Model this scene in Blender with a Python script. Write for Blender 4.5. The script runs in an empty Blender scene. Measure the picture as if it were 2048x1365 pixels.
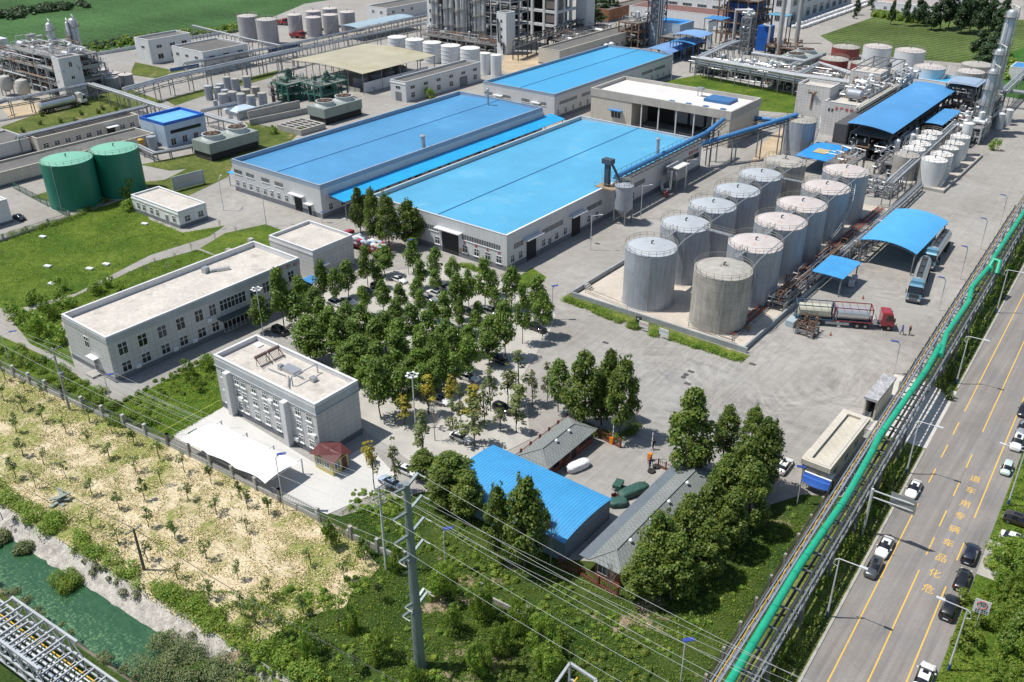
import bpy, math, random
import numpy as np
from math import sin, cos, pi, radians, sqrt, atan2, hypot
from mathutils import Vector, Matrix
random.seed(7); rng = np.random.default_rng(7)
S = bpy.context.scene; COL = S.collection
# ---------------- camera ----------------
FPX, PITCH, ROLL, AZ, CH = 1831.7, 0.50397, -0.005553, -0.66478, 72.0
_h = Vector((sin(AZ), cos(AZ), 0)); _cp, _sp = cos(PITCH), sin(PITCH)
FW = _h*_cp + Vector((0, 0, -_sp)); _r = Vector((cos(AZ), -sin(AZ), 0)); _u = _h*_sp + Vector((0, 0, _cp))
RT = _r*cos(ROLL) + _u*sin(ROLL); UP = -_r*sin(ROLL) + _u*cos(ROLL)
CP = Vector((0, 0, CH))
cd = bpy.data.cameras.new('camera'); cam = bpy.data.objects.new('camera', cd); COL.objects.link(cam)
cd.sensor_width = 36; cd.lens = FPX*36/2048; cd.clip_start = 1; cd.clip_end = 6000
M = Matrix((RT, UP, -FW)).transposed().to_4x4(); M.translation = CP; cam.matrix_world = M; S.camera = cam
def G(px, py, z=0.0):
    d = FW*FPX + RT*(px-1024) - UP*(py-682.5)
    return CP + d*((z-CH)/d.z)
def PX(p):
    v = Vector(p)-CP; D = v.dot(FW)
    return 1024+FPX*v.dot(RT)/D, 682.5-FPX*v.dot(UP)/D
def dist(px, py, z=0): return (G(px, py, z)-CP).dot(FW)
# ---------------- world, sun, exposure ----------------
SUN_EL, SUN_AZ = radians(64), radians(235)
w = bpy.data.worlds.new("World"); S.world = w; w.use_nodes = True
wn = w.node_tree; bg = wn.nodes['Background']; sk = wn.nodes.new('ShaderNodeTexSky'); sk.sky_type = 'NISHITA'
sk.sun_disc = False; sk.sun_elevation = SUN_EL; sk.sun_rotation = SUN_AZ; sk.air_density = 1.3; sk.dust_density = 1.0
wn.links.new(sk.outputs[0], bg.inputs[0]); bg.inputs[1].default_value = 0.10
sl = bpy.data.lights.new('sun', 'SUN'); sl.energy = 4.9; sl.angle = radians(0.5); sl.color = (1, .96, .89)
so = bpy.data.objects.new('sun', sl); COL.objects.link(so)
so.rotation_euler = Vector((-sin(SUN_AZ)*cos(SUN_EL), -cos(SUN_AZ)*cos(SUN_EL), -sin(SUN_EL))).to_track_quat('-Z', 'Y').to_euler()
so.location = (0, 0, 200)
S.view_settings.view_transform = 'Standard'; S.view_settings.look = 'None'; S.view_settings.exposure = 0.06; S.view_settings.gamma = 1
S.cycles.max_bounces = 5; S.cycles.diffuse_bounces = 2; S.cycles.transparent_max_bounces = 4
# ---------------- materials ----------------
class NT:
    def __init__(s, name):
        s.m = bpy.data.materials.new(name); s.m.use_nodes = True; s.t = s.m.node_tree
        s.b = s.t.nodes['Principled BSDF']; s.out = s.t.nodes['Material Output']
    def n(s, ty, ins=None, **kw):
        x = s.t.nodes.new('ShaderNode'+ty)
        for k, v in kw.items(): setattr(x, k, v)
        for k, v in (ins or {}).items():
            if hasattr(v, 'is_linked') or isinstance(v, bpy.types.NodeSocket): s.t.links.new(v, x.inputs[k])
            else: x.inputs[k].default_value = v
        return x
    def l(s, a, b): s.t.links.new(a, b)
    def math(s, op, a, b=0.0, c=0.0, clamp=False):
        return s.n('Math', {0: a, 1: b, 2: c}, operation=op, use_clamp=clamp).outputs[0]
    def pos(s, world=False):
        return s.n('NewGeometry').outputs['Position'] if world else s.n('TexCoord').outputs['Object']
    def noise(s, vec, scale, detail=3, rough=.6, stretch=None, dist=0):
        if stretch: vec = s.n('VectorMath', {0: vec, 1: stretch}, operation='MULTIPLY').outputs[0]
        return s.n('TexNoise', {'Vector': vec, 'Scale': scale, 'Detail': detail, 'Roughness': rough, 'Distortion': dist}).outputs[0]
    def rng(s, v, a, b, c, d):
        return s.n('MapRange', {0: v, 1: a, 2: b, 3: c, 4: d}).outputs[0]
    def mixc(s, f, a, b, bt='MIX'):
        x = s.n('Mix', data_type='RGBA', blend_type=bt)
        for i, v in ((0, f), (6, a), (7, b)):
            if isinstance(v, bpy.types.NodeSocket): s.l(v, x.inputs[i])
            else: x.inputs[i].default_value = v if i == 0 else (*v[:3], 1)
        return x.outputs[2]
    def scl(s, c, f):
        x = s.n('VectorMath', operation='SCALE')
        if isinstance(c, bpy.types.NodeSocket): s.l(c, x.inputs[0])
        else: x.inputs[0].default_value = c[:3]
        if isinstance(f, bpy.types.NodeSocket): s.l(f, x.inputs[3])
        else: x.inputs[3].default_value = f
        return x.outputs[0]
    def bump(s, h, st, d=.05):
        b = s.n('Bump', {'Height': h, 'Strength': st, 'Distance': d}); s.l(b.outputs[0], s.b.inputs['Normal'])
    def set(s, **k):
        for a, v in k.items():
            i = s.b.inputs[a.replace('_', ' ')]
            if isinstance(v, bpy.types.NodeSocket): s.l(v, i)
            else: i.default_value = v
MATS = {}
def mat(name, col, rough=.75, metal=0, var=.1, sc=.35, fine=.08, fsc=4, streak=0, lines=None, grid=None, bump=0, stain=None, objvar=0, coat=0):
    if name in MATS: return MATS[name]
    n = NT(name); p = n.pos(); 
    f = n.rng(n.noise(p, sc), .3, .7, 1-var, 1+var)
    f = n.math('MULTIPLY', f, n.rng(n.noise(p, fsc, 2), .3, .7, 1-fine, 1+fine))
    if streak: f = n.math('MULTIPLY', f, n.rng(n.noise(p, 2.2, 3, .6, (1, 1, .09)), .35, .75, 1+streak*.3, 1-streak))
    if objvar:
        f = n.math('MULTIPLY', f, n.rng(n.n('ObjectInfo').outputs['Random'], 0, 1, 1-objvar, 1+objvar))
    hgt = None
    sep = n.n('SeparateXYZ', {0: p})
    if lines:
        ax, sp, wd, dk = lines
        u = sep.outputs['xyz'.index(ax)] if ax != 'u' else n.math('ADD', sep.outputs[0], sep.outputs[1])
        fr = n.math('FRACT', n.math('DIVIDE', u, sp))
        ln = n.math('LESS_THAN', fr, wd)
        f = n.math('MULTIPLY', f, n.math('SUBTRACT', 1, n.math('MULTIPLY', ln, dk)))
        hgt = n.math('PINGPONG', fr, .5)
    if grid:
        su, sz, wd, dk = grid
        u = n.math('ADD', sep.outputs[0], sep.outputs[1])
        a = n.math('LESS_THAN', n.math('FRACT', n.math('DIVIDE', u, su)), wd/su)
        b = n.math('LESS_THAN', n.math('FRACT', n.math('DIVIDE', sep.outputs[2], sz)), wd/sz)
        g = n.math('MAXIMUM', a, b)
        f = n.math('MULTIPLY', f, n.math('SUBTRACT', 1, n.math('MULTIPLY', g, dk)))
    c = n.scl(col, f)
    if stain:
        sc2, scol, thr, st = stain
        c = n.mixc(n.math('MULTIPLY', n.rng(n.noise(p, sc2, 5, .65), thr, thr+.12, 0, 1), st), c, scol)
    n.set(Base_Color=c, Roughness=rough, Metallic=metal)
    if coat: n.set(Coat_Weight=coat, Coat_Roughness=.1)
    if hgt: n.bump(hgt, .5, .06)
    elif bump: n.bump(n.noise(p, bump, 3), .5, .05)
    MATS[name] = n.m; return n.m
def leafmat(name, a, b, trans=.25, objvar=.22):
    if name in MATS: return MATS[name]
    n = NT(name); p = n.pos()
    c = n.mixc(n.rng(n.noise(p, 1.1, 2), .35, .65, 0, 1), a, b)
    f = n.math('MULTIPLY', n.rng(n.n('ObjectInfo').outputs['Random'], 0, 1, 1-objvar, 1+objvar), n.rng(n.noise(p, 9, 1), .3, .7, .7, 1.35))
    c = n.scl(c, f); n.set(Base_Color=c, Roughness=.5, Specular_IOR_Level=.35)
    t = n.n('BsdfTranslucent'); n.l(n.scl(c, 1.5), t.inputs[0])
    mx = n.n('MixShader'); mx.inputs[0].default_value = trans
    n.l(n.b.outputs[0], mx.inputs[1]); n.l(t.outputs[0], mx.inputs[2]); n.l(mx.outputs[0], n.out.inputs[0])
    MATS[name] = n.m; return n.m
# ---------------- mesh builder ----------------
class MB:
    def __init__(s): s.v = []; s.f = []; s.m = []; s.st = []
    def add(s, vs, fs, m=0):
        b = len(s.v); s.st.append((b, len(s.f))); s.v += [tuple(x) for x in vs]; s.f += [tuple(b+i for i in f) for f in fs]; s.m += [m]*len(fs); return s
    def box(s, x0, y0, z0, x1, y1, z1, m=0):
        return s.add([(x0,y0,z0),(x1,y0,z0),(x1,y1,z0),(x0,y1,z0),(x0,y0,z1),(x1,y0,z1),(x1,y1,z1),(x0,y1,z1)],
            [(0,3,2,1),(4,5,6,7),(0,1,5,4),(1,2,6,5),(2,3,7,6),(3,0,4,7)], m)
    def cbox(s, cx, cy, z0, sx, sy, h, m=0, a=0):
        ca, sa = cos(a), sin(a); q = []
        for z in (z0, z0+h):
            for dx, dy in ((-1,-1),(1,-1),(1,1),(-1,1)):
                x, y = dx*sx/2, dy*sy/2; q.append((cx+x*ca-y*sa, cy+x*sa+y*ca, z))
        return s.add(q, [(0,3,2,1),(4,5,6,7),(0,1,5,4),(1,2,6,5),(2,3,7,6),(3,0,4,7)], m)
    def beam(s, p0, p1, w, h=None, m=0):
        p0, p1 = Vector(p0), Vector(p1); h = h or w; d = (p1-p0)
        if d.length < 1e-6: return s
        d.normalize(); up = Vector((0,0,1)) if abs(d.z) < .95 else Vector((0,1,0))
        a = d.cross(up).normalized()*w/2; b = a.cross(d).normalized()*h/2; q = []
        for p in (p0, p1):
            for i, j in ((-1,-1),(1,-1),(1,1),(-1,1)): q.append(p+a*i+b*j)
        return s.add(q, [(0,3,2,1),(4,5,6,7),(0,1,5,4),(1,2,6,5),(2,3,7,6),(3,0,4,7)], m)
    def tube(s, p0, p1, r, r2=None, n=8, m=0, caps=True): return s.pipe([p0, p1], r, r2=r2, n=n, m=m, caps=caps)
    def pipe(s, pts, r, r2=None, n=6, m=0, caps=True):
        P = [Vector(p) for p in pts]; K = len(P); vs = []; r2 = r if r2 is None else r2; prev = None
        for i in range(K):
            d = (P[min(i+1,K-1)]-P[max(i-1,0)]).normalized()
            if 0 < i < K-1:
                d1 = (P[i]-P[i-1]).normalized(); d2 = (P[i+1]-P[i]).normalized(); d = (d1+d2)
                d = d.normalized() if d.length > 1e-5 else d1
            ref = prev if prev is not None else (Vector((0,0,1)) if abs(d.z) < .9 else Vector((1,0,0)))
            a = d.cross(ref)
            if a.length < 1e-4: a = d.cross(Vector((0,1,0)))
            a.normalize(); b = a.cross(d).normalized(); prev = b
            rr = r+(r2-r)*i/(K-1)
            for k in range(n):
                t = 2*pi*k/n; vs.append(P[i]+a*cos(t)*rr+b*sin(t)*rr)
        fs = []
        for i in range(K-1):
            for k in range(n):
                k2 = (k+1) % n; fs.append((i*n+k, i*n+k2, (i+1)*n+k2, (i+1)*n+k))
        if caps: fs += [tuple(range(n))[::-1], tuple((K-1)*n+k for k in range(n))]
        return s.add(vs, fs, m)
    def lathe(s, cx, cy, prof, n=24, m=0, capb=False):
        vs = []; fs = []; K = len(prof)
        for r, z in prof:
            for k in range(n):
                t = 2*pi*k/n; vs.append((cx+r*cos(t), cy+r*sin(t), z))
        for i in range(K-1):
            for k in range(n):
                k2 = (k+1) % n; fs.append((i*n+k, i*n+k2, (i+1)*n+k2, (i+1)*n+k))
        if prof[-1][0] > .001: fs.append(tuple((K-1)*n+k for k in range(n)))
        if capb: fs.append(tuple(range(n))[::-1])
        return s.add(vs, fs, m)
    def hcyl(s, p0, p1, r, n=12, m=0, bulge=.35):
        p0, p1 = Vector(p0), Vector(p1); d = (p1-p0).normalized()*r*bulge
        s.pipe([p0-d, p0-d*.5, p0, p1, p1+d*.5, p1+d], r, n=n, m=m); K = len(s.v)
        for i, f, c in ((0, .15, p0-d), (1, .75, p0-d*.5), (4, .75, p1+d*.5), (5, .15, p1+d)):
            for k in range(n):
                j = K-6*n+i*n+k; s.v[j] = tuple(c+(Vector(s.v[j])-c)*f)
        return s
    def prism(s, poly, z0, z1, m=0):
        n = len(poly); vs = [(p[0],p[1],z0) for p in poly]+[(p[0],p[1],z1) for p in poly]
        fs = [tuple(range(n))[::-1], tuple(range(n, 2*n))]+[(i,(i+1)%n,n+(i+1)%n,n+i) for i in range(n)]
        return s.add(vs, fs, m)
    def poly(s, pts, m=0): return s.add(pts, [tuple(range(len(pts)))], m)
    def split(s, name, mats, parent, smooth=False):
        """each piece added becomes an object of its own"""
        out = []
        for i, (a, fa) in enumerate(s.st):
            b, fb = s.st[i+1] if i+1 < len(s.st) else (len(s.v), len(s.f))
            q = MB(); q.v = s.v[a:b]; q.f = [tuple(k-a for k in f) for f in s.f[fa:fb]]; q.m = s.m[fa:fb]
            out.append(q.build(name, mats, parent, smooth))
        return out
    def build(s, name, mats, parent=None, smooth=False, org=None):
        if not isinstance(mats, (list, tuple)): mats = [mats]
        me = bpy.data.meshes.new(name)
        o = ORG.get(parent.name, Vector((0,0,0))) if parent else Vector(org or (0,0,0))
        me.from_pydata([(x-o.x, y-o.y, z-o.z) for x, y, z in s.v], [], s.f)
        for m in mats: me.materials.append(m)
        me.polygons.foreach_set('material_index', s.m)
        if smooth:
            me.polygons.foreach_set('use_smooth', [True]*len(s.f)); me.set_sharp_from_angle(angle=radians(38))
        me.update(); ob = bpy.data.objects.new(name, me); COL.objects.link(ob)
        if parent: ob.parent = parent
        else: ob.location = o
        ORG[ob.name] = o.copy(); return ob
ORG = {}
def tag(o, label, cat, group=None):
    o['label'] = label; o['category'] = cat
    if group: o['group'] = group
    return o
def thing(name, label, cat, loc=(0,0,0), group=None):
    o = bpy.data.objects.new(name, None); COL.objects.link(o); o.location = loc; o.empty_display_size = .5
    ORG[o.name] = Vector(loc); return tag(o, label, cat, group)
def copy_tree(o, parent=None):
    c = o.copy(); COL.objects.link(c); c.parent = parent
    for ch in o.children: copy_tree(ch, c)
    return c
def inst(proto, loc, rz=0, label=None, cat=None, group=None, scale=1):
    if proto.get('_used'): o = copy_tree(proto)
    else: o = proto
    proto['_used'] = 1; o['_used'] = 1
    o.location = loc; o.rotation_euler = (0, 0, rz)
    o.scale = scale if isinstance(scale, (tuple, list)) else (scale,)*3
    if label: o['label'] = label
    if cat: o['category'] = cat
    if group: o['group'] = group
    return o
USED_LABELS = {}
def struct(o, kind='structure'): o['kind'] = kind; return o
# landmark based labels for repeated things
LM = {}
def lm(name, px, py): LM[name] = (px, py)
_rank = {}
ORD = ['first', 'second', 'third', 'fourth', 'fifth', 'sixth', 'seventh', 'eighth', 'ninth', 'tenth', 'eleventh', 'twelfth']
def autolabels(items):
    """items: (obj, px, py, look); names each by its rank beside a landmark"""
    buck = {}
    for o, x, y, look in items:
        nm = min(LM, key=lambda k: hypot(LM[k][0]-x, (LM[k][1]-y)*1.3)); dx, dy = x-LM[nm][0], y-LM[nm][1]
        side = ('to the right of' if dx > 0 else 'to the left of') if abs(dx) > abs(dy)*1.2 else ('in front of' if dy > 0 else 'behind')
        buck.setdefault((look, nm, side), []).append((hypot(dx, dy), o))
    for (look, nm, side), L in buck.items():
        L.sort(key=lambda t: t[0])
        for i, (_, o) in enumerate(L):
            o['label'] = f"{look}, {'nearest' if i == 0 else ORD[min(i,11)]} {side} the {nm}" if len(L) > 1 else f"{look}, {side} the {nm}"
# common materials
steel = mat('steel grey paint', (.22,.235,.25), .5, .3, fine=.1)
dsteel = mat('dark steel', (.06,.065,.07), .55, .3)
galv = mat('galvanised pipe', (.42,.44,.46), .38, .55, var=.12, fsc=3)
wpipe = mat('insulated pipe cladding', (.55,.56,.57), .35, .35, var=.12)
white = mat('white paint', (.72,.73,.73), .6, var=.05)
conc = mat('concrete', (.36,.345,.32), .85, var=.12, fsc=3, stain=(.6,(.2,.19,.17),.55,.5))
rust = mat('rusty steel', (.2,.12,.08), .8, var=.3, fsc=2)
glass = mat('dark glass', (.028,.036,.045), .08, var=.3, sc=1.5, objvar=.75)
glassl = mat('window glass', (.07,.085,.10), .1, var=.5, sc=.9, objvar=.6)
black = mat('black rubber', (.02,.02,.02), .8)
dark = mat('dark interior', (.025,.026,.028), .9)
redp = mat('red sign paint', (.55,.02,.02), .5)
yel = mat('yellow paint', (.65,.38,.03), .5)
# ---------------- setting: terrain, yard, road, canal ----------------
def m_yard():
    n = NT('yard concrete'); p = n.pos(True)
    sep = n.n('SeparateXYZ', {0: p}); f = n.rng(n.noise(p, .05, 4, .65), .3, .7, .78, 1.16)
    f = n.math('MULTIPLY', f, n.rng(n.noise(p, .6, 4, .7), .3, .7, .9, 1.1))
    f = n.math('MULTIPLY', f, n.rng(n.noise(p, 5, 2, .7), .3, .7, .93, 1.07))
    arcs = None
    for (cx, cy, r0, r1, fr) in TURNS:
        v = n.n('VectorMath', {0: p, 1: (cx, cy, 0)}, operation='SUBTRACT').outputs[0]
        s2 = n.n('SeparateXYZ', {0: v}); r = n.n('VectorMath', {0: v}, operation='LENGTH').outputs['Value']
        th = n.math('ARCTAN2', s2.outputs[1], s2.outputs[0])
        wob = n.math('MULTIPLY', n.noise(p, .12, 2), 5.0)
        cmb = n.n('CombineXYZ', {0: n.math('MULTIPLY', n.math('ADD', r, wob), fr), 1: n.math('MULTIPLY', th, 1.2), 2: 0})
        a = n.rng(n.noise(cmb.outputs[0], 1.0, 4, .75), .38, .62, -1, 1)
        mk = n.math('MULTIPLY', n.rng(r, r0*.4, r0, 0, 1), n.rng(r, r1*.7, r1, 1, 0))
        mk = n.math('MULTIPLY', mk, n.rng(n.noise(p, .11, 2), .35, .6, .25, 1))
        a = n.math('MULTIPLY', a, mk); arcs = a if arcs is None else n.math('ADD', arcs, a)
    st = n.rng(n.noise(p, 1.0, 4, .75, (2.2, .07, 1)), .4, .6, -1, 1)
    mk = n.rng(n.noise(p, .03, 2), .4, .6, 0, .6)
    f = n.math('ADD', f, n.math('MULTIPLY', n.math('ADD', arcs, n.math('MULTIPLY', st, mk)), .13))
    jx = n.math('LESS_THAN', n.math('FRACT', n.math('DIVIDE', sep.outputs[0], 5.0)), .012)
    jy = n.math('LESS_THAN', n.math('FRACT', n.math('DIVIDE', sep.outputs[1], 5.0)), .012)
    f = n.math('MULTIPLY', f, n.math('SUBTRACT', 1, n.math('MULTIPLY', n.math('MAXIMUM', jx, jy), .22)))
    c = n.mixc(n.rng(n.noise(p, .025, 3), .4, .62, 0, 1), (.325,.305,.278), (.292,.283,.268))
    c = n.mixc(n.math('MULTIPLY', n.rng(n.noise(p, .16, 5, .7), .56, .7, 0, 1), .45), c, (.17,.16,.18))
    n.set(Base_Color=n.scl(c, f), Roughness=.9, Specular_IOR_Level=.2); return n.m
def m_asphalt():
    n = NT('road asphalt'); p = n.pos(True)
    f = n.rng(n.noise(p, .9, 4, .7, (1.4, .03, 1)), .35, .65, .84, 1.14)
    f = n.math('MULTIPLY', f, n.rng(n.noise(p, .12, 4, .7), .3, .7, .86, 1.12))
    f = n.math('MULTIPLY', f, n.rng(n.noise(p, 7, 2, .8), .3, .7, .9, 1.1))
    cr = n.n('TexVoronoi', {'Vector': p, 'Scale': .14}, feature='DISTANCE_TO_EDGE').outputs[0]
    f = n.math('MULTIPLY', f, n.rng(cr, 0, .006, .8, 1))
    c = n.mixc(n.rng(n.noise(p, .2, 3), .4, .6, 0, 1), (.225,.205,.188), (.205,.195,.188))
    n.set(Base_Color=n.scl(c, f), Roughness=.85); return n.m
def m_grass(name, a, b, c3=None, thr=.58, sc=.12, fsc=3.5):
    n = NT(name); p = n.pos(True)
    c = n.mixc(n.rng(n.noise(p, sc, 4, .65), .35, .65, 0, 1), a, b)
    if c3: c = n.mixc(n.rng(n.noise(p, sc*1.3, 5, .7), thr, thr+.06, 0, 1), c, c3)
    f = n.math('MULTIPLY', n.rng(n.noise(p, fsc, 3, .75), .3, .7, .55, 1.45), n.rng(n.noise(p, .9, 3), .3, .7, .8, 1.2))
    n.set(Base_Color=n.scl(c, f), Roughness=.9, Specular_IOR_Level=.1); n.bump(n.noise(p, 3, 3), .8, .2); return n.m
def m_orchard():
    n = NT('orchard straw soil'); p = n.pos(True)
    fine = n.noise(p, 1.7, 5, .75)
    str_ = n.mixc(n.rng(fine, .38, .60, 0, 1), (.47,.39,.25), (.66,.56,.40))
    bare = (.55,.43,.29)
    c = n.mixc(n.rng(n.noise(p, .13, 3, .5), .47, .56, 0, 1), str_, n.scl(bare, n.rng(n.noise(p, .8, 3), .3, .7, .85, 1.12)))
    grn = n.mixc(n.rng(n.noise(p, 3, 3, .7), .35, .65, 0, 1), (.12,.17,.03), (.27,.28,.08))
    y = n.n('SeparateXYZ', {0: p}).outputs[0]
    g = n.math('ADD', n.noise(p, .13, 5, .7), n.rng(y, -125, -66, .06, -.03))
    c = n.mixc(n.rng(g, .475, .575, 0, .9), c, grn)
    spk = n.rng(n.noise(p, 1.6, 5, .85), .56, .62, 0, .6); c = n.mixc(spk, c, (.16,.17,.06))
    n.set(Base_Color=c, Roughness=.95, Specular_IOR_Level=.1); n.bump(fine, .6, .1); return n.m
def m_field(name, a, b, ang, sp):
    n = NT(name); p = n.pos(True)
    r = n.n('VectorRotate', {'Vector': p, 'Angle': ang}, rotation_type='Z_AXIS').outputs[0]
    u = n.n('SeparateXYZ', {0: r}).outputs[0]; u = n.math('ADD', u, n.math('MULTIPLY', n.noise(p, .3, 3), 2.2))
    row = n.rng(n.math('PINGPONG', n.math('DIVIDE', u, sp), .5), .1, .4, 0, 1)
    c = n.mixc(n.math('MULTIPLY', row, n.rng(n.noise(p, 1.1, 3, .8), .35, .65, .3, 1)), a, b)
    f = n.math('MULTIPLY', n.rng(n.noise(p, .02, 5, .7), .3, .7, .65, 1.35), n.rng(n.noise(p, .8, 5, .85), .35, .65, .6, 1.45))
    n.set(Base_Color=n.scl(c, f), Roughness=.9, Specular_IOR_Level=.1); return n.m
def m_water():
    n = NT('algae water'); p = n.pos(True)
    f = n.rng(n.noise(p, .5, 5, .75, (1, 3, 1)), .35, .7, 0, 1)
    c = n.mixc(f, (.022,.074,.034), (.042,.112,.052))
    x = n.n('SeparateXYZ', {0: p}); d = n.math('SUBTRACT', x.outputs[1], n.math('MULTIPLY', n.math('ADD', x.outputs[0], 104), .0834))
    near = n.rng(d, 24.5, 28.5, 1, 0)
    sp = n.rng(n.math('ADD', n.noise(p, 3.2, 4, .8), n.math('MULTIPLY', near, .10)), .60, .68, 0, .7)
    c = n.mixc(sp, c, (.13,.26,.12)); n.set(Base_Color=c, Roughness=n.rng(sp, 0, .6, .18, .8))
    n.bump(n.noise(p, 1.5, 3), .15, .05); return n.m
TURNS = [(*G(1330, 790)[:2], 3, 17, 1.1), (*G(1170, 600)[:2], 3, 11, 1.3), (*G(1690, 770)[:2], 4, 20, .9), (*G(1760, 560)[:2], 3, 16, 1.1), (*G(1530, 730)[:2], 9, 24, .8), (*G(430, 400)[:2], 3, 10, 1.2)]
M_YARD = m_yard(); M_ROAD = m_asphalt()
M_GR = m_grass('lawn grass', (.055,.105,.014), (.115,.160,.024), (.06,.09,.02))
M_GRD = m_grass('rough grass', (.06,.09,.02), (.13,.15,.04), (.22,.18,.1), .6)
M_WEED = m_grass('weedy ground', (.025,.055,.012), (.065,.092,.02), (.33,.25,.18), .585, .10, 4)
M_STRIP = m_grass('verge grass', (.07,.11,.02), (.17,.19,.05), (.38,.3,.19), .6, .35, 3)
M_ORCH = m_orchard()
M_CORN = m_field('corn field', (.030,.078,.026), (.085,.155,.055), .5, 3.4)
M_SOY = m_field('soy field', (.045,.095,.022), (.15,.15,.06), .35, 2.9)
M_SAND = mat('sandy soil', (.42,.33,.22), .95, var=.2, sc=.2, fine=.15, fsc=2, bump=3)
_zc = [0]
def sheet(name, pts, z, m, kind='structure', px=True):
    if z >= .018: _zc[0] += 1; z = .02+.002*_zc[0]
    q = [(*G(*p)[:2], z) if px else (*p, z) for p in pts]
    b = MB().poly(q); a = 0
    for i in range(len(q)): a += q[i][0]*q[(i+1)%len(q)][1]-q[(i+1)%len(q)][0]*q[i][1]
    if a < 0: b.f = [f[::-1] for f in b.f]
    o = b.build(name, m); o['kind'] = kind; return o
SLP = .0834
def cy(x, y0): return y0+SLP*(x+104)
# terrain cut by the canal: far sheet reaches the horizon
b = MB(); X0, X1 = -1600, 1200
b.poly([(X0, cy(X0, 31.5), 0), (X1, cy(X1, 31.5), 0), (X1, 1700, 0), (X0, 1700, 0)])
b.poly([(X0, -400, -.3), (X1, -400, -.3), (X1, cy(X1, 23.0), -.3), (X0, cy(X0, 23.0), -.3)])
b.poly([(X0, cy(X0, 22), -4), (X1, cy(X1, 22), -4), (X1, cy(X1, 33), -4), (X0, cy(X0, 33), -4)])
ter = b.build('ground', M_CORN); struct(ter)
b = MB()
xs = np.arange(-190, 10, .8); prev = None
for x in xs:
    row = []
    for k, (y, z) in enumerate(((31.6, .03), (30.95, -.5), (30.15, -1.2), (29.35, -1.8), (29.1, -4))):
        j = .12 if 0 < k < 4 else .03
        row.append((x+random.uniform(-.1,.1), cy(x, y)+random.uniform(-j, j), z+random.uniform(-j, j)*.6))
    if prev: 
        for k in range(4): b.add([prev[k], row[k], row[k+1], prev[k+1]], [(3,2,1,0)])
    prev = row
M_BANK = mat('pale stone bank', (.40,.375,.34), .9, var=.22, sc=1.2, fine=.25, fsc=5, bump=6, stain=(.9,(.2,.17,.13),.6,.6))
struct(b.build('canal_bank', M_BANK))
b = MB(); prev = None
for x in xs:
    row = [(x, cy(x, y)+random.uniform(-.1,.1), z) for y, z in ((22.9,-.29),(23.4,-.6),(24.0,-1.7),(24.4,-4))]
    if prev:
        for k in range(3): b.add([prev[k], row[k], row[k+1], prev[k+1]], [(0,1,2,3)])
    prev = row
struct(b.build('near_bank', mat('dirt bank', (.22,.19,.14), .95, var=.3, sc=.5, fine=.2, bump=4)))
b = MB().poly([(-400, cy(-400, 23.4), -1.75), (60, cy(60, 23.4), -1.75), (60, cy(60, 30.6), -1.75), (-400, cy(-400, 30.6), -1.75)])
struct(b.build('water', m_water()))
sheet('near_ground', [(-400, cy(-400,-60)), (60, cy(60,-60)), (60, cy(60, 22.9)), (-400, cy(-400, 22.9))], -.29, M_WEED, px=False)
# orchard and weedy land between canal and factory wall
def oy(x): return cy(x, 31.6)
sheet('orchard_ground', [(-420, oy(-420)), (-62, oy(-62)), (-62, oy(-62)), (-58.5, 45), (-60, 52.2), (-67, 54.2), (-78, 53.2), (-99, 51.7), (-122, 49.4), (-139, 47.8), (-420, 24)], .006, M_ORCH, px=False)
fp = G(1640, 990); ft = -14.7
sheet('weedy_ground', [(-62, oy(-62)), (-15, oy(-15)), (-16, 64), (-24, 95), (-27, 93), (-41, 67), (-44, 66), (-62, 69), (-66, 64.5), (-69, 56), (-60, 52.2), (-58.5, 45)], .010, M_WEED, px=False)
sheet('rough_ground', [(-76, 50), (-40, 50), (-20, 70), (-20, 98), (-60, 80), (-76, 66)], .003, M_WEED, px=False)
sheet('weedy_ground', [(330,1345),(420,1318),(520,1290),(600,1235),(690,1215),(720,1150),(860,1200),(700,1290),(500,1335)], .012, M_WEED)
yard = [(-300,240),(0,152),(170,116),(280,98),(480,62),(610,8),(740,-12),(900,-60),(1300,-70),(1700,-60),(2048,-60),(2500,150)]
RDV = Vector((sin(-.0435), cos(.0435), 0)); RDN = Vector((RDV.y, -RDV.x, 0))
def RP(s, t, z=0): v = RDV*s+RDN*t; return (v.x, v.y, z)
FT = -19.2
yl = [(*G(*p)[:2],) for p in yard]+[RP(420, FT)[:2], RP(97, FT)[:2], (-27.5, 93.5), (-41.5, 67.5), (-44, 66), (-61, 69), (-65.5, 64.8), (-70, 55.5), (-78, 53.2), (-99, 51.7), (-122, 49.4), (-139, 47.8), (-420, 24)]
sheet('factory_yard', yl, .014, M_YARD, px=False)
# fields beyond
sheet('soy_field', [(1640,72),(1760,30),(2048,40),(2048,-20),(2300,60),(2100,128),(1960,130),(1700,108)], .019, M_SOY)
sheet('green_verge', [(1960,130),(2060,90),(2120,100),(2200,150),(2048,200),(1985,190)], .023, m_grass('bright field', (.03,.10,.02), (.06,.14,.03)))
sheet('clay_court', [(1740,-5),(1900,15),(1860,28),(1760,14)], .023, mat('clay court', (.42,.24,.18), .9, var=.3, sc=.1))
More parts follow.
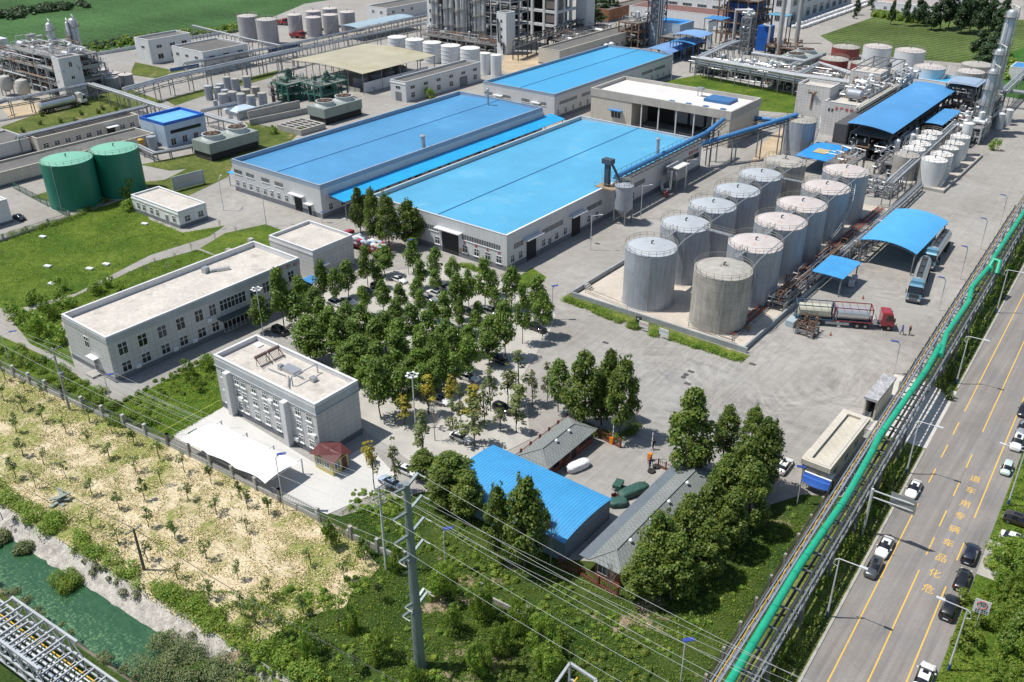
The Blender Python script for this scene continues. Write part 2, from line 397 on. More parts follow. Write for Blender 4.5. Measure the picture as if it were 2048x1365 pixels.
# lawns
for pts in ([(-60,505),(100,442),(172,425),(262,395),(300,440),(365,466),(450,452),(418,474),(300,511),(150,588),(22,622),(-60,600)],
            [(20,636),(150,593),(300,526),(395,500),(430,512),(380,532),(122,645),(150,735),(128,722),(60,688)],
            [(400,497),(450,467),(530,449),(590,470),(545,482),(540,500),(505,492),(430,510)],
            [(262,797),(352,752),(428,716),(447,815),(352,872),(335,888),(215,830),(232,812)],
            [(-60,650),(0,672),(110,722),(232,806),(215,832),(0,730),(-60,700)],
            [(1040,552),(1064,536),(1093,555),(1085,566),(1035,570),(1005,552)],
            [(1320,165),(1400,150),(1600,190),(1590,228),(1440,215),(1370,190)]):
    sheet('lawn', pts, .019, M_GR)
for pts in ([(60,395),(90,385),(330,360),(380,335),(470,322),(455,355),(350,405),(260,392),(170,420)],
            [(0,255),(140,205),(250,175),(330,205),(270,218),(30,270)], [(280,330),(430,300),(530,270),(560,288),(440,332),(340,342)],
            [(490,245),(600,265),(570,295),(500,285)], [(330,200),(440,170),(560,140),(545,155),(400,195),(350,212)],
            [(370,128),(420,118),(420,132),(330,150)], [(270,125),(340,140),(330,160),(260,150)]):
    sheet('rough_lawn', pts, .019, M_GRD)
sheet('sand_patch', [(1010,110),(1080,105),(1100,130),(1020,150),(1000,140)], .019, M_SAND)
sheet('sand_patch', [(1520,290),(1575,250),(1580,300),(1500,330)], .019, M_SAND)
sheet('sand_patch', [(0,210),(110,195),(150,215),(20,240)], .019, M_SAND)
# hedge strip round the tank farm, pale concrete pad inside
sheet('verge', [(1124,597),(1245,520),(1249,530),(1150,596),(1500,712),(1488,722),(1140,608)], .019, M_STRIP)
M_PAD = mat('bund concrete', (.47,.42,.36), .9, var=.14, sc=.15, fine=.08, fsc=2, stain=(.25,(.27,.2,.14),.58,.5))
x0, y0 = G(1146, 594)[:2]
PADR = (-84.2, 111.8, -47.8, 189)
sheet('bund_floor', [(-82, 122.4), (-49.5, 122.4), (-51.5, 200), (-82.3, 200)], .022, M_PAD, px=False)
M_PALE = mat('pale paving', (.50,.48,.44), .9, var=.1, sc=.2, fine=.08, fsc=2, grid=(2.5,1e6,.05,.18))
sheet('paving', [(345,872),(447,815),(650,940),(735,890),(790,950),(745,990),(655,1030),(560,995)], .019, mat('bleached concrete', (.52,.51,.49), .9, var=.06, sc=.2, fine=.05))
# parking
n = NT('parking paving'); p = n.pos(True)
bt = n.n('TexBrick', {'Vector': p, 'Scale': 1.0, 'Mortar Size': .012, 'Brick Width': 2.6, 'Row Height': 5.2, 'Color1': (.43,.41,.375,1), 'Color2': (.40,.385,.355,1), 'Mortar': (.3,.29,.27,1)})
n.set(Base_Color=n.scl(bt.outputs[0], n.rng(n.noise(p, .3, 4), .3, .7, .85, 1.1)), Roughness=.9); M_PARK = n.m
sheet('parking_paving', [(540,655),(640,590),(760,545),(900,530),(1030,575),(1112,630),(1100,665),(1050,745),(1060,880),(960,930),(860,950),(725,860),(700,760)], .020, M_PARK)
# public road: asphalt sheet, kerbs, painted lines
RS0, RS1 = 46, 900
def rsheet(name, s0, s1, t0, t1, z, m, kind='structure'):
    o = MB().poly([RP(s0,t0,z), RP(s0,t1,z), RP(s1,t1,z), RP(s1,t0,z)]).build(name, m); o['kind'] = kind; return o
rsheet('verge', RS0, 113.5, FT+.3, -13.3, .070, M_STRIP); rsheet('verge', 131, RS1, FT+.3, -13.3, .070, M_STRIP)
rsheet('driveway', 113.5, 131, FT-3, -13.3, .074, M_PALE)
rsheet('verge', RS0, RS1, -2.9, 24, .070, M_GR)
rsheet('parking_apron', 92, 99, -2.9, 14, .076, conc)
rsheet('road', RS0, RS1, -13.3, -2.7, .080, M_ROAD)
for s0, s1, t in ((RS0, 113, -13.42), (132, RS1, -13.42)): struct(MB().add([RP(s0,t-.14,.02),RP(s0,t+.14,.02),RP(s1,t+.14,.02),RP(s1,t-.14,.02),RP(s0,t-.14,.18),RP(s0,t+.14,.18),RP(s1,t+.14,.18),RP(s1,t-.14,.18)], [(0,3,2,1),(4,5,6,7),(0,1,5,4),(1,2,6,5),(2,3,7,6),(3,0,4,7)]).build('kerb', conc))
n = NT('worn yellow road paint'); p = n.pos(True)
n.set(Base_Color=n.mixc(n.rng(n.noise(p, 4, 5, .8), .57, .66, 0, .7), (.68,.42,.07), (.25,.22,.17)), Roughness=.8); M_LINE = n.m
b = MB()
def rl(s0, s1, t, w=.07): b.poly([RP(s0,t-w,.086), RP(s0,t+w,.086), RP(s1,t+w,.086), RP(s1,t-w,.086)])
rl(RS0, 101, -11.17); rl(126, RS1, -11.17)
for s in (106, 112.5, 119): rl(s, s+3.6, -11.17)
rl(RS0, 89, -8.0); rl(122, RS1, -8.0)
for s in (92, 98, 105, 112): rl(s, s+3.6, -8.0)
rl(RS0, 88, -4.95); rl(102, RS1, -4.95)
for s in (93,): rl(s, s+3.6, -4.95)
struct(b.build('lane_markings', M_LINE))
# characters along the lane
def text_mesh(s, size, m, name='lettering', ext=0.0):
    c = bpy.data.curves.new('t', 'FONT'); c.body = s; c.size = size; c.extrude = ext; c.align_x = 'CENTER'; c.align_y = 'CENTER'
    o = bpy.data.objects.new('t', c); COL.objects.link(o); bpy.context.view_layer.update()
    me = bpy.data.meshes.new_from_object(o.evaluated_get(bpy.context.evaluated_depsgraph_get())); bpy.data.objects.remove(o)
    me.materials.clear(); me.materials.append(m); me.name = name
    ob = bpy.data.objects.new(name, me); COL.objects.link(ob); return ob
for ch, px, py in (('危',1856,1180),('化',1869,1149),('品',1882,1118),('车',1896,1088),('辆',1908,1061),('专',1919,1034),('用',1930,1010),('车',1941,983),('道',1950,960)):
    g = G(px, py); o = text_mesh(ch, 1.35, M_LINE, 'road_lettering'); o.location = (g.x, g.y, .087); o.rotation_euler = (0, 0, .0435); o.scale = (.95, 1.15, 1); o['kind'] = 'structure'
# ---------------- buildings ----------------
def rect(h, *pts):
    q = [G(x, y, h) for x, y in pts]; return min(p.x for p in q), min(p.y for p in q), max(p.x for p in q), max(p.y for p in q)
_win = {}
def win_mesh(w, h, cols, rows, frame, gl, face, sill):
    key = (round(w,2), round(h,2), cols, rows, frame.name, gl.name, face, sill)
    if key in _win: return _win[key]
    b = MB(); t = .07
    def bx(a0, z0, a1, z1, d0, d1, m):   # a along wall, d outwards
        if face == 'S': b.box(a0, -d1, z0, a1, -d0, z1, m)
        elif face == 'N': b.box(a0, d0, z0, a1, d1, z1, m)
        elif face == 'E': b.box(d0, a0, z0, d1, a1, z1, m)
        else: b.box(-d1, a0, z0, -d0, a1, z1, m)
    bx(-w/2, 0, w/2, h, .0, .015, 1)
    for i in range(cols+1): x = -w/2+w*i/cols; bx(x-t/2, -t/2, x+t/2, h+t/2, 0, .06, 0)
    zs = [0, h] + ([h*.62] if rows > 1 else [])
    for z in zs: bx(-w/2+t/2, z-t/2+.001, w/2-t/2, z+t/2-.001, 0, .055, 0)
    if sill: bx(-w/2-.12, -.16, w/2+.12, -.05, 0, .16, 0)
    o = b.build('window', [frame, gl]); me = o.data; bpy.data.objects.remove(o); _win[key] = me; return me
def window(par, R, face, a, z, w, h, cols=2, rows=2, frame=None, gl=None, sill=False, name='window'):
    me = win_mesh(w, h, cols, rows, frame or white, gl or glassl, face, sill)
    o = bpy.data.objects.new(name, me); COL.objects.link(o); o.parent = par; g = ORG[par.name]
    x0, y0, x1, y1 = R; e = .004
    p = {'S': (x0+a, y0-e, z), 'N': (x0+a, y1+e, z), 'E': (x1+e, y0+a, z), 'W': (x0-e, y0+a, z)}[face]
    o.location = Vector(p)-g; return o
def slab_on(par, R, face, a, z, w, h, d, m, name, out=.004):
    x0, y0, x1, y1 = R; b = MB()
    if face == 'S': b.box(x0+a-w/2, y0-out-d, z, x0+a+w/2, y0-out, z+h)
    elif face == 'E': b.box(x1+out, y0+a-w/2, z, x1+out+d, y0+a+w/2, z+h)
    elif face == 'N': b.box(x0+a-w/2, y1+out, z, x0+a+w/2, y1+out+d, z+h)
    else: b.box(x0-out-d, y0+a-w/2, z, x0-out, y0+a+w/2, z+h)
    return b.build(name, m, par)
def door(par, R, face, a, w, h, z=0, m=None, canopy=None, cm=None):
    f = slab_on(par, R, face, a, z+.02, w+.24, h+.12, .05, white, 'door_frame')
    o = slab_on(par, R, face, a, z+.02, w, h, .08, m or dark, 'door')
    if canopy: slab_on(par, R, face, a, z+h+.35, w+1.2, .16, canopy, cm or white, 'canopy')
    return o
def text_on(par, R, face, a, z, s, size, m, gap=None, name='lettering', out=.06):
    """letters standing proud of a wall, one mesh for the whole sign"""
    gap = gap or size*1.25; bs = []
    for i, ch in enumerate(s):
        if ch == ' ': continue
        o = text_mesh(ch, size, m, name, .02); off = a+(i-(len(s)-1)/2)*gap; o.parent = par; g = ORG[par.name]
        x0, y0, x1, y1 = R
        if face == 'S': o.rotation_euler = (pi/2, 0, 0); o.location = Vector((x0+off, y0-out, z))-g
        else: o.rotation_euler = (pi/2, 0, pi/2); o.location = Vector((x1+out, y0+off, z))-g
        bs.append(o)
    return bs
def bld(name, label, R, h, wm, rm, par=.7, pt=.28, plinth=None, cornice=None, cat='building', pm=None, slope=0, cm=None, group=None):
    x0, y0, x1, y1 = R; t = thing(name, label, cat, ((x0+x1)/2, (y0+y1)/2, 0), group); hr = h-par
    MB().box(x0, y0, .0, x1, y1, hr).build('wall', wm, t)
    b = MB(); b.box(x0, y0, hr, x1, y0+pt, h); b.box(x0, y1-pt, hr, x1, y1, h); b.box(x0, y0+pt, hr, x0+pt, y1-pt, h); b.box(x1-pt, y0+pt, hr, x1, y1-pt, h)
    c = .05; zc = h
    b.box(x0-c, y0-c, zc, x1+c, y0+pt+c, zc+.07); b.box(x0-c, y1-pt-c, zc, x1+c, y1+c, zc+.07); b.box(x0-c, y0+pt+c, zc, x0+pt+c, y1-pt-c, zc+.07); b.box(x1-pt-c, y0+pt+c, zc, x1+c, y1-pt-c, zc+.07)
    b.build('parapet', pm or wm, t)
    b = MB(); xm = (x0+x1)/2; e = .003
    if slope: 
        zl, zr = hr+.03, hr+.03+slope
        b.add([(x0+pt, y0+pt, zl), (xm, y0+pt, zr), (x1-pt, y0+pt, zl), (x0+pt, y1-pt, zl), (xm, y1-pt, zr), (x1-pt, y1-pt, zl)], [(0,1,4,3), (1,2,5,4)])
        b.add([(x0+pt, y0+pt, hr), (x1-pt, y0+pt, hr), (x1-pt, y0+pt, zl), (xm, y0+pt, zr), (x0+pt, y0+pt, zl)], [(0,1,2,3,4)])
    else: b.box(x0+pt+e, y0+pt+e, hr+.001, x1-pt-e, y1-pt-e, hr+.05)
    b.build('roof', rm, t)
    if slope: MB().box(xm-.12, y0+pt, hr+slope+.02, xm+.12, y1-pt, hr+slope+.1).build('roof_ridge', mat('ridge cap', (.02,.12,.3), .6), t)
    if plinth:
        ph, pmat = plinth; q = .03
        b = MB(); b.box(x0-q, y0-q, 0, x1+q, y0-.002, ph); b.box(x0-q, y1+.002, 0, x1+q, y1+q, ph); b.box(x0-q, y0-.002, 0, x0-.002, y1+.002, ph); b.box(x1+.002, y0-.002, 0, x1+q, y1+.002, ph)
        b.build('plinth', pmat, t)
    if cornice:
        for zc, hh, q in cornice:
            b = MB(); b.box(x0-q, y0-q, zc, x1+q, y0-.002, zc+hh); b.box(x0-q, y1+.002, zc, x1+q, y1+q, zc+hh); b.box(x0-q, y0-.002, zc, x0-.002, y1+.002, zc+hh); b.box(x1+.002, y0-.002, zc, x1+q, y1+.002, zc+hh)
            b.build('cornice', cm or white, t)
    return t
def grille(par, R, face, a, z, w, h, n):
    """strip of narrow openings"""
    b = MB(); x0, y0, x1, y1 = R; b2 = MB()
    for i in range(n):
        c = a-w/2+w*(i+.5)/n; q = w/n*.3
        if face == 'S': b.box(x0+c-q, y0-.03, z, x0+c+q, y0-.004, z+h)
        else: b.box(x1+.004, y0+c-q, z, x1+.03, y0+c+q, z+h)
    f = b.build('window_strip', glass, par)
    slab_on(par, R, face, a, z-.14, w+.1, .1, .12, white, 'sill'); return f
M_BLUE = mat('bright blue roofing', (.065,.34,.60), .42, .0, var=.05, sc=.08, fine=.04, lines=('y', .82, .14, .32))
M_BLUE2 = mat('mid blue roofing', (.075,.27,.50), .42, .0, var=.08, sc=.1, fine=.05, streak=.1, lines=('y', .82, .15, .34), stain=(.07,(.11,.34,.60),.58,.5))
M_BLUE1 = mat('light blue roofing', (.09,.36,.57), .42, .0, var=.09, sc=.1, fine=.05, lines=('y', .82, .14, .32), stain=(.12,(.16,.42,.58),.56,.5))
M_BSHEET = mat('blue sheet roof', (.05,.23,.52), .42, .0, var=.1, sc=.15, fine=.05, lines=('u', .9, .1, .12))
M_BCAN = mat('canopy blue sheet', (.05,.36,.72), .45, .0, var=.06, sc=.15, lines=('y', .8, .1, .15))
M_CLAD = mat('pale metal cladding', (.56,.57,.58), .55, .1, var=.05, sc=.2, fine=.04, streak=.07, lines=('u', .9, .06, .12))
M_BAND = mat('blue grey parapet sheet', (.30,.37,.46), .5, .1, var=.05, lines=('u', 3, .03, .15))
M_PLN = mat('grey plinth', (.16,.17,.19), .85, var=.12, fsc=2)
M_TILE = mat('grey tile wall', (.52,.52,.52), .6, var=.07, sc=.3, fine=.05, grid=(.95, .8, .05, .38), streak=.06)
M_TILEC = mat('cream tile wall', (.54,.50,.43), .6, var=.07, sc=.3, fine=.05, grid=(.8, .65, .05, .32), streak=.1)
M_TILEW = mat('white tile wall', (.58,.57,.56), .55, var=.07, sc=.3, fine=.05, grid=(.95, .75, .06, .45), streak=.12)
M_ROOFC = mat('pale screed roof', (.50,.465,.42), .95, var=.12, sc=.25, fine=.1, fsc=2, stain=(.35,(.3,.27,.24),.55,.55))
M_ROOFG = mat('dark felt roof', (.13,.125,.12), .95, var=.16, sc=.2, fine=.12, fsc=2, streak=.1)
M_ROOFW = mat('white roof coating', (.60,.58,.56), .9, var=.08, sc=.12, fine=.05, grid=(8.5, 1e6, .1, .15))
M_TRIM = mat('pale grey trim', (.60,.60,.61), .7, var=.06, streak=.05)
M_RENDER = mat('white render', (.66,.67,.68), .8, var=.06, sc=.3, streak=.12)
M_DIRTYW = mat('peeling white wall', (.60,.62,.64), .8, var=.05, streak=.1, stain=(.35,(.13,.14,.16),.585,.8))
# three blue roofed warehouses
R3 = rect(7.3, (1000,154), (1215,94), (1346,109), (1109,190)); R2 = rect(7.5, (465,318), (918,186), (1085,215), (627,368)); R1 = (-133.6, 123.5, -97.9, 200.2)
WH1 = bld('warehouse', 'large light blue roofed warehouse nearest the tank farm with a conveyor along its edge', R1, 7.3, M_CLAD, M_BLUE1, par=.95, plinth=(1.1, M_PLN), slope=.7, cm=white)
WH2 = bld('warehouse', 'long middle warehouse with mid blue roof and a bright blue side awning', R2, 7.5, M_CLAD, M_BLUE2, par=1.0, plinth=(1.1, M_PLN), slope=.7, pm=M_BAND)
WH3 = bld('warehouse', 'smaller far warehouse with vivid blue roof beside the white loading hall', R3, 7.4, M_CLAD, M_BLUE, par=.8, plinth=(1.0, M_PLN), slope=.6, pm=M_BAND)
MB().box(R1[2]-.3, R1[1]-.06, 7.38, R1[2]+.08, R1[3], 7.46).build('edge_trim', white, WH1)
w1 = R1[2]-R1[0]
def bigdoor(par, R, face, a, w, h, cw=1.2):
    slab_on(par, R, face, a, .02, w, h, .04, dark, 'door'); slab_on(par, R, face, a, h+.4, w+2.2, .18, cw, M_TRIM, 'canopy')
# front of WH1 (x positions measured from left corner)
grille(WH1, R1, 'S', 15.8, 3.9, 5.5, 1.0, 12); bigdoor(WH1, R1, 'S', 21.6, 4.3, 4.6)
grille(WH1, R1, 'S', 29.4, 3.9, 9.6, 1.05, 23)
for a in (18.2, 25.4, 28.3, 31.1, 33.8): window(WH1, R1, 'S', a, 1.3, 1.25, 1.45, 2, 2, gl=glass, sill=True)
window(WH1, R1, 'S', 11.5, 1.3, 1.25, 1.45, 2, 2, gl=glass, sill=True)
text_on(WH1, R1, 'S', 29.6, 3.25, '文明生产', .62, redp, 2.85)
slab_on(WH1, R1, 'S', 24.3, 1.25, .8, .6, .04, mat('ochre plaque', (.45,.28,.12), .6), 'plaque')
for a, w in ((3.6, 3.0), (14.6, 7.2), (29.5, 5.8), (47.5, 5.0)): grille(WH1, R1, 'E', a, 3.9, w, 1.0, int(w*2.4))
for a in (7.6, 22.8, 40.5): bigdoor(WH1, R1, 'E', a, 3.1, 4.3)
for a in (1.7, 4.2, 11.6, 16.0, 19.0, 27.5, 30.5, 45, 66, 70): window(WH1, R1, 'E', a, 1.35, 1.1, 1.45, 2, 2, gl=glass)
slab_on(WH1, R1, 'E', 13.7, .1, 1.0, 2.2, .05, M_PLN, 'door')
text_on(WH1, R1, 'E', 72.5, 5.3, '质控车间', .95, redp, 1.25)
slab_on(WH1, R1, 'E', 71.5, 3.4, 8, 1.2, .05, glass, 'window_strip')
# WH2 front
for a, w in ((2.6, 3.2), (8.0, 3.4), (15.2, 3.6)): pass
for a in (1.9, 6.2, 11.6, 16.2): grille(WH2, R2, 'S', a, 4.4, 2.9, .95, 7)
for a in (1.2, 3.6, 6.0, 8.4, 11.0, 13.4, 15.8, 18.4): window(WH2, R2, 'S', a, 1.4, 1.0, 1.4, 2, 2, gl=glass)
bigdoor(WH2, R2, 'S', 22.3, 2.4, 3.4, 1.0); door(WH2, R2, 'S', 26.0, 1.1, 2.2, canopy=.9)
for i in range(22): window(WH2, R2, 'E', 2.5+i*3.5, 1.4, 1.1, 1.4, 2, 2, gl=glass)
for a in (12, 30, 52, 66): slab_on(WH2, R2, 'E', a, .05, 2.4, 3.2, .05, dark, 'door')
b = MB(); x1 = R2[2]; b.add([(x1+.02, 123, 5.0), (x1+4.9, 123, 4.3), (x1+4.9, 204.5, 4.3), (x1+.02, 204.5, 5.0), (x1+.02, 123, 4.88), (x1+4.9, 123, 4.18), (x1+4.9, 204.5, 4.18), (x1+.02, 204.5, 4.88)], [(0,1,2,3),(7,6,5,4),(0,4,5,1),(1,5,6,2),(2,6,7,3)])
b.build('awning', mat('cyan awning sheet', (.02,.33,.66), .45, lines=('y', .8, .1, .12)), WH2)
b = MB()
for i in range(11): b.tube((x1+4.7, 123.5+i*8, 0), (x1+4.7, 123.5+i*8, 4.2), .12); b.beam((x1, 123.5+i*8, 4.1), (x1+4.7, 123.5+i*8, 4.1), .12, .2)
b.split('awning_post', steel, WH2)
for k, w in ((2.0, 3.0), (9, 3), (16, 3), (22, 3)): grille(WH3, R3, 'S', k, 3.7, w, .9, 7)
slab_on(WH3, R3, 'S', 6, 4.1, 3.2, .18, 1.1, M_TRIM, 'canopy'); slab_on(WH3, R3, 'S', 20, 4.1, 3.2, .18, 1.1, M_TRIM, 'canopy')
for a, w in ((7, 9), (20, 12), (52, 7), (60, 7)): grille(WH3, R3, 'E', a, 3.9, w, .95, int(w*1.8))
for i in range(18): window(WH3, R3, 'E', 2+i*3.8, 1.2, 1.0, 1.4, 2, 2, gl=glass)
bigdoor(WH3, R3, 'E', 40.6, 3.6, 3.8)
# research building, long two storey
RD = (-132.3, 56.15, -119.9, 92.8)
B = bld('office_block', 'long two storey tiled office with red rooftop-edge lettering and flat pale roof', RD, 7.74, M_TILE, M_ROOFC, par=1.0, plinth=(.9, M_PLN), cornice=[(6.55, .9, .05)], cm=mat('blue grey frieze', (.40,.425,.45), .7, streak=.06), pm=M_TRIM)
for i, a in enumerate((2.2, 5.5, 8.9, 12.2, 15.6)): window(B, RD, 'E', a, 4.0, 1.5, 2.0, 2, 2, gl=glass); window(B, RD, 'E', a, 1.15, 1.5, 1.6, 2, 2, gl=glass)
for a in (18.2, 26.3, 29, 31.5, 34.5): window(B, RD, 'E', a, 4.0, 1.3, 2.0, 2, 2, gl=glass); window(B, RD, 'E', a, 1.15, 1.3, 1.6, 2, 2, gl=glass)
window(B, RD, 'E', 22.2, 4.1, 5.2, 1.9, 7, 2, gl=glass); window(B, RD, 'E', 22.2, .15, 5.0, 2.6, 6, 1, gl=glass, name='glass_door')
slab_on(B, RD, 'E', 22.0, 3.05, 6.6, .12, 2.0, mat('dark canopy glass', (.05,.07,.07), .2), 'canopy')
for a in (3.9, 10.5, 14, 17.2): slab_on(B, RD, 'E', a, .95 if a != 17.2 else 3.3, .8, .6, .35, white, 'air_conditioner')
window(B, RD, 'S', 6.2, 4.0, 1.2, 1.9, 2, 2, gl=glass); slab_on(B, RD, 'S', 7.6, 0, 2.0, .35, 1.6, conc, 'step'); door(B, RD, 'S', 7.6, 1.1, 2.2, z=.35, m=glass, canopy=.9)
text_on(B, RD, 'E', 33.3, 6.95, '研发中心', .95, redp, 1.55)
bb = MB(); g = G(412, 546, 6.75); bb.cbox(g.x, g.y, 6.8, .9, 1.1, 1.0, 0, .2); bb.tube((g.x+.6, g.y+.6, 7.1), (g.x+2, g.y+3.2, 7.1), .28); bb.cbox(g.x+1.6, g.y+2.4, 6.8, .6, 2.2, .5, 0, -.5)
bb.build('rooftop_unit', galv, B)
bb = MB(); g = G(459, 509, 6.75); bb.box(g.x-.5, g.y-.4, 6.79, g.x+.5, g.y+.4, 7.8); g = G(503, 489, 6.75); bb.box(g.x-.5, g.y-.4, 6.79, g.x+.5, g.y+.4, 7.9); bb.build('chimney_vent', conc, B)
# square tiled store
T = (-135.8, 98.8, -123.5, 108.7)
B = bld('store_building', 'square tiled windowless store with pale flat roof behind the red lettered office', T, 6.0, M_TILE, M_ROOFC, par=.6, cornice=[(5.0, .35, .07)], cm=M_TRIM, pm=M_TRIM)
slab_on(B, T, 'E', 1.8, 2.9, 1.8, .12, 1.3, white, 'canopy'); slab_on(B, T, 'E', 1.8, 0, 1.4, 2.3, .05, M_PLN, 'door')
# small white office by green tanks
O = (-183.0, 98.9, -165.8, 105.8)
B = bld('office_building', 'small single storey white office with pale roof near the green tanks', O, 3.8, M_RENDER, M_ROOFC, par=.35, plinth=(.8, M_PLN), cornice=[(3.0, .3, .1)])
for a in (2.3, 4.4, 7.2, 9.4, 15.4): window(B, O, 'S', a, 1.1, 1.1, 1.4, 2, 2, gl=glass)
door(B, O, 'S', 12.8, 1.0, 2.1, m=M_PLN)
for a in (2, 5.3): window(B, O, 'E', a, 1.1, 1.3, 1.3, 2, 2, gl=glass)
# three storey office
Q = (-101.8, 62.0, -80.7, 69.5)
B = bld('office_tower', 'three storey white office with solar heater on its roof, behind the white tent', Q, 8.5, M_TILE, M_ROOFC, par=.75, plinth=(.9, M_PLN), cornice=[(7.0, 1.0, .05), (6.85, .12, .14)], cm=mat('blue grey frieze', (.40,.425,.45), .7), pm=M_TRIM)
for k, z in enumerate((1.2, 3.35, 5.4)):
    for a in (1.6, 4.6, 6.0, 8.3, 10.6, 12.9, 17.4, 19.6): window(B, Q, 'S', a, z, .95, 1.1, 2, 2, gl=glassl, sill=True)
for a in (3.1, 15.3):
    bb = MB(); bb.box(Q[0]+a-.45, Q[1]-.9, 0, Q[0]+a+.45, Q[1]-.003, 7.0); bb.build('duct_shaft', M_TRIM, B)
for a, z in ((5.2, 3.0), (11.9, 5.2), (16.6, 1.1), (20.3, 3.1)): slab_on(B, Q, 'S', a, z, .8, .55, .35, white, 'air_conditioner')
bb = MB(); c = Vector((-95.2, 66.3, 0))
for i in range(2):
    bb.hcyl((c.x-.2, c.y-2+i*2.2, 9.2), (c.x-.2, c.y-.1+i*2.2, 9.2), .26, n=10); 
    for k in range(9): bb.tube((c.x-.1, c.y-1.9+i*2.2+k*.22, 9.15), (c.x+1.0, c.y-1.9+i*2.2+k*.22, 8.0), .035, n=5)
    for y in (-1.9, -.2): bb.beam((c.x-.2, c.y+y+i*2.2, 7.8), (c.x-.2, c.y+y+i*2.2, 9.0), .06); bb.beam((c.x-.2, c.y+y+i*2.2, 9), (c.x+1.1, c.y+y+i*2.2, 7.9), .06)
bb.build('solar_heater', mat('brown enamel', (.16,.1,.085), .5), B)
bb = MB(); bb.cbox(-90.5, 66.4, 7.81, 2.6, 1.4, .55); bb.box(-92.4, 65.6, 7.81, -91.8, 66.2, 8.6); bb.pipe([(-89, 66, 8.1), (-87.6, 66, 8.1)], .09); bb.pipe([(-87.4, 64, 7.82), (-87.4, 64, 9.2), (-87.4, 68.4, 9.2), (-87.4, 68.4, 7.82)], .1); bb.cbox(-86.2, 66.6, 7.81, .8, .8, .6)
bb.pipe([(-89.4, 65, 8.15), (-87.3, 63.2, 8.15)], .1); bb.pipe([(-93.5, 64.8, 8.0), (-90, 65, 8.0)], .06)
bb.build('rooftop_unit', galv, B)
MB().box(-100.6, 67.8, 7.8, -99.4, 68.8, 8.0).build('roof_hatch', white, B)
# yellow guard booth
g = (-79.9, 60.3, -76.5, 63.0); GB = thing('guard_booth', 'small yellow booth with brown hipped gable roof by office corner', 'booth', (-78.2, 61.6, 0))
M_YW = mat('yellow boarding', (.52,.44,.17), .7, lines=('z', .22, .12, .2)); M_BR = mat('maroon roof sheet', (.10,.025,.025), .6)
MB().box(*g[:2], .05, g[2], g[3], 2.2).build('wall', M_YW, GB)
b = MB(); x0, y0, x1, y1 = g; xm, ym = (x0+x1)/2, (y0+y1)/2; e = .45; zt = 3.05
V = [(x0-e,y0-e,2.2),(xm,y0-e,zt-.15),(x1+e,y0-e,2.2),(x1+e,ym,zt-.15),(x1+e,y1+e,2.2),(xm,y1+e,zt-.15),(x0-e,y1+e,2.2),(x0-e,ym,zt-.15),(xm,ym,zt)]
b.add(V, [(0,1,8),(1,2,8),(2,3,8),(3,4,8),(4,5,8),(5,6,8),(6,7,8),(7,0,8),(0,7,6,5,4,3,2,1)]); b.build('roof', M_BR, GB)
for f, a, w in (('S', .95, .9), ('S', 2.4, .9), ('E', .8, .9)): window(GB, g, f, a, .95, w, .95, 2, 1, frame=white, gl=glassl)
slab_on(GB, g, 'E', 2.0, .1, .8, 1.9, .05, M_BR, 'door')
# blue shelter beside store
b = thing('bin_shelter', 'small blue roofed shelter against the tiled store wall', 'shelter', (*G(622, 585)[:2], 0)); g = G(622, 585)
bb = MB(); bb.add([(g.x-1.3,g.y-.8,2.5),(g.x+1.3,g.y-.8,2.35),(g.x+1.3,g.y+1.6,2.35),(g.x-1.3,g.y+1.6,2.5)]+[(g.x-1.3,g.y-.8,2.4),(g.x+1.3,g.y-.8,2.25),(g.x+1.3,g.y+1.6,2.25),(g.x-1.3,g.y+1.6,2.4)], [(0,1,2,3),(7,6,5,4),(0,4,5,1),(1,5,6,2),(2,6,7,3),(3,7,4,0)]); bb.build('roof', M_BSHEET, b)
bb = MB(); [bb.beam((g.x+i, g.y+j, 0), (g.x+i, g.y+j, 2.28), .1) for i in (-1.2,1.2) for j in (-.7,1.5)]; bb.box(g.x-1.15, g.y-.6, 0, g.x-1.05, g.y+1.4, 2.2); bb.split('post', dsteel, b)
# white loading hall with open side
Cc = (-143.2, 219.8, -100.2, 237.7)
B = thing('loading_hall', 'cream hall with white flat roof and wide open dark loading bays', 'building', (-121, 228, 0))
x0, y0, x1, y1 = Cc; H = 9.0; op0, op1 = x0+13.5, x1-4
b = MB(); b.box(x0, y0, 0, op0, y1, H-1.6); b.box(op1, y0, 0, x1, y1, H-1.6); b.box(op0, y1-6, 0, op1, y1, H-1.6); b.build('wall', M_TILEC, B)
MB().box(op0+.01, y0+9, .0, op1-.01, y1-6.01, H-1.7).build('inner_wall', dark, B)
b = MB(); b.box(x0-.15, y0-.15, H-1.6, x1+.15, y1+.15, H-.5); pt = .35
for q in ((x0-.15, y0-.15, x1+.15, y0+pt), (x0-.15, y1-pt, x1+.15, y1+.15), (x0-.15, y0+pt, x0+pt, y1-pt), (x1-pt, y0+pt, x1+.15, y1-pt)): b.box(q[0], q[1], H-.5, q[2], q[3], H+.55)
b.build('parapet', mat('grey stone coping', (.42,.40,.37), .85, var=.1, streak=.1), B)
MB().box(x0+pt, y0+pt, H-.499, x1-pt, y1-pt, H-.44).build('roof', M_ROOFW, B)
b = MB()
for i in range(5): x = op0+3+i*(op1-op0-4)/4; b.box(x-.15, y0+.1, 0, x+.15, y0+.4, H-1.6)
b.split('column', M_TRIM, B)
b = MB()
for z in (.9, 1.4): b.box(op0, y0+.5, z, op1, y0+.56, z+.06)
for i in range(30): x = op0+.5+i*(op1-op0-1)/29; b.box(x, y0+.5, 0, x+.05, y0+.56, 1.45)
b.box(op0, y0+1.5, .01, op1, y0+9, .5); b.build('railing', steel, B)
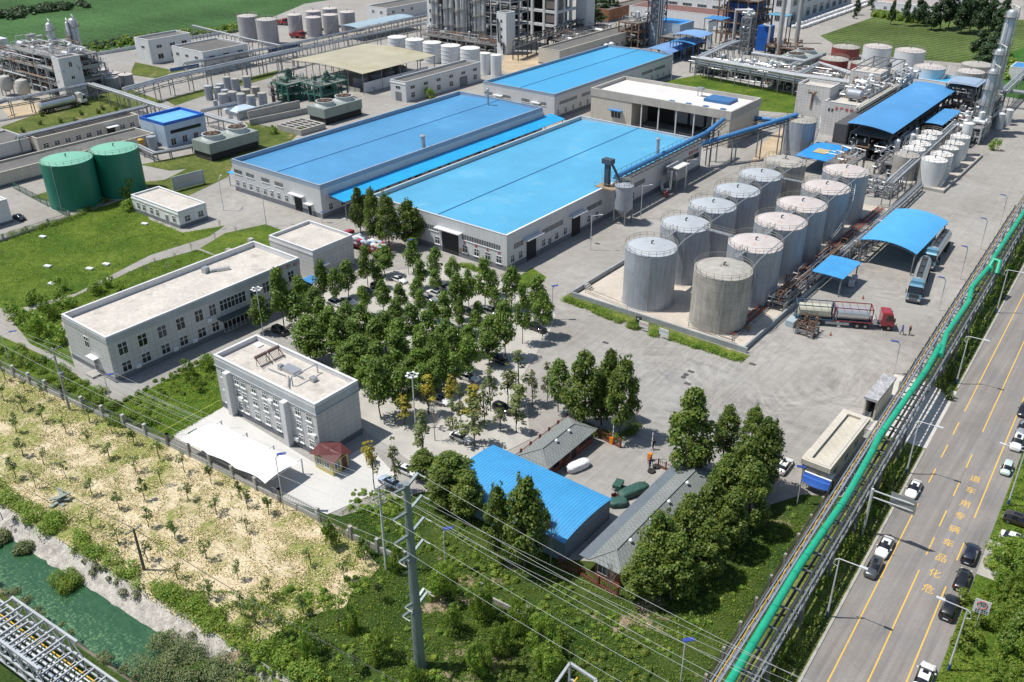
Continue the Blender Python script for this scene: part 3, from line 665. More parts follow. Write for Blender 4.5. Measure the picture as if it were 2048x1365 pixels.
for i in range(4): x = op0+9+i*5; MB().box(x, y0+8.0, 1.8, x+4.2, y0+8.95, 5.2).build('machine_panel', mat('panel grey blue', (.22,.25,.28), .6, grid=(.7,.5,.05,.5)), B)
for i in range(4): x = op0+9+i*5; MB().box(x, y0+7.0, 5.3, x+4.4, y0+8.9, 7.3).build('white_panel', M_RENDER, B)
window(B, Cc, 'S', 8.5, 2.3, 3.2, 1.9, 3, 1, gl=glass); slab_on(B, Cc, 'S', 8.5, 4.5, 4.2, .2, 1.2, M_BSHEET, 'canopy')
MB().box(x1-12.5, y0+9, H-.44, x1-5, y0+14.5, H+.35).build('skylight_cover', mat('dark blue cover', (.04,.14,.33), .5), B)
b = MB(); 
for i in range(4): b.box(x1-20+i*5, y0+3.2+i*.2, H-.44, x1-18.6+i*5, y0+4.2+i*.2, H-.2)
b.build('skylight', mat('dark blue cover', (.04,.14,.33), .5), B)
b = MB(); b.box(x1-16.5, y0+13, H-.44, x1-16.3, y0+13.2, H+1.4); b.box(x1-15.3, y0+13, H-.44, x1-15.1, y0+13.2, H+1.4); b.box(x1-16.7, y0+12.6, H+1.4, x1-14.9, y0+14, H+2.0); b.build('roof_tank', galv, B)
# long light grey building between
Lg = (-206.8, 203.3, -200.2, 239.2)
B = bld('workshop', 'narrow white two storey workshop with dark flat roof', Lg, 6.2, M_CLAD, M_ROOFG, par=.6, cornice=[(5.4, .25, .12)])
for i in range(6): window(B, Lg, 'E', 3+i*6, 3.7, 2.0, 1.0, 2, 1, gl=glass); window(B, Lg, 'E', 3+i*6, 1.0, 1.8, 1.6, 2, 2, gl=glass)
window(B, Lg, 'S', 3.3, 3.7, 2, 1, 2, 1, gl=glass); slab_on(B, Lg, 'S', 3.3, 0, 2.6, 2.8, .06, M_PLN, 'door'); slab_on(B, Lg, 'E', 27, 0, 3.4, 3, .3, M_PLN, 'door')
# gate house by the pipe rack: rotated along road -> nearly axis aligned
Gh = (-28.5, 95.4, -25.5, 109)
B = bld('gatehouse', 'cream tiled gatehouse with heavy parapet beside the green pipe rack', Gh, 4.0, M_TILEC, mat('gatehouse roof tiles', (.50,.46,.38), .9, grid=(1.3,1e6,.06,.3)), par=.4, pt=.55, cornice=[(2.9, .3, .2), (3.3, .7, .35)], cm=M_TILEC)
slab_on(B, Gh, 'W', 3, 2.5, 2.6, .15, 1.0, M_TILEC, 'canopy'); slab_on(B, Gh, 'W', 9.5, 2.5, 2.0, .15, .8, M_TILEC, 'canopy')
for a in (3, 7, 10.5): window(B, Gh, 'W', a, 1, 1.4, 1.2, 2, 1, gl=glass); window(B, Gh, 'E', a, 1, 1.4, 1.2, 2, 1, gl=glass)
gc = (-27.7, 114.8, -26.1, 122.6); B = thing('gate_housing', 'long stone housing box for the folding gate', 'gate housing', (-26.9, 118.7, 0))
b = MB(); b.box(gc[0], gc[1]+.4, 0, gc[0]+.2, gc[3], 3.2); b.box(gc[2]-.2, gc[1]+.4, 0, gc[2], gc[3], 3.2); b.box(gc[0]+.2, gc[3]-.2, 0, gc[2]-.2, gc[3], 3.2); b.build('wall', M_TILEC, B)
MB().box(gc[0]-.15, gc[1], 3.2, gc[2]+.15, gc[3]+.1, 3.6).build('roof', mat('patchy slate slab', (.34,.34,.35), .8, var=.3, sc=1, fine=.2), B)
gt = thing('folding_gate', 'retracted steel lattice folding gate half inside its housing', 'gate', (-26.9, 113, 0)); b = MB()
for i in range(10):
    y = 110.6+i*.42
    for x in (-27.3, -26.5): b.beam((x, y, 0), (x, y, 1.7), .06); b.beam((x, y, .2), (x, y+.4, 1.6), .04); b.beam((x, y+.4, .2), (x, y, 1.6), .04)
    b.beam((-27.3, y, 1.6), (-26.5, y, 1.6), .05)
b.build('lattice', galv, gt)
# brick lodges with grey tile roofs
def m_shingle():
    return mat('grey green tile roof', (.20,.22,.215), .85, var=.08, fine=.2, fsc=5, grid=(.55,1e6,.07,.35), lines=('y', .5, .14, .3))
M_SH = m_shingle(); M_BRK = mat('red brown brick', (.26,.085,.05), .85, var=.12, fine=.2, fsc=6, grid=(.5,.16,.03,.3))
def lodge(name, label, x0, y0, x1, y1, h, hr, wide=0):
    t = thing(name, label, 'lodge', ((x0+x1)/2, (y0+y1)/2, 0)); e = .5; ym0, ym1, xm = y0+1.6, y1-1.6, (x0+x1)/2
    MB().box(x0, y0, 0, x1, y1, h).build('wall', M_BRK, t)
    X0, Y0, X1, Y1 = x0-e-wide, y0-e, x1+e, y1+e; zl = h-.2; q = .10
    b = MB(); v = [(X0+wide,Y0,zl),(X1,Y0,zl),(X1,Y1,zl),(X0+wide,Y1,zl),(xm,ym0,hr),(xm,ym1,hr)]
    b.add(v, [(0,1,4),(1,2,5,4),(2,3,5),(3,0,4,5),(0,3,2,1)]); b.build('roof', M_SH, t)
    b = MB(); b.beam((xm,ym0,hr+.03),(xm,ym1,hr+.03),.22,.1)
    for cx_, cy_, k in ((X0+wide,Y0,0),(X1,Y0,0),(X1,Y1,1),(X0+wide,Y1,1)): b.beam((cx_,cy_,zl+.03),(xm,(ym0,ym1)[k],hr+.03),.18,.08)
    b.build('roof_ridge', mat('ridge tiles', (.19,.205,.205), .8), t)
    if wide: b = MB(); b.box(X0, Y0, zl-.16, X0+wide-.01, Y1, zl-.04); b.build('awning', mat('slate blue awning', (.13,.155,.18), .6), t)
    for f in ((.35, .75) if wide == 0 else (.12, .36, .58, .82)):
        y = ym0+(ym1-ym0)*f; b = MB(); b.tube((xm+.5, y, hr-.35), (xm+.5, y, hr+.12), .14); b.lathe(xm+.5, y, [(.24,hr+.12),(.1,hr+.3)]); b.build('roof_vent', white, t)
    return t
L1 = lodge('brick_lodge', 'brick lodge with grey tiled hip roof beside the blue arched shed', -58.3, 76.4, -54.4, 86.8, 2.4, 3.2)
R_ = (-58.3, 76.4, -54.4, 86.8)
for a in (2, 4.4, 8.0, 9.6): window(L1, R_, 'E', a, .9, 1.3, 1.1, 2, 1, frame=dsteel, gl=glass)
slab_on(L1, R_, 'E', 6.1, .05, 1.0, 2.1, .05, dark, 'door')
L2 = lodge('brick_lodge', 'long brick lodge with slate blue awning strip, shaded by big trees', -40.1, 65.8, -36.9, 87.6, 2.65, 3.45, wide=1.3)
R_ = (-40.1, 65.8, -36.9, 87.6)
for a in (3, 7, 11, 15, 19): window(L2, R_, 'W', a, .9, 1.4, 1.2, 2, 1, frame=dsteel, gl=glass)
window(L2, R_, 'S', 1.0, .8, 1.2, 1.2, 2, 1, frame=white, gl=glassl)
# blue arched shed: long axis along x, curved across y
def arched(name, label, cat, x0, y0, x1, y1, zl, rise, m, wall=None, curve='y', n=14, post=None, lift=0, th=.08):
    t = thing(name, label, cat, ((x0+x1)/2, (y0+y1)/2, 0)); vs = []; fs = []
    for k in range(n+1):
        u = k/n; z = zl+lift*u+rise*(1-(2*u-1)**2)
        if curve == 'y': vs += [(x0, y0+(y1-y0)*u, z), (x1, y0+(y1-y0)*u, z)]
        else: vs += [(x0+(x1-x0)*u, y0, z), (x0+(x1-x0)*u, y1, z)]
    K = len(vs); vs += [(a, b_, c-th) for a, b_, c in vs]
    for k in range(n):
        a = 2*k; f = (a, a+1, a+3, a+2) if curve == 'y' else (a, a+2, a+3, a+1)
        fs += [f, tuple(K+i for i in f[::-1]), (a, a+2, K+a+2, K+a), (a+1, K+a+1, K+a+3, a+3)]
    fs += [(0, K, K+1, 1), (2*n, 2*n+1, K+2*n+1, K+2*n)]
    MB().add(vs, fs).build('roof', m, t, smooth=True)
    if wall:
        b = MB(); q = .15
        if curve == 'y':
            for X in (x0+q, x1-q-.1):
                pts = [(X, y0+(y1-y0)*k/n, zl+lift*k/n+rise*(1-(2*k/n-1)**2)-th-.02) for k in range(n+1)]
                pl = [(X, y0+q, 0)]+[(X, max(y0+q, min(y1-q, p[1])), p[2]) for p in pts]+[(X, y1-q, 0)]
                b.add(pl, [tuple(range(len(pl)))]); b.add([(p[0]+.1, p[1], p[2]) for p in pl], [tuple(range(len(pl)))[::-1]])
            b.box(x0+q, y0+q, 0, x1-q, y0+q+.1, zl-.1); b.box(x0+q, y1-q-.1, 0, x1-q, y1-q, zl-.1+lift)
        b.build('wall', wall, t)
    if post:
        pm_, cols, rows = post; b = MB(); b2 = MB()
        for i in range(cols):
            for j in range(rows):
                X = x0+.4+(x1-x0-.8)*i/(cols-1); Y = y0+.4+(y1-y0-.8)*j/(rows-1); z = zl-.1+(lift*((Y-y0)/(y1-y0)) if curve == 'y' else lift*((X-x0)/(x1-x0)))
                if curve == 'x': z += rise*(1-(2*(X-x0)/(x1-x0)-1)**2)
                else: z += rise*(1-(2*(Y-y0)/(y1-y0)-1)**2)
                b.tube((X, Y, 0), (X, Y, z), .13)
        b.split('post', pm_, t)
        N = 10
        for j in range(rows if curve == 'x' else cols):
            P = []
            for k in range(N+1):
                u = k/N; z = zl+lift*u+rise*(1-(2*u-1)**2)-.12
                P.append(((x0+(x1-x0)*u, y0+.4+(y1-y0-.8)*j/(rows-1), z) if curve == 'x' else (x0+.4+(x1-x0-.8)*j/(cols-1), y0+(y1-y0)*u, z)))
            for k in range(N):
                a_, c_ = P[k], P[k+1]; d_ = .45; b2.beam(a_, c_, .07); b2.beam((a_[0],a_[1],a_[2]-d_), (c_[0],c_[1],c_[2]-d_), .07); b2.beam(a_, (c_[0],c_[1],c_[2]-d_), .045); b2.beam((a_[0],a_[1],a_[2]-d_), a_, .045)
        b2.build('truss', pm_, t)
    return t
sh = arched('arched_shed', 'shed with bright blue curved corrugated roof beside the brick lodge', 'shed', -62.0, 65.2, -43.9, 75.1, 3.0, .5, mat('corrugated blue roof', (.055,.30,.60), .45, var=.08, lines=('x', .42, .25, .35)), wall=mat('blue grey shed wall', (.18,.24,.29), .7, lines=('u', .6, .1, .2)))
arched('loading_canopy', 'curved light blue loading canopy on trussed steel posts next to parked tankers', 'canopy', -47.3, 167.4, -36.8, 187.8, 4.8, .95, mat('sky blue canopy', (.08,.36,.68), .45, var=.06, lines=('y', 1.0, .06, .15)), curve='x', post=(steel, 2, 4), lift=-.3)
arched('loading_canopy', 'small flat blue canopy on thin posts at the tank farm corner', 'canopy', -49.8, 150.4, -44.1, 159.5, 3.7, .1, mat('sky blue canopy flat', (.06,.30,.62), .45, lines=('y', 1.0, .06, .15)), curve='x', post=(steel, 2, 2))
# ---------------- tanks, racks, process plant ----------------
M_TB = mat('blue grey tank paint', (.33,.36,.405), .5, .1, var=.09, sc=.25, fine=.06, streak=.2, grid=(1e6,1.6,.04,.14), stain=(.3,(.24,.25,.27),.58,.5))
M_TBR = mat('weathered grey tank', (.37,.35,.315), .7, var=.14, sc=.4, fine=.08, streak=.3, grid=(1e6,1.5,.06,.3))
M_RB = mat('pale blue tank roof', (.42,.45,.48), .55, .1, var=.1, sc=.4, stain=(.4,(.34,.36,.38),.62,.5))
M_RP = mat('pinkish tank roof', (.50,.455,.44), .6, var=.1, sc=.4, stain=(.45,(.44,.28,.19),.56,.6))
M_RG = mat('grey weathered tank roof', (.36,.345,.31), .7, var=.15, sc=.5, streak=0, stain=(.8,(.22,.19,.16),.55,.6))
M_WT = mat('white tank paint', (.62,.64,.66), .45, .05, var=.05, streak=.1)
M_WR = mat('white tank roof', (.66,.65,.63), .6, var=.08, sc=.8, stain=(.9,(.4,.33,.27),.6,.5))
M_GT = mat('green tank paint', (.008,.17,.115), .45, var=.06, streak=.12); M_GTR = mat('mint tank roof', (.17,.42,.31), .55, var=.06, sc=.3)
M_RED = mat('red brown tank paint', (.22,.045,.04), .6, var=.1, streak=.15)
M_RAIL = mat('railing paint', (.24,.23,.20), .6, .2)
def railing(b, cx, cy, r, z, n, h=.95, m=0):
    for hh in (h, h*.55): b.pipe([(cx+r*cos(2*pi*k/n), cy+r*sin(2*pi*k/n), z+hh) for k in range(n+1)], .035, n=4, m=m, caps=False)
    for k in range(n): a = 2*pi*k/n; b.beam((cx+r*cos(a), cy+r*sin(a), z), (cx+r*cos(a), cy+r*sin(a), z+h), .05, m=m)
def tank(px, py, rpx, h, label, shell, roof, rise=.13, rail=True, stair=None, group=None, bands=0, lad=True, pos=None, n=32, name='storage_tank', seg=0):
    if pos: x, y, r = pos
    else: g = G(px, py, h); x, y = g.x, g.y; r = rpx*(g-CP).dot(FW)/FPX
    t = thing(name, label, 'tank', (x, y, 0), group)
    b = MB(); b.lathe(x, y, [(r, .12), (r, h)], n); o = b.build('shell', shell, t, True)
    b = MB(); b.lathe(x, y, [(r+.03, h-.02), (r+.03, h+.02), (r*.72, h+r*rise*.55), (r*.35, h+r*rise*.9), (.02, h+r*rise)], n, capb=True)
    if seg:
        for k in range(seg): a = 2*pi*k/seg; b.beam((x+.4*cos(a), y+.4*sin(a), h+r*rise+.02), (x+r*.98*cos(a), y+r*.98*sin(a), h+.05), .05)
    b.build('roof', roof, t, True)
    b = MB(); b.lathe(x, y, [(r+.3, 0), (r+.3, .14), (r+.001, .15)], n); b.build('base_ring', conc, t)
    if bands:
        b = MB()
        for k in range(bands): z = h*(k+1)/(bands+1); b.lathe(x, y, [(r+.005, z), (r+.08, z+.02), (r+.08, z+.12), (r+.005, z+.14)], n)
        b.build('band', shell, t)
    if rail: b = MB(); railing(b, x, y, r+.02, h, 22 if r > 3 else 14); b.build('railing', M_RAIL, t)
    if r > 2: b = MB(); b.tube((x, y, h+r*rise-.02), (x, y, h+r*rise+.5), .12); b.tube((x, y, h+r*rise+.5), (x+.3, y, h+r*rise+.62), .13); b.build('vent', dsteel, t)
    if stair is not None:
        b = MB(); a0, sweep = stair; N = int(h*3); P = []
        for k in range(N+1):
            a = a0+sweep*k/N; z = .2+(h-.2)*k/N; c, s_ = cos(a), sin(a); b.beam((x+(r+.02)*c, y+(r+.02)*s_, z), (x+(r+.8)*c, y+(r+.8)*s_, z), .26, .05); P.append((x+(r+.8)*c, y+(r+.8)*s_, z+.9))
        b.pipe(P, .04, n=4); b.pipe([(p[0], p[1], p[2]-.9) for p in P], .06, n=4); b.build('spiral_stair', galv, t)
    if lad and r > 1.5:
        a = radians(-62); c, s_ = cos(a), sin(a); b = MB()
        b.tube((x+(r+.12)*c, y+(r+.12)*s_, .3), (x+(r+.12)*c, y+(r+.12)*s_, h-.3), .07, n=6); b.beam((x+(r+.12)*c, y+(r+.12)*s_, h-.3), (x+(r-.1)*c, y+(r-.1)*s_, h-.05), .1)
        b.build('level_pipe', galv, t)
    return t, x, y, r
FA = ['front', 'second', 'third', 'fourth', 'fifth', 'rearmost']
TA = []; TB = []
for i, (px, py, r) in enumerate(((1303,494,52), (1371,448,49.5), (1425,411,47), (1474,381,45), (1522,350,43), (1570,323,41.5))):
    TA.append(tank(px, py, r, 10.3, f'blue grey storage tank, {FA[i]} in the left row of the tank farm' if i < 5 else 'weathered grey tank with ribbed roof, rearmost in left row of the tank farm', M_TB if i < 5 else M_TBR, M_RB if i < 5 else M_RG, group='tank farm', seg=0 if i < 5 else 22))
for i, (px, py, r) in enumerate(((1447,538,58), (1511,487,54), (1562,443,51.5), (1604,409,49.5), (1652,375,47), (1692,342,44.5))):
    TB.append(tank(px, py, r, 9.8 if i == 0 else 10.3, f'storage tank with pinkish roof, {FA[i]} in the right row of the tank farm' if i else 'brown grey streaked concrete-coloured tank with ribbed roof, front of right row', M_TBR if i == 0 else M_TB, M_RG if i == 0 else M_RP, group='tank farm', seg=26 if i == 0 else 0, stair=(-.9, 1.4) if i == 4 else None))
def walkway(a, b_, z, label):
    (_, x0, y0, r0), (_, x1, y1, r1) = a, b_; d = Vector((x1-x0, y1-y0, 0)).normalized(); n_ = Vector((-d.y, d.x, 0))
    p = Vector((x0, y0, z))+d*(r0*.92); q = Vector((x1, y1, z))-d*(r1*.92); t = thing('walkway', label, 'walkway', ((x0+x1)/2, (y0+y1)/2, z), 'walkways joining tank tops')
    MB().beam(p, q, .9, .1).build('deck', galv, t); b = MB()
    for s_ in (-.45, .45):
        for h in (.5, .95): b.beam(p+n_*s_+Vector((0,0,h)), q+n_*s_+Vector((0,0,h)), .05)
        for k in range(4): c = p.lerp(q, k/3)+n_*s_; b.beam(c, c+Vector((0,0,.95)), .05)
    b.build('railing', M_RAIL, t)
for i in range(5): walkway(TA[i], TA[i+1], 10.45, f'metal walkway between {FA[i]} and {FA[i+1]} tanks of left row'); walkway(TB[i], TB[i+1], 10.45, f'metal walkway between {FA[i]} and {FA[i+1]} tanks of right row')
for i in (1, 4): walkway(TA[i], TB[i], 10.45, f'cross walkway joining the {FA[i]} tanks of both rows')
# overhead pipes across the farm
for a, b_, lab in ((TA[0], TA[5], 'long thin pipe stretched over the left row of tanks'), (TB[0], TB[5], 'long thin pipe stretched over the right row of tanks')):
    b = MB(); b.pipe([(a[1]+a[3]*.95, a[2]+.5, 10.6), (a[1]+a[3]*.9, a[2]+4, 11.2), (b_[1]+b_[3]*.85, b_[2], 11.2)], .09, n=6); tag(b.build('overhead_pipe', galv, org=(a[1], a[2], 10)), lab, 'pipe')
# bund wall
bw = thing('bund_wall', 'low grey concrete wall round the tank farm', 'wall', (-82, 122, 0)); b = MB()
b.box(-82.3, 122.05, 0, -48.5, 122.35, .95); b.build('wall_panel', mat('bund wall concrete', (.30,.32,.34), .85, var=.15, streak=.1), bw)
MB().box(-82.5, 122.36, 0, -82.2, 162, .95).build('wall_panel', mat('bund wall concrete', (.3,.32,.34)), bw); MB().box(-49.3, 122.36, 0, -49.0, 200, .95).build('wall_panel', MATS['bund wall concrete'], bw)
b = MB()
for k in range(4): b.box(-82.15+k*.35, 126, 0, -81.8+k*.35, 127.2, .9-k*.22)
b.build('step', conc, bw)
def rail_line(name, label, pts, h=1.0, sp=2.0, m=None, r=.03):
    b = MB(); 
    for i in range(len(pts)-1):
        p, q = Vector((*pts[i], 0)), Vector((*pts[i+1], 0)); n_ = max(1, int((q-p).length/sp))
        for hh in (h, h*.5): b.beam(p+Vector((0,0,hh)), q+Vector((0,0,hh)), r*2)
        for k in range(n_+1): c = p.lerp(q, k/n_); b.beam(c, c+Vector((0,0,h)), r*2)
    return tag(b.build(name, m or M_RAIL, org=(*pts[0], 0)), label, 'railing')
rail_line('guard_rail', 'thin pipe rail on the pale pad before the front blue tank', [(-81, 124.8), (-71.5, 123.6)], 1.1, 5)
rail_line('guard_rail', 'thin pipe rail on the pale pad before the brown tank', [(-60, 124.2), (-51.5, 123.8)], 1.1, 5)
# floor pipes inside the bund
fp_ = thing('ground_pipes', 'bundle of low pipes running beside the right row of tanks', 'pipes', (-53, 118, 0))
for i in range(6):
    b = MB(); x = -52.2-i*.32; b.pipe([(x, 124+i, .4), (x, 199, .4)], .08+.03*(i%3), n=6); b.build('pipe', [galv, rust, mat('red pipe', (.3,.05,.04), .5)][i%3], fp_)
b = MB()
for k in range(20): b.box(-54.3, 124.5+k*4, 0, -51.8, 124.7+k*4, .3)
b.split('pipe_sleeper', conc, fp_)
for k, (t_, x, y, r) in enumerate(TB):
    b = MB(); b.pipe([(x+r, y, .6), (x+r+.8, y, .6), (-53.6, y+.3, .6)], .16, n=8); b.lathe(x+r+.9, y, [(.3,.3),(.3,1.1),(.1,1.3)], 8); b.build('outlet_pipe', rust, t_)
# ---- small tank groups ----
NO = ['front', 'second', 'third', 'fourth', 'fifth', 'sixth', 'seventh', 'eighth', 'ninth']
for i, (px, py, r, hh) in enumerate(((1869.5,319,24.5,5.8), (1884,308,21.5,5.8), (1899,296,17.5,5.6), (1910,286,18,5.8), (1921,273,18.5,5.8))):
    tank(px, py, r, hh, f'{"white" if i != 2 else "grey"} tank, {NO[i]} in the outer row of the compact tank group', M_WT if i != 2 else M_TB, M_WR, group='compact tank group by the yard', stair=(-.6, 1.1) if i == 0 else None, lad=False)
for i, (px, py, r, hh) in enumerate(((1814,310,24,5.6), (1828,297,22,5.8), (1840.5,287,21,5.8), (1853,275,20,5.8), (1864,265,19.5,5.8))):
    tank(px, py, r, hh, f'{"white domed" if i else "dull grey"} tank, {NO[i]} in the inner row of the compact tank group', M_WT if i else M_TBR, M_WR if i else M_RG, group='compact tank group by the yard', lad=False)
tank(1938, 247, 10, 8.2, 'tall narrow cream tank behind the compact tank group', M_WT, M_WR, rail=False, lad=False)
bw2 = thing('bund_wall', 'low concrete wall round the compact tank group', 'wall', (-46, 218, 0)); b = MB()
b.box(-58, 217.6, 0, -45.2, 217.9, .7); b.split('wall_panel', conc, bw2); MB().box(-45.5, 217.9, 0, -45.2, 252, .7).build('wall_panel', conc, bw2)
sheet('bund_floor', [(-58, 217.9), (-45.5, 217.9), (-45.5, 252), (-58, 252)], .02, M_PAD, px=False)
for i, (px, py, r) in enumerate(((494,32,20), (532,39,21), (588.5,29.5,14.5), (626,34.5,15.5), (660,29.5,15.5), (694,24,15), (626,22.5,15), (659,17,15))):
    tank(px, py, r, 9.5 if i < 2 else 7.5, ['large grey tank at the field edge, leftmost of all', 'large grey tank at the field edge, nearest the red truck', 'grey tank with buff roof right after the two large ones', 'grey tank, front middle of the far group', 'grey tank with slanting stair in the far group', 'grey tank, rightmost of the far group', 'grey tank half hidden, rear left of far group', 'grey tank half hidden, rear right of far group'][i], mat('pinkish grey tank', (.36,.35,.37), .6, var=.08, streak=.12), M_RP, group='far tank group at the field', rail=i < 2, stair=(-1.2, 1.3) if i in (0, 2, 4) else None, lad=False)
for i, (px, py, r) in enumerate(((794,74,18.7), (829,79,18.7), (864,85,18.7), (901,91,19.5), (940,96,20))):
    tank(px, py, r, 7.0, f'white banded tank, {["leftmost","second from left","middle","fourth from left","rightmost"][i]} behind the tan roofed shed', M_WT, M_WR, group='white banded tanks', bands=4, lad=False, rail=False, stair=(-1.4, 1.2) if i == 0 else None)
tank(970.5, 106.5, 10.8, 7.0, 'slim white tank beside the banded tanks, left one of the pair', M_WT, M_WR, rail=False, lad=False); tank(992, 110, 11, 7.0, 'slim white tank beside the banded tanks, right one of the pair', M_WT, M_WR, rail=False, lad=False)
SM = [(415,172,7.7,4.4),(434,175,7,3.8),(449,180,7,3.5),(439,168,8,3.2),(453,154,7.7,4),(469,157.5,8.2,4),(492,153,8.2,4),(445,188,9.7,3.9),(464,184,8.7,4),(481,188,8.7,4),(501,191,8.7,4),(523.6,186,8.7,4.2),(491,179,9,3.4),(510,174,8.5,3.2),(430,201,4.6,2.6)]
lb = ['lone slim blue grey tank at left of the cluster','slim grey tank second from left in the cluster','low tank hidden behind the front blue grey tanks','low pale topped tank at the rear left','tall tank, left of the three at the rear','tall tank, middle of the three at the rear','wide tank, right of the three at the rear','blue grey tank, first in the front row of five','blue grey tank, second in the front row of five','blue grey tank, third in the front row of five','blue grey tank, fourth in the front row of five','blue grey tank, fifth and rightmost in the front row','brownish low tank behind the front row','brownish low tank at the right rear','smallest grey tank in front of the slim ones']
for i, (px, py, r, hh) in enumerate(SM): tank(px, py, r, hh, lb[i], M_TB if i not in (12, 13) else M_TBR, M_RG if i > 3 else M_RB, rail=False, group='cluster of small blue grey tanks', lad=False, n=20, rise=.08)
sb = [(200,151,10,3.2),(220.5,155,15,3.6),(250,149,14,3.6),(185,132,12,2.6),(203,139,12,2.6),(226,146,12,2.6),(180,148,9,3.2)]
for i, (px, py, r, hh) in enumerate(sb): tank(px, py, r, hh, f'grey shadowed tank beside the whitewashed tower, {["front left","front middle","front right","rear left","rear middle","rear right","far left hidden"][i]}', mat('dull grey tank', (.24,.25,.27), .6, streak=.2), M_RP, rail=False, group='tanks beside the whitewashed tower', lad=False, n=20, rise=.08)
tank(132, 318, 49.5, 10.4, 'large dark green tank with mint roof, left one nearer the lawn', M_GT, M_GTR, group='green tanks', rise=.1); tank(227, 297, 46.5, 10.4, 'large dark green tank with mint roof, right one', M_GT, M_GTR, group='green tanks', rise=.1, lad=False)
for i, (px, py, r, hh, s_, lab) in enumerate(((1669,118,27.5,4,M_RED,'red brown tank with grey roof, left front'), (1692.5,94,27,4,M_RED,'red brown tank with grey roof, rear'), (1727,126,24,4.2,M_RED,'red brown tank half hidden by the tiled stair block'), (1756,93,27.5,6.5,M_WT,'pale blue white tank with rusty rim behind red tanks'), (1821,101,29,6.5,M_WT,'pale blue white tank with buff roof, right of its twin'), (1860,134,30,6.5,M_WT,'white tank with cream roof behind the long blue roof'), (1941,143,27,7.5,M_TBR,'grey tank with pinkish roof beside the dark pump frame'), (1956,129,30,7.5,M_TBR,'grey tank partly hidden behind its neighbour near the columns'))):
    tank(px, py, r, hh, lab, s_, M_RG if i in (0,1,2,7) else M_RP, group='large tanks at the plant edge', lad=False, rail=i not in (7,), stair=(-1, 1.2) if i == 5 else None)
tank(1603, 240, 30, 8.8, 'tall blue grey tank against the white tiled production block', M_TB, M_RG, stair=(-.9, 1.5), seg=16)
tank(1664, 318, 13, 3.0, 'small grey tank under the low blue shelter', M_TB, M_RG, rail=False, lad=False)
tank(1201.0/3.9+0, 266, 0, 3.6, 'small grey tank with domed top at foot of blue box building', M_TB, M_TB, rail=False, lad=False, pos=(*G(307, 300)[:2], 1.2)); tank(0, 0, 0, 3.0, 'ochre yellow filter vessel by the green tanks', mat('ochre vessel', (.5,.3,.05), .5), mat('ochre vessel', (.5,.3,.05)), rail=False, lad=False, pos=(*G(285, 302)[:2], .8), rise=.4)
for i, (px, py) in enumerate(((1952,240),(1974,248),(1968,232),(1990,240))): tank(0, 0, 0, 4.2, f'small white vessel near the tall columns, {["nearest left","nearest right","behind left","behind right"][i]}', M_WT, M_WT, rail=False, lad=False, pos=(*G(px+22, py+10)[:2], 1.1), rise=.35, n=18)
# ---- pipe racks ----
def rack(label, pts, z, pipes, w=2.0, sp=6, levels=1, m=None, legs=True, group='pipe racks', name='pipe_rack', deck=False):
    """pts: world xy; pipes: (offset, dz, radius, material)"""
    m = m or steel; t = thing(name, label, 'pipe rack', (*pts[0], 0), group); P = [Vector((p[0], p[1], 0)) for p in pts]; b = MB(); lg = MB()
    nr = []
    for i in range(len(P)):
        d = (P[min(i+1, len(P)-1)]-P[max(i-1, 0)]).normalized(); nr.append(Vector((-d.y, d.x, 0)))
    for lv in range(levels):
        zz = z-lv*1.6
        for s_ in (-w/2, w/2):
            for i in range(len(P)-1): b.beam(P[i]+nr[i]*s_+Vector((0,0,zz-.15)), P[i+1]+nr[i+1]*s_+Vector((0,0,zz-.15)), .14, .22)
        for i in range(len(P)-1):
            L = (P[i+1]-P[i]).length; n_ = max(1, int(L/(sp/2)))
            for k in range(n_+1): c = P[i].lerp(P[i+1], k/n_); b.beam(c-nr[i]*w/2+Vector((0,0,zz-.13)), c+nr[i]*w/2+Vector((0,0,zz-.13)), .12, .16)
    if legs:
        for i in range(len(P)-1):
            L = (P[i+1]-P[i]).length; n_ = max(1, round(L/sp))
            for k in range(n_+(i == len(P)-2)):
                c = P[i].lerp(P[i+1], k/n_); 
                for s_ in (-w/2, w/2): q = c+nr[i]*s_; lg.beam(q, q+Vector((0,0,z-.26)), .2)
                b.beam(c-nr[i]*w/2+Vector((0,0,z*.45)), c+nr[i]*w/2+Vector((0,0,z*.75)), .08)
        lg.split('post', m, t)
    b.build('frame', m, t)
    for off, dz, r, pm_ in pipes:
        b = MB(); b.pipe([p+n_*off+Vector((0,0,z+dz+r)) for p, n_ in zip(P, nr)], r, n=8 if r > .15 else 6); b.build('pipe', pm_, t, True)
    return t
def gp(pts, z): return [tuple(G(x, y, z)[:2]) for x, y in pts]
PW = [(-.7,0,.22,wpipe), (-.1,0,.16,galv), (.35,0,.12,galv), (.75,0,.18,wpipe)]
PG = [(-.7,0,.2,galv), (0,0,.28,galv), (.6,0,.15,galv)]
rack('steel pipe rack in front of the whitewashed tower at far left', gp([(-25,208),(60,193),(180,168)], 5), 5, PG, levels=2)
rack('pipe bridge descending from whitewashed tower to the blue box building', gp([(180,168),(245,188),(300,207),(352,222)], 5), 5, PW, w=2.4)
rack('long pipe rack crossing behind the small tank cluster', gp([(250,182),(340,157),(520,118),(590,103)], 5.5), 5.5, PG+[(.9,.3,.3,wpipe)], w=2.2, sp=7, levels=2)
rack('upper pipe rack running past the tan roofed shed', gp([(495,122),(700,78),(862,45)], 5.5), 5.5, PG, w=2, sp=7)
rack('second far pipe rack with walkway near the white office blocks', gp([(370,128),(600,85),(690,66),(860,30)], 5), 5, PG, w=2, sp=7, levels=2)
rack('white pipe rack sloping from field edge to far tanks', gp([(385,52),(500,80),(560,92)], 6), 6, [(0,0,.2,wpipe),(.5,0,.15,wpipe)], w=1.5)
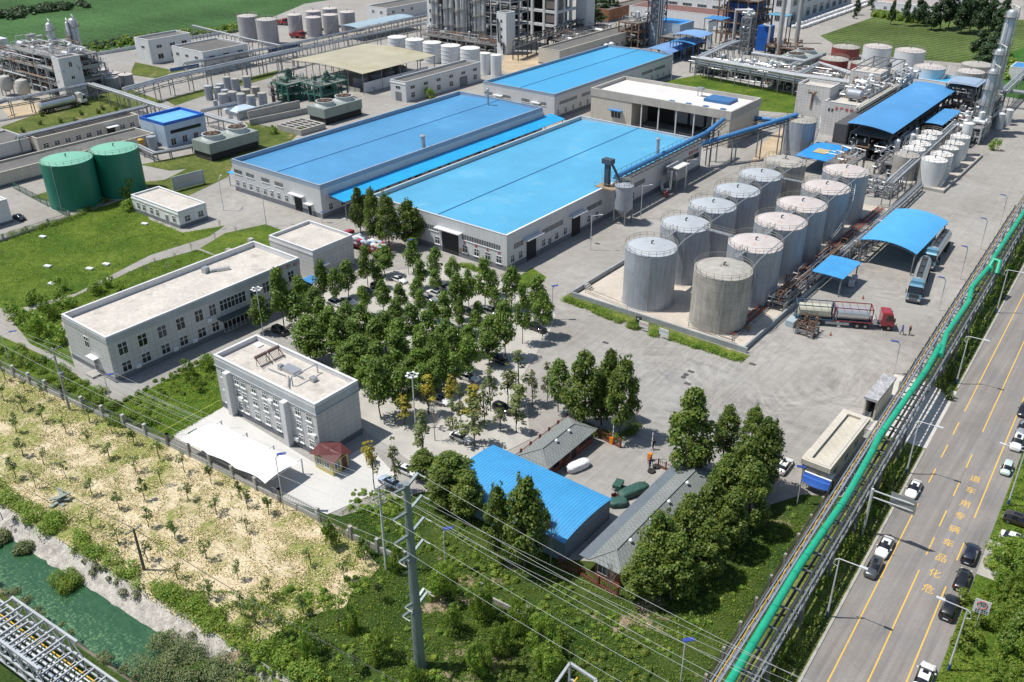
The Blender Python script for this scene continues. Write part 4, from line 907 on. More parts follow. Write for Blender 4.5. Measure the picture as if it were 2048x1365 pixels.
rack('twin pipes lying along the roof of the long low building', gp([(34,275),(288,214),(303,206)], 4.4), 4.4, PW, w=1.8, sp=9)
rack('low pipes bending between green tank and cooling tower', gp([(274,291),(310,308),(340,302),(430,284)], 2), 2, PG, w=1.4, sp=5)
rack('pipe rack running from blue box building past cooling tower', gp([(408,228),(440,238),(480,248)], 3.5), 3.5, PW, w=1.6)
rack('short pipe rack between blue box building and small tanks', gp([(404,223),(471,207)], 3.5), 3.5, PG, w=1.4)
rack('pipe run on stub posts above the concrete basin', gp([(476,227),(560,206)], 2.2), 2.2, [(0,0,.3,wpipe)], w=1, sp=5)
rack('wide white pipe rack above the grass beside the loading hall', gp([(1398,117),(1595,152),(1716,168)], 6.3), 6.3, [(-1.6,0,.42,wpipe),(-.7,0,.3,wpipe),(.1,0,.2,wpipe),(.7,0,.35,wpipe),(1.5,0,.2,galv),(-1.2,-1.6,.45,galv),(.3,-1.6,.4,galv)], w=3.6, sp=5.5, levels=2)
rack('white pipes running back from the wide rack to the boilers', gp([(1402,116),(1452,92),(1475,84)], 6.3), 6.3, [(-.8,0,.35,wpipe),(0,0,.3,wpipe),(.9,0,.4,wpipe)], w=2.6, sp=5)
rack('rear white pipe rack behind the wide rack', gp([(1505,108),(1610,124),(1640,112)], 6), 6, [(-.6,0,.35,wpipe),(.4,0,.35,wpipe)], w=2, sp=6)
rack('white pipe rack between red tanks and tiled block', gp([(1600,150),(1640,128),(1700,148),(1790,160)], 6), 6, PW+[(1.2,0,.3,wpipe)], w=2.6, sp=6)
rack('diagonal pipe rack over the compact tank group', gp([(1912,246),(1779,367)], 5.2), 5.2, PW, w=1.8, sp=6)
rack('low pipe rack running along tank farm to the loading canopy', [(-50.0, 152), (-50.0, 205), (-50.2, 216)], 1.4, PG, w=1.5, sp=4)
rack('pipe rack leading away at the far right behind the columns', gp([(1990,200),(2048,145),(2120,80)], 6), 6, PW, w=2.4, sp=8)
rack('grey pipe rack turning right at the roadside edge', gp([(2005,180),(2080,190),(2200,215)], 5), 5, PG, w=2, sp=8)
# ---- big roadside rack with the green pipe ----
M_GP = mat('sea green pipe', (.015,.34,.20), .42, var=.1, sc=.5, streak=.12, stain=(.5,(.03,.26,.17),.58,.6)); RZ = 5.2
t = thing('pipe_rack', 'long steel truss pipe rack with a thick green pipe along the road', 'pipe rack', RP(50, -17.2, 0)); GR = t
TL, TRt = -19.0, -15.9
a0 = G(1775, 871, RZ); print('rack t', a0.dot(RDN), G(1729,861,RZ).dot(RDN), [round(G(x,y,RZ+.6).dot(RDN),1) for x,y in ((1460,1365),(1600,1130),(1690,1000),(1850,740),(2048,425))])
b = MB(); br = MB(); S0, S1 = 44, 330
for tt in (TL, TRt):
    for zz in (RZ-.15, RZ-1.75): b.beam(RP(S0, tt, zz), RP(S1, tt, zz), .16, .26)
s = S0; k = 0
while s < S1:
    if s < 240:
        for tt in (TL, TRt): br.beam(RP(s, tt, RZ-.2), RP(s+1.6, tt, RZ-1.7), .09); br.beam(RP(s+3.2, tt, RZ-.2), RP(s+1.6, tt, RZ-1.7), .09); br.beam(RP(s, tt, RZ-.2), RP(s, tt, RZ-1.7), .09)
    br.beam(RP(s, TL, RZ-.1), RP(s, TRt, RZ-.1), .14, .16)
    br.beam(RP(s+1.6, TL, RZ-1.7), RP(s+1.6, TRt, RZ-1.7), .12)
    s += 3.2
b.build('chord', mat('truss paint', (.20,.22,.25), .5, .3), t); br.build('bracing', MATS['truss paint'], t)
lg = MB()
for s in list(range(46, 112, 9))+[111.5, 132]+list(range(141, 330, 9)):
    for tt in (TL, TRt): lg.beam(RP(s, tt, 0), RP(s, tt, RZ-1.9), .28)
lg.split('post', MATS['truss paint'], t)
for tt, dz, r, pm_ in ((-18.7,.0,.05,yel), (-18.3,.0,.12,mat('lilac grey pipe', (.33,.34,.42), .4, .3)), (-17.9,-1.6,.2,galv), (-17.2,-1.6,.16,dsteel), (-16.6,-1.6,.18,galv), (-16.25,0,.13,dsteel)):
    MB().pipe([RP(S0, tt, RZ+dz+r), RP(S1, tt, RZ+dz+r)], r, n=8).build('pipe', pm_, t, True)
gpz = RZ+.55
def gq(px, py, z=gpz): return tuple(G(px, py, z))
P = [RP(44, -17.0, gpz), gq(1460,1365), gq(1600,1130), gq(1690,1000), gq(1744,906), (gq(1747,893)), gq(1757,878), gq(1852,742), gq(1884,684), gq(1878,690)]
MB().pipe([gq(1440,1398), gq(1600,1130), gq(1690,1000), gq(1742,908), gq(1757,876), gq(1852,742), gq(1880,692)], .42, n=12).build('green_pipe', M_GP, t, True)
MB().pipe([gq(1880,712,gpz-.2), gq(1893,668,gpz-.2), gq(1937,605,gpz), gq(1944,575,gpz), gq(1978,535,gpz), gq(1988,520,gpz+1.1), gq(2000,523,gpz+1.1), gq(1993,548,gpz-.6)], .42, n=12).build('green_pipe', M_GP, t, True)
MB().pipe([gq(1980,540,gpz), gq(1987,517,gpz), gq(2048,425,gpz), gq(2200,200,gpz)], .42, n=12).build('green_pipe', M_GP, t, True)
b = MB()
for p_, q_ in zip((gq(1600,1130), gq(1690,1000), gq(1757,876), gq(1852,742), gq(1937,605), gq(2048,425)), (gq(1440,1398), gq(1600,1130), gq(1852,742), gq(1880,692), gq(1944,575), gq(1987,517))):
    p_, q_ = Vector(p_), Vector(q_); n_ = max(1, int((p_-q_).length/6))
    for k in range(n_+1): c_ = p_.lerp(q_, (k+.3)/(n_+.6)); d_ = (q_-p_).normalized()*.07; b.tube(c_-d_, c_+d_, .47, n=14)
b.split('flange', mat('flange green', (.008,.27,.16), .5), GR, True)
# ---- bottom-left pipe bridge ----
CDIR = Vector((1, SLP, 0)).normalized(); CN = Vector((-CDIR.y, CDIR.x, 0))
z1 = 5.0; A_ = G(24, 1195, z1); A2 = G(0, 1279, z1); wdt = (A_-A2).dot(CN); print('bridge w', wdt, (G(152,1285,z1)-A_).dot(CN))
t = thing('pipe_bridge', 'grey steel truss pipe bridge beside the green canal', 'pipe bridge', (A_.x, A_.y, 0)); wdt = 3.9
M_LS = mat('pale grey steel', (.40,.42,.44), .5, .2, var=.1)
b = MB(); o0 = A_-CDIR*30; L = 75
def BP(s, n_, z): v = o0+CDIR*s-CN*n_; return (v.x, v.y, z)
SA, SB = 30, 40.8
for n_ in (0, wdt):
    b.beam(BP(SA, n_, z1), BP(SB, n_, z1), .24, .24); b.beam(BP(0, n_, z1-2.2), BP(L, n_, z1-2.2), .22, .24); b.beam(BP(0, n_, z1-3.6), BP(L, n_, z1-3.6), .16, .2)
for k in range(int(L/1.8)+1):
    s = k*1.8-.4
    if s < 0: continue
    b.beam(BP(s, 0, z1-2.2), BP(s, wdt, z1-2.2), .15, .18); b.beam(BP(s, 0, z1-3.6), BP(s, wdt, z1-3.6), .12)
    for n_ in (0, wdt): b.beam(BP(s, n_, z1-2.2), BP(s, n_, z1-3.6), .1); b.beam(BP(s+(k%2)*1.8, n_, z1-2.2), BP(s+1.8-(k%2)*1.8, n_, z1-3.6), .09)
    if SA-.1 <= s <= SB+.1:
        b.beam(BP(s, 0, z1), BP(s, wdt, z1), .16, .2)
        for n_ in (0, wdt):
            b.beam(BP(s, n_, z1), BP(s, n_, z1-2.2), .12)
            if s < SB-1: b.beam(BP(s+(k%2)*1.8, n_, z1), BP(s+1.8-(k%2)*1.8, n_, z1-2.2), .1)
b.build('truss', M_LS, t)
for i, (o, r, pm_) in enumerate(((.5,.07,yel), (.75,.1,galv), (1.15,.18,galv), (1.6,.18,galv), (2.05,.18,mat('blue grey pipe', (.28,.32,.38), .4, .3)), (2.45,.14,galv))):
    MB().pipe([BP(0, o*1.2, z1-3.4+r), BP(L, o*1.2, z1-3.4+r)], r, n=8).build('pipe', pm_, t, True)
b = MB()
for s in (2, 14, 26, 38, 50, 62, 74):
    for n_ in (0, wdt): b.beam(BP(s, n_, -.3), BP(s, n_, z1-3.7), .3)
b.split('post', M_LS, t)
t = thing('pipe_bridge', 'top corner of a grey steel frame with yellow pipe, bottom edge', 'pipe bridge', tuple(G(1140, 1365)[:2])+(0,)); b = MB(); zz = 5
a, c, d = G(1140,1327,zz), G(1193,1362,zz), G(1110,1370,zz); e_ = c+(d-a)
for p, q in ((a,c),(a,d),(c,e_)): b.beam(p, q, .25, .25)
b.beam(a-Vector((0,0,2)), c-Vector((0,0,2)), .2); b.beam(a, a-Vector((0,0,5)), .2); b.beam(c, c-Vector((0,0,5)), .2); b.beam(d, d-Vector((0,0,5)), .2); b.beam(e_, e_-Vector((0,0,5)), .2)
b.build('frame', M_LS, t); MB().pipe([a.lerp(c,.3)-Vector((0,0,1.2)), d.lerp(e_,.3)-Vector((0,0,1.2))], .1).build('pipe', yel, t)
print("ok p3")
# ---------------- other buildings and process units ----------------
def rr(h, *pts): return rect(h, *pts)
def simple(name, label, R, h, wm, rm, wE=(), wS=(), par=.4, ww=1.5, wh=1.2, z=1.1, plinth=True, **k):
    B = bld(name, label, R, h, wm, rm, par=par, plinth=(.6, M_PLN) if plinth else None, **k)
    for a in wE: window(B, R, 'E', a, z, ww, wh, 2, 2, gl=glass)
    for a in wS: window(B, R, 'S', a, z, ww, wh, 2, 2, gl=glass)
    return B
B1_ = simple('low_building', 'long low building with dark felt roof running behind the green tanks', (-231, 84, -222, 130), 3.5, M_TILEC, M_ROOFG, wE=(), par=.5)
R_ = (-246.5, 107.8, -240.5, 137)
B = simple('low_building', 'long single storey building with row of windows and small white awning', R_, 4.0, M_TILEC, M_ROOFG, wE=(2, 5, 8, 11, 14, 17, 24, 27), par=.5)
slab_on(B, R_, 'E', 20.5, 2.7, 3.2, .12, 2.0, white, 'awning'); slab_on(B, R_, 'E', 20.5, .0, 2.4, 2.5, .06, dark, 'door')
simple('low_building', 'tiled flat roofed building at the left edge above the low roofs', (-256, 88, -243.6, 107.3), 3.8, M_TILE, M_ROOFG, par=.4)
simple('low_building', 'tiled building with dark roof left of the green tanks', (-226, 66, -217.4, 83.5), 3.2, M_TILE, M_ROOFG, par=.3)
R_ = (-209, 68, -197.9, 79.4); simple('low_building', 'white block at the left edge beside the parked black car', R_, 5.2, M_RENDER, M_ROOFC, wE=(2, 5, 8.5), par=.3, z=2.6)
R_ = rr(6.6, (280,233), (325,247), (412,226)); R_ = (R_[0], R_[1], R_[2], R_[1]+12.6)
B = bld('blue_building', 'blue and white metal clad building with bright blue roof', R_, 6.6, mat('pale blue cladding', (.40,.50,.62), .5, .1, lines=('u', 1.1, .05, .12)), mat('light blue roof sheet', (.14,.42,.70), .45, lines=('x', 1.4, .06, .2)), par=.7, pm=mat('royal blue parapet', (.02,.12,.50), .5), cm=mat('royal blue parapet', (.02,.12,.5)))
slab_on(B, R_, 'E', 6.3, 3.4, 9.4, .9, .05, glass, 'window_strip')
for a in (2, 5.5, 9): window(B, R_, 'E', a, .4, 1.5, 1.8, 2, 1, gl=glass)
b = MB()
for i in range(12): b.tube((R_[2]-5, R_[1]-.3, .4+i*.5), (R_[2]-4.4, R_[1]-.3, .4+i*.5), .03, n=4)
b.tube((R_[2]-5, R_[1]-.3, 0), (R_[2]-5, R_[1]-.3, 6.5), .04, n=4); b.tube((R_[2]-4.4, R_[1]-.3, 0), (R_[2]-4.4, R_[1]-.3, 6.5), .04, n=4); b.build('ladder', galv, B)
R_ = (-321, 187.4, -312, 205); B = simple('office_building', 'white two storey block with grey roof at the field edge', R_, 8.5, M_RENDER, M_ROOFG, par=.6, plinth=False)
for a in (4, 9.5, 14.5): window(B, R_, 'E', a, 5.2, 2.2, 1.1, 2, 1, gl=glass); window(B, R_, 'E', a, 1.4, 2.2, 1.8, 2, 1, gl=glass)
window(B, R_, 'S', 5, 5.2, 2, 1, 2, 1, gl=glass)
R_ = (-300.3, 189, -282.3, 208); B = simple('office_building', 'wide white block with dark felt roof beside the smaller white block', R_, 7.6, M_RENDER, M_ROOFG, par=.5, plinth=False)
for a in (3.5, 9.5, 15.5): window(B, R_, 'E', a, 4.8, 2.4, 1.1, 2, 1, gl=glass); window(B, R_, 'E', a, 1.2, 2.6, 1.8, 2, 1, gl=glass)
for a in (3, 8.5, 14): window(B, R_, 'S', a, 4.8, 1.8, 1, 2, 1, gl=glass)
R_ = rr(6, (733,12), (786,15), (862,-2)); B = simple('office_building', 'white building with grey roof behind the grey blue canopy', R_, 6, M_RENDER, M_ROOFG, wE=(4, 10, 16), wS=(4, 9, 14), par=.5, z=3.4, plinth=False)
R_ = (-200.6, 272.3, -191.4, 328); B = simple('workshop', 'long beige workshop with flat grey roof beyond the far warehouse', R_, 5.5, M_TILEC, M_ROOFG, wE=(34, 38, 42, 46, 50, 54), par=.5, z=1.2)
b = MB(); [b.lathe(R_[2]+1.6, R_[1]+y, [(1.0,0),(1.1,3.4),(.4,3.9)], 14) for y in (28, 31.5)]; b.split('tank', M_WT, B, True)
arched('open_canopy', 'grey blue sheet canopy over pipework between far tanks and white building', 'canopy', *rr(5.5, (681,50), (706,54), (828,32)), 5.3, .3, mat('grey blue sheet', (.30,.40,.47), .5, lines=('y', 1, .08, .15)), curve='x', post=(steel, 2, 6))
# tan roofed open shed
t = arched('open_shed', 'huge open sided shed with faded tan roof and steel posts', 'shed', -252, 202, -217.6, 236.4, 6.6, .7, mat('faded tan roof', (.37,.345,.255), .8, var=.14, sc=.08, fine=.06, lines=('y', 1.0, .05, .15), stain=(.05,(.30,.26,.15),.55,.7)), curve='x', post=(steel, 6, 5))
MB().box(-219.5, 204, 0, -219.2, 234, 3.2).build('side_panel', M_DIRTYW, t); MB().box(-250, 203.5, 0, -221, 203.8, 1.2).build('low_wall', conc, t)
b = MB(); [b.lathe(-225, 208+i*6, [(2.6,.2),(2.6,3.6),(.4,4.4)], 20) for i in range(4)]; b.split('vessel', mat('dull grey tank', (.24,)*3), t, True)
# cooling towers
M_CT = mat('grey green cooling tower panel', (.24,.28,.26), .8, var=.08, streak=.12, lines=('u', 1.2, .05, .2)); M_FAN = mat('fan stack fibreglass', (.48,.50,.49), .6, streak=.1)
def cooling(label, R, h, n):
    x0, y0, x1, y1 = R; t = thing('cooling_tower', label, 'cooling tower', ((x0+x1)/2, (y0+y1)/2, 0), 'cooling towers'); MB().box(x0, y0, h*.42, x1, y1, h).build('casing', M_CT, t)
    MB().box(x0+.3, y0+.3, 0, x1-.3, y1-.3, h*.42).build('basin', mat('wet dark slats', (.05,.05,.05), .8, lines=('z', .3, .3, .5)), t)
    b = MB()
    for k in range(5): b.box(x1-.29, y0, .25+k*h*.08, x1+.05, y1, .3+k*h*.08)
    b.build('louvre', dsteel, t)
    for i in range(n):
        cx_, cy_ = (x0+x1)/2, y0+(y1-y0)*(i+.5)/n; r = min((y1-y0)/n, x1-x0)*.36; b = MB(); b.lathe(cx_, cy_, [(r*1.1,h),(r*.95,h+.7),(r*1.02,h+1.3)], 24); s_ = b.build('fan_stack', M_FAN, t, True); s_.data.polygons.foreach_get
        b = MB(); b.lathe(cx_, cy_, [(r*.9,h+1.31),(.01,h+1.32)], 20); b.build('fan_opening', dark, t)
        b = MB()
        for k in range(6): a = k*pi/3+i; b.beam((cx_, cy_, h+1.4), (cx_+r*.9*cos(a), cy_+r*.9*sin(a), h+1.4), .3, .05)
        b.lathe(cx_, cy_, [(.4,h+1.3),(.3,h+1.75)], 8); b.build('fan', rust, t)
cooling('grey green twin fan cooling tower between green tanks and warehouse', (-206, 130.6, -198.7, 146), 4.6, 2); cooling('grey green twin fan cooling tower beside the concrete basin', (-208, 170.7, -200.8, 185.3), 4.6, 2)
cooling('concrete triple fan cooling tower behind the white pipe racks', (-128, 303, -117, 330), 4.5, 3)
# concrete basins
t = thing('concrete_basin', 'stepped concrete basin with slatted square cover near cooling tower', 'basin', (*G(620, 250)[:2], 0))
g = G(585, 262); b = MB(); b.box(g.x-4, g.y-2, 0, g.x+6, g.y+7, 1.6); b.build('wall', conc, t); b = MB()
for i in range(3):
    for j in range(5): b.box(g.x-3.2+i*3.1, g.y-1.5+j*1.65, 1.61, g.x-.8+i*3.1, g.y-.5+j*1.65, 1.66)
b.build('slot', dark, t)
b = MB(); a, c = G(497, 240), G(600, 217); b.beam((a.x, a.y, 1.2), (c.x, c.y, 1.2), .4, 2.4); a, c = G(500, 252), G(618, 227); b.beam((a.x, a.y, .9), (c.x, c.y, .9), .4, 1.8); b.build('retaining_wall', conc, t)
t = thing('green_canopy', 'pale green sheet lean-to strip along the middle warehouse', 'canopy', (-178, 160, 0)); MB().add([(-182.5,140,2.2),(-176.4,140,2.8),(-176.4,176,2.8),(-182.5,176,2.2),(-182.5,140,2.1),(-176.4,140,2.7),(-176.4,176,2.7),(-182.5,176,2.1)],[(0,1,2,3),(7,6,5,4),(0,4,5,1),(1,5,6,2),(2,6,7,3),(3,7,4,0)]).build('roof', mat('pale green sheet', (.20,.42,.33), .6, var=.2, lines=('y', .8, .1, .2)), t)
b = MB(); [b.tube((-182.2, 141+i*8, 0), (-182.2, 141+i*8, 2.1), .1) for i in range(5)]; b.split('post', steel, t)
b = thing('blue_canopy', 'small cyan lean-to at the corner of the middle warehouse', 'canopy', (*G(448, 330)[:2], 0)); g = (R2[0]-4, R2[1]+1); MB().box(g[0], g[1], 3.2, R2[0]-.05, g[1]+9, 3.32).build('roof', M_BCAN, b); q = MB(); [q.tube((g[0]+.2, g[1]+.3+k*8.3, 0), (g[0]+.2, g[1]+.3+k*8.3, 3.19), .1) for k in (0,1)]; q.split('post', steel, b)
b = thing('shed_hut', 'small pale hipped roof hut under the small tank cluster', 'hut', (*G(480, 226)[:2], 0)); g = G(484, 232); MB().box(g.x-3, g.y-3.5, 0, g.x+3, g.y+3.5, 2.2).build('wall', M_RENDER, b)
q = MB(); q.add([(g.x-3.4,g.y-3.9,2.2),(g.x+3.4,g.y-3.9,2.2),(g.x+3.4,g.y+3.9,2.2),(g.x-3.4,g.y+3.9,2.2),(g.x,g.y-1,3.2),(g.x,g.y+1,3.2)],[(0,1,4),(1,2,5,4),(2,3,5),(3,0,4,5),(0,3,2,1)]); q.build('roof', mat('blue white sheet', (.45,.55,.66), .5), b)
# ---- process structures ----
def process(name, label, R, h, levels, bx, by, fm, pm_, npipe=40, nves=10, z0=0, vm=None, floors=True, seed=1, extra=1.0, top=True, pr=(.1,.3), vr=(.3,.75)):
    rs = random.Random(seed); x0, y0, x1, y1 = R; t = thing(name, label, 'process plant', ((x0+x1)/2, (y0+y1)/2, 0))
    b = MB(); fl = MB(); cl = MB()
    for i in range(bx+1):
        for j in range(by+1):
            if 0 < i < bx and 0 < j < by: continue
            x, y = x0+(x1-x0)*i/bx, y0+(y1-y0)*j/by; cl.beam((x, y, z0), (x, y, h), .4)
    for l in range(1, levels+1):
        z = z0+(h-z0)*l/levels
        for j in (range(by+1)): y = y0+(y1-y0)*j/by; b.beam((x0, y, z-.2), (x1, y, z-.2), .25, .4)
        for i in (range(bx+1)): x = x0+(x1-x0)*i/bx; b.beam((x, y0, z-.2), (x, y1, z-.2), .24, .38)
        if floors: fl.box(x0+.2, y0+.2, z-.12, x1-.2, y1-.2, z-.02)
        for hh in (.5, 1.0):
            for p, q in (((x0,y0),(x1,y0)), ((x1,y0),(x1,y1))): b.beam((*p, z+hh), (*q, z+hh), .06)
    cl.split('column', fm, t); b.build('frame', fm, t)
    if floors: fl.build('floor', mat('grated floor', (.2,.19,.18), .9, var=.2, sc=1), t)
    pp = MB(); pp2 = MB()
    for k in range(npipe):
        l = rs.randint(0, levels) if top else rs.randint(0, levels-1); z = z0+(h-z0)*l/levels+rs.uniform(.3, 2.2*extra); r = rs.uniform(*pr)*rs.choice((.6,1,1,1.4))
        x, y = rs.uniform(x0, x1), rs.uniform(y0, y1); P = [(x, y, max(.2, z-rs.uniform(.2, 3)))]
        for _ in range(rs.randint(1, 3)):
            P.append((x, y, z)); 
            if rs.random() < .5: x = min(x1+.5, max(x0-.5, x+rs.uniform(-1,1)*(x1-x0)*.5))
            else: y = min(y1+.5, max(y0-.5, y+rs.uniform(-1,1)*(y1-y0)*.5))
            P.append((x, y, z)); z2 = z+rs.uniform(-1.5, 1.0)
            z = max(.3, z2)
        P.append((x, y, z)); P = [P[0]]+[P[i] for i in range(1, len(P)) if (Vector(P[i])-Vector(P[i-1])).length > .05]
        (pp if k%3 else pp2).pipe(P, r, n=6)
    o = pp.build('pipework', pm_, t, True); pp2.build('pipework', rust if seed % 2 else galv, t, True)
    vv = MB()
    for k in range(nves):
        l = rs.randint(0, levels) if top else rs.randint(0, levels-1); z = z0+(h-z0)*l/levels; x, y = rs.uniform(x0+1, x1-1), rs.uniform(y0+1, y1-1); r = rs.uniform(*vr)
        if rs.random() < .5: L = rs.uniform(1.5, 3.6); vv.hcyl((x-L/2, y, z+r+.3), (x+L/2, y, z+r+.3), r, n=12)
        else: H = rs.uniform(1.6, 3.2*extra); vv.lathe(x, y, [(r,z+.3),(r,z+H),(r*.6,z+H+r*.4),(.05,z+H+r*.5)], 12, capb=True)
    vv.split('vessel', vm or M_WT, t, True); return t
def column(label, x, y, r, h, m=None, seg=4, name='distillation_column', pipe=True, z0=0, cap=True):
    t = thing(name, label, 'column', (x, y, 0)); b = MB(); m = m or galv
    b.lathe(x, y, [(r*1.05,z0),(r,z0+h*.3),(r,h-r*.6),(r*.7,h-r*.2),(.05,h)], 18, capb=True); b.build('shell', m, t, True)
    b = MB()
    for k in range(seg): z = z0+(h-z0)*(k+1)/(seg+.3); b.lathe(x, y, [(r+.02,z),(r+.7,z),(r+.7,z+.1),(r+.02,z+.1)], 14); railing(b, x, y, r+.65, z+.1, 8)
    b.build('platform', mat('platform steel', (.2,.2,.2), .6, .3), t)
    if pipe:
        b = MB(); b.pipe([(x+r+.35, y-.3, z0+1), (x+r+.35, y-.3, h+.5), (x, y, h+1.0), (x, y, h-.2)], .22, n=8); b.pipe([(x-.4, y-r-.3, z0+2), (x-.4, y-r-.3, h-2)], .12, n=6); b.build('riser_pipe', wpipe, t, True)
        b = MB(); b.tube((x-r-.2, y, z0+.5), (x-r-.2, y, h-.5), .05, n=4); b.tube((x-r-.2, y+.4, z0+.5), (x-r-.2, y+.4, h-.5), .05, n=4); b.build('ladder', galv, t)
    return t
process('process_unit', 'crowded pipework plant behind the peeling white tower at far left', (-338, 141.5, -291, 158), 8.5, 2, 8, 2, M_LS, wpipe, 260, 44, seed=3, extra=1.2)
process('process_unit', 'upper tier of piping and vessels on the far left plant', (-322, 143, -291, 156), 12.0, 3, 4, 2, M_LS, wpipe, 90, 20, seed=5, top=True)
R_ = (-290.3, 140.7, -286, 147.6); B = bld('stair_tower', 'peeling whitewashed stair tower beside the far left process plant', R_, 13.0, M_DIRTYW, M_ROOFG, par=.3)
for z in (3.6, 6.3, 10.0): window(B, R_, 'E', 3.4, z, 1.1, 1.5 if z > 9 else 1.0, 2, 1, gl=glass)
g = G(142, 37, 20.3); column('tall pale column rising right behind the peeling white tower', g.x+.4, g.y, 1.35, 20.5, wpipe, 2); g = G(140, 45, 19.5); column('slim pale column just left of the tallest far left one', g.x-2.3, g.y, .6, 19.5, wpipe, 1)
g = G(97, 47, 19); column('pale column standing alone above the far left pipework', g.x, g.y, 1.1, 19.3, wpipe, 2)
for i, (px, py) in enumerate(((18, 175), (52, 183))): 
    g = G(px, py+16); t = thing('storage_vessel', f'upright rounded grey vessel on legs, {["left","right"][i]} one under far left pipework', 'vessel', (g.x, g.y, 0)); b = MB(); b.lathe(g.x, g.y, [(.3,1.2),(1.8,2.0),(2.0,2.6),(2.0,5.2),(1.6,6.0),(.1,6.5)], 18, capb=True); b.build('shell', mat('buff vessel', (.42,.41,.38), .6, streak=.15), t, True); b = MB(); [b.beam((g.x+1.8*cos(a), g.y+1.8*sin(a), 0), (g.x+1.8*cos(a), g.y+1.8*sin(a), 2.6), .2) for a in (.8,2.4,4,5.5)]; b.split('leg', steel, t)
t = thing('tank_house', 'white boxy tank on a red brown frame at the top left edge', 'tank', (*G(8, 135)[:2], 0)); g = G(5, 135); b = MB(); b.box(g.x-3, g.y-3, 6.5, g.x+3, g.y+3, 10); b.build('box', M_WT, t); b = MB(); [b.beam((g.x+i, g.y+j, 0), (g.x+i, g.y+j, 6.5), .35) for i in (-2.7,0,2.7) for j in (-2.7,2.7)]; b.split('leg', rust, t)
# green unit
M_GRN = mat('teal green steel', (.04,.16,.125), .6, .1); M_GRV = mat('teal vessel', (.06,.115,.09), .6)
g = G(600, 172); g2 = G(668, 186)
process('process_unit', 'teal green steel process frame with vessels, left half beside tan shed', (-236.5, 181, -229, 190), 5.5, 2, 3, 2, M_GRN, M_GRN, 60, 12, vm=M_GRV, seed=11, pr=(.05,.12))
process('process_unit', 'teal green steel process frame with vessels, right half near tan shed post', (-228, 186, -219.5, 197), 5.5, 2, 3, 2, M_GRN, M_GRN, 70, 14, vm=M_GRV, seed=12, pr=(.05,.12))
g = G(548, 205); column('reddish brown slim column by the teal green frame', g.x, g.y, .55, 5.2, mat('reddish brown column', (.13,.07,.07), .7), 2, name='column', pipe=False)
# big tower plant, top centre
R_ = (-223.2, 276.6, -218.7, 282); B = bld('stair_tower', 'white stair tower with column of windows and black duct, top centre', R_, 15.0, M_RENDER, M_ROOFG, par=.3)
for z in (3, 5.8, 8.5, 11.4): window(B, R_, 'S', 2.2, z, .9, 1.2, 1, 1, gl=glass)
b = MB(); b.pipe([(R_[0]+.2, R_[1]-.5, 12.5), (R_[0]+.8, R_[1]-.5, 12.5), (R_[0]+1.2, R_[1]-.5, 4.6), (R_[0]+3.6, R_[1]-.5, 4.2), (R_[0]+3.6, R_[1]-.5, .3)], .35, n=8); b.build('duct', mat('dark duct', (.05,.06,.06), .6), B, True)
R_ = (-265, 284, -261.5, 290); B = bld('stair_tower', 'tall white windowed strip tower at left end of the column row', R_, 27, M_RENDER, M_ROOFG, par=.3)
for z in (3, 6.5, 10, 13.5, 17): window(B, R_, 'S', 1.7, z, 1.0, 1.4, 1, 1, gl=glass)
process('process_unit', 'tall dark concrete frame plant behind the row of columns', (-261, 285, -223.3, 296), 26, 6, 8, 2, M_LS, galv, 140, 30, seed=21, vm=galv)
cs = [(870,80,1.0,21),(877,81,1.0,21),(884,82,.6,14),(896,83,1.5,27),(906,84,1.5,28),(918,86,1.3,26),(929,88,1.5,28),(939,88,1.0,24),(952,90,.9,23),(961,92,1.0,24),(969,93,1.1,25)]
for i, (px, py, r, h) in enumerate(cs):
    g = G(px, py); column(f'galvanised tall column, {["first","second","third","fourth","fifth","sixth","seventh","eighth","ninth","tenth","eleventh"][i]} from left in the top centre row', g.x, g.y, r*.8, h, mat('zinc column', (.40,.41,.42), .5, .3, streak=.15), 4, pipe=i % 3 == 0)
process('process_unit', 'low tangle of pumps and pipes at the foot of the column row', (-262, 276.5, -224, 282.5), 3, 1, 8, 1, steel, rust, 120, 10, seed=22, vm=galv, pr=(.05,.15))
# large frame building
t = thing('process_building', 'big concrete frame building with dark open bays, top centre', 'building', (-240, 318, 0)); x0, y0, x1, y1 = -268, 311, -220.5, 326; H = 33
b = MB(); nb = 8
for i in range(nb+1):
    for y in (y0, y1): x = x0+(x1-x0)*i/nb; b.box(x-.5, y-.5, 0, x+.5, y+.5, H)
for j in (1, 2): y = y0+(y1-y0)*j/3; b.box(x1-.5, y-.5, 0, x1+.5, y+.5, H)
b.split('column', M_RENDER, t); b = MB()
for l in range(1, 7): z = l*5.3; b.box(x0+.5, y0-.35, z-.5, x1-.5, y0+.35, z+.5); b.box(x1-.35, y0+.5, z-.5, x1+.35, y1-.5, z+.5); b.box(x0, y0+.4, z-.2, x1-.4, y1, z)
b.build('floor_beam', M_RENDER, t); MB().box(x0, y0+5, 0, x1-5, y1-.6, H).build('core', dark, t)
b = MB()
for l in range(6): 
    z = l*5.3; b.box(x1-(x1-x0)/nb+.6, y0-.1, z+1.2, x1-.6, y0+.1, z+4.7); b.box(x1-.1, y0+.6, z+1.2, x1+.1, y0+4.4, z+4.7); b.box(x0+(x1-x0)/nb*2+.6, y0-.1, z+1.2, x0+(x1-x0)/nb*3-.6, y0+.1, z+4.7) if l > 2 else 0
b.split('louvre', mat('brown louvre panel', (.22,.19,.18), .8, lines=('u', .5, .3, .4)), t)
MB().box(x1+.01, y1-1, 0, x1+5, y1+5, H).build('annex', M_RENDER, t)
b = MB(); rs = random.Random(9)
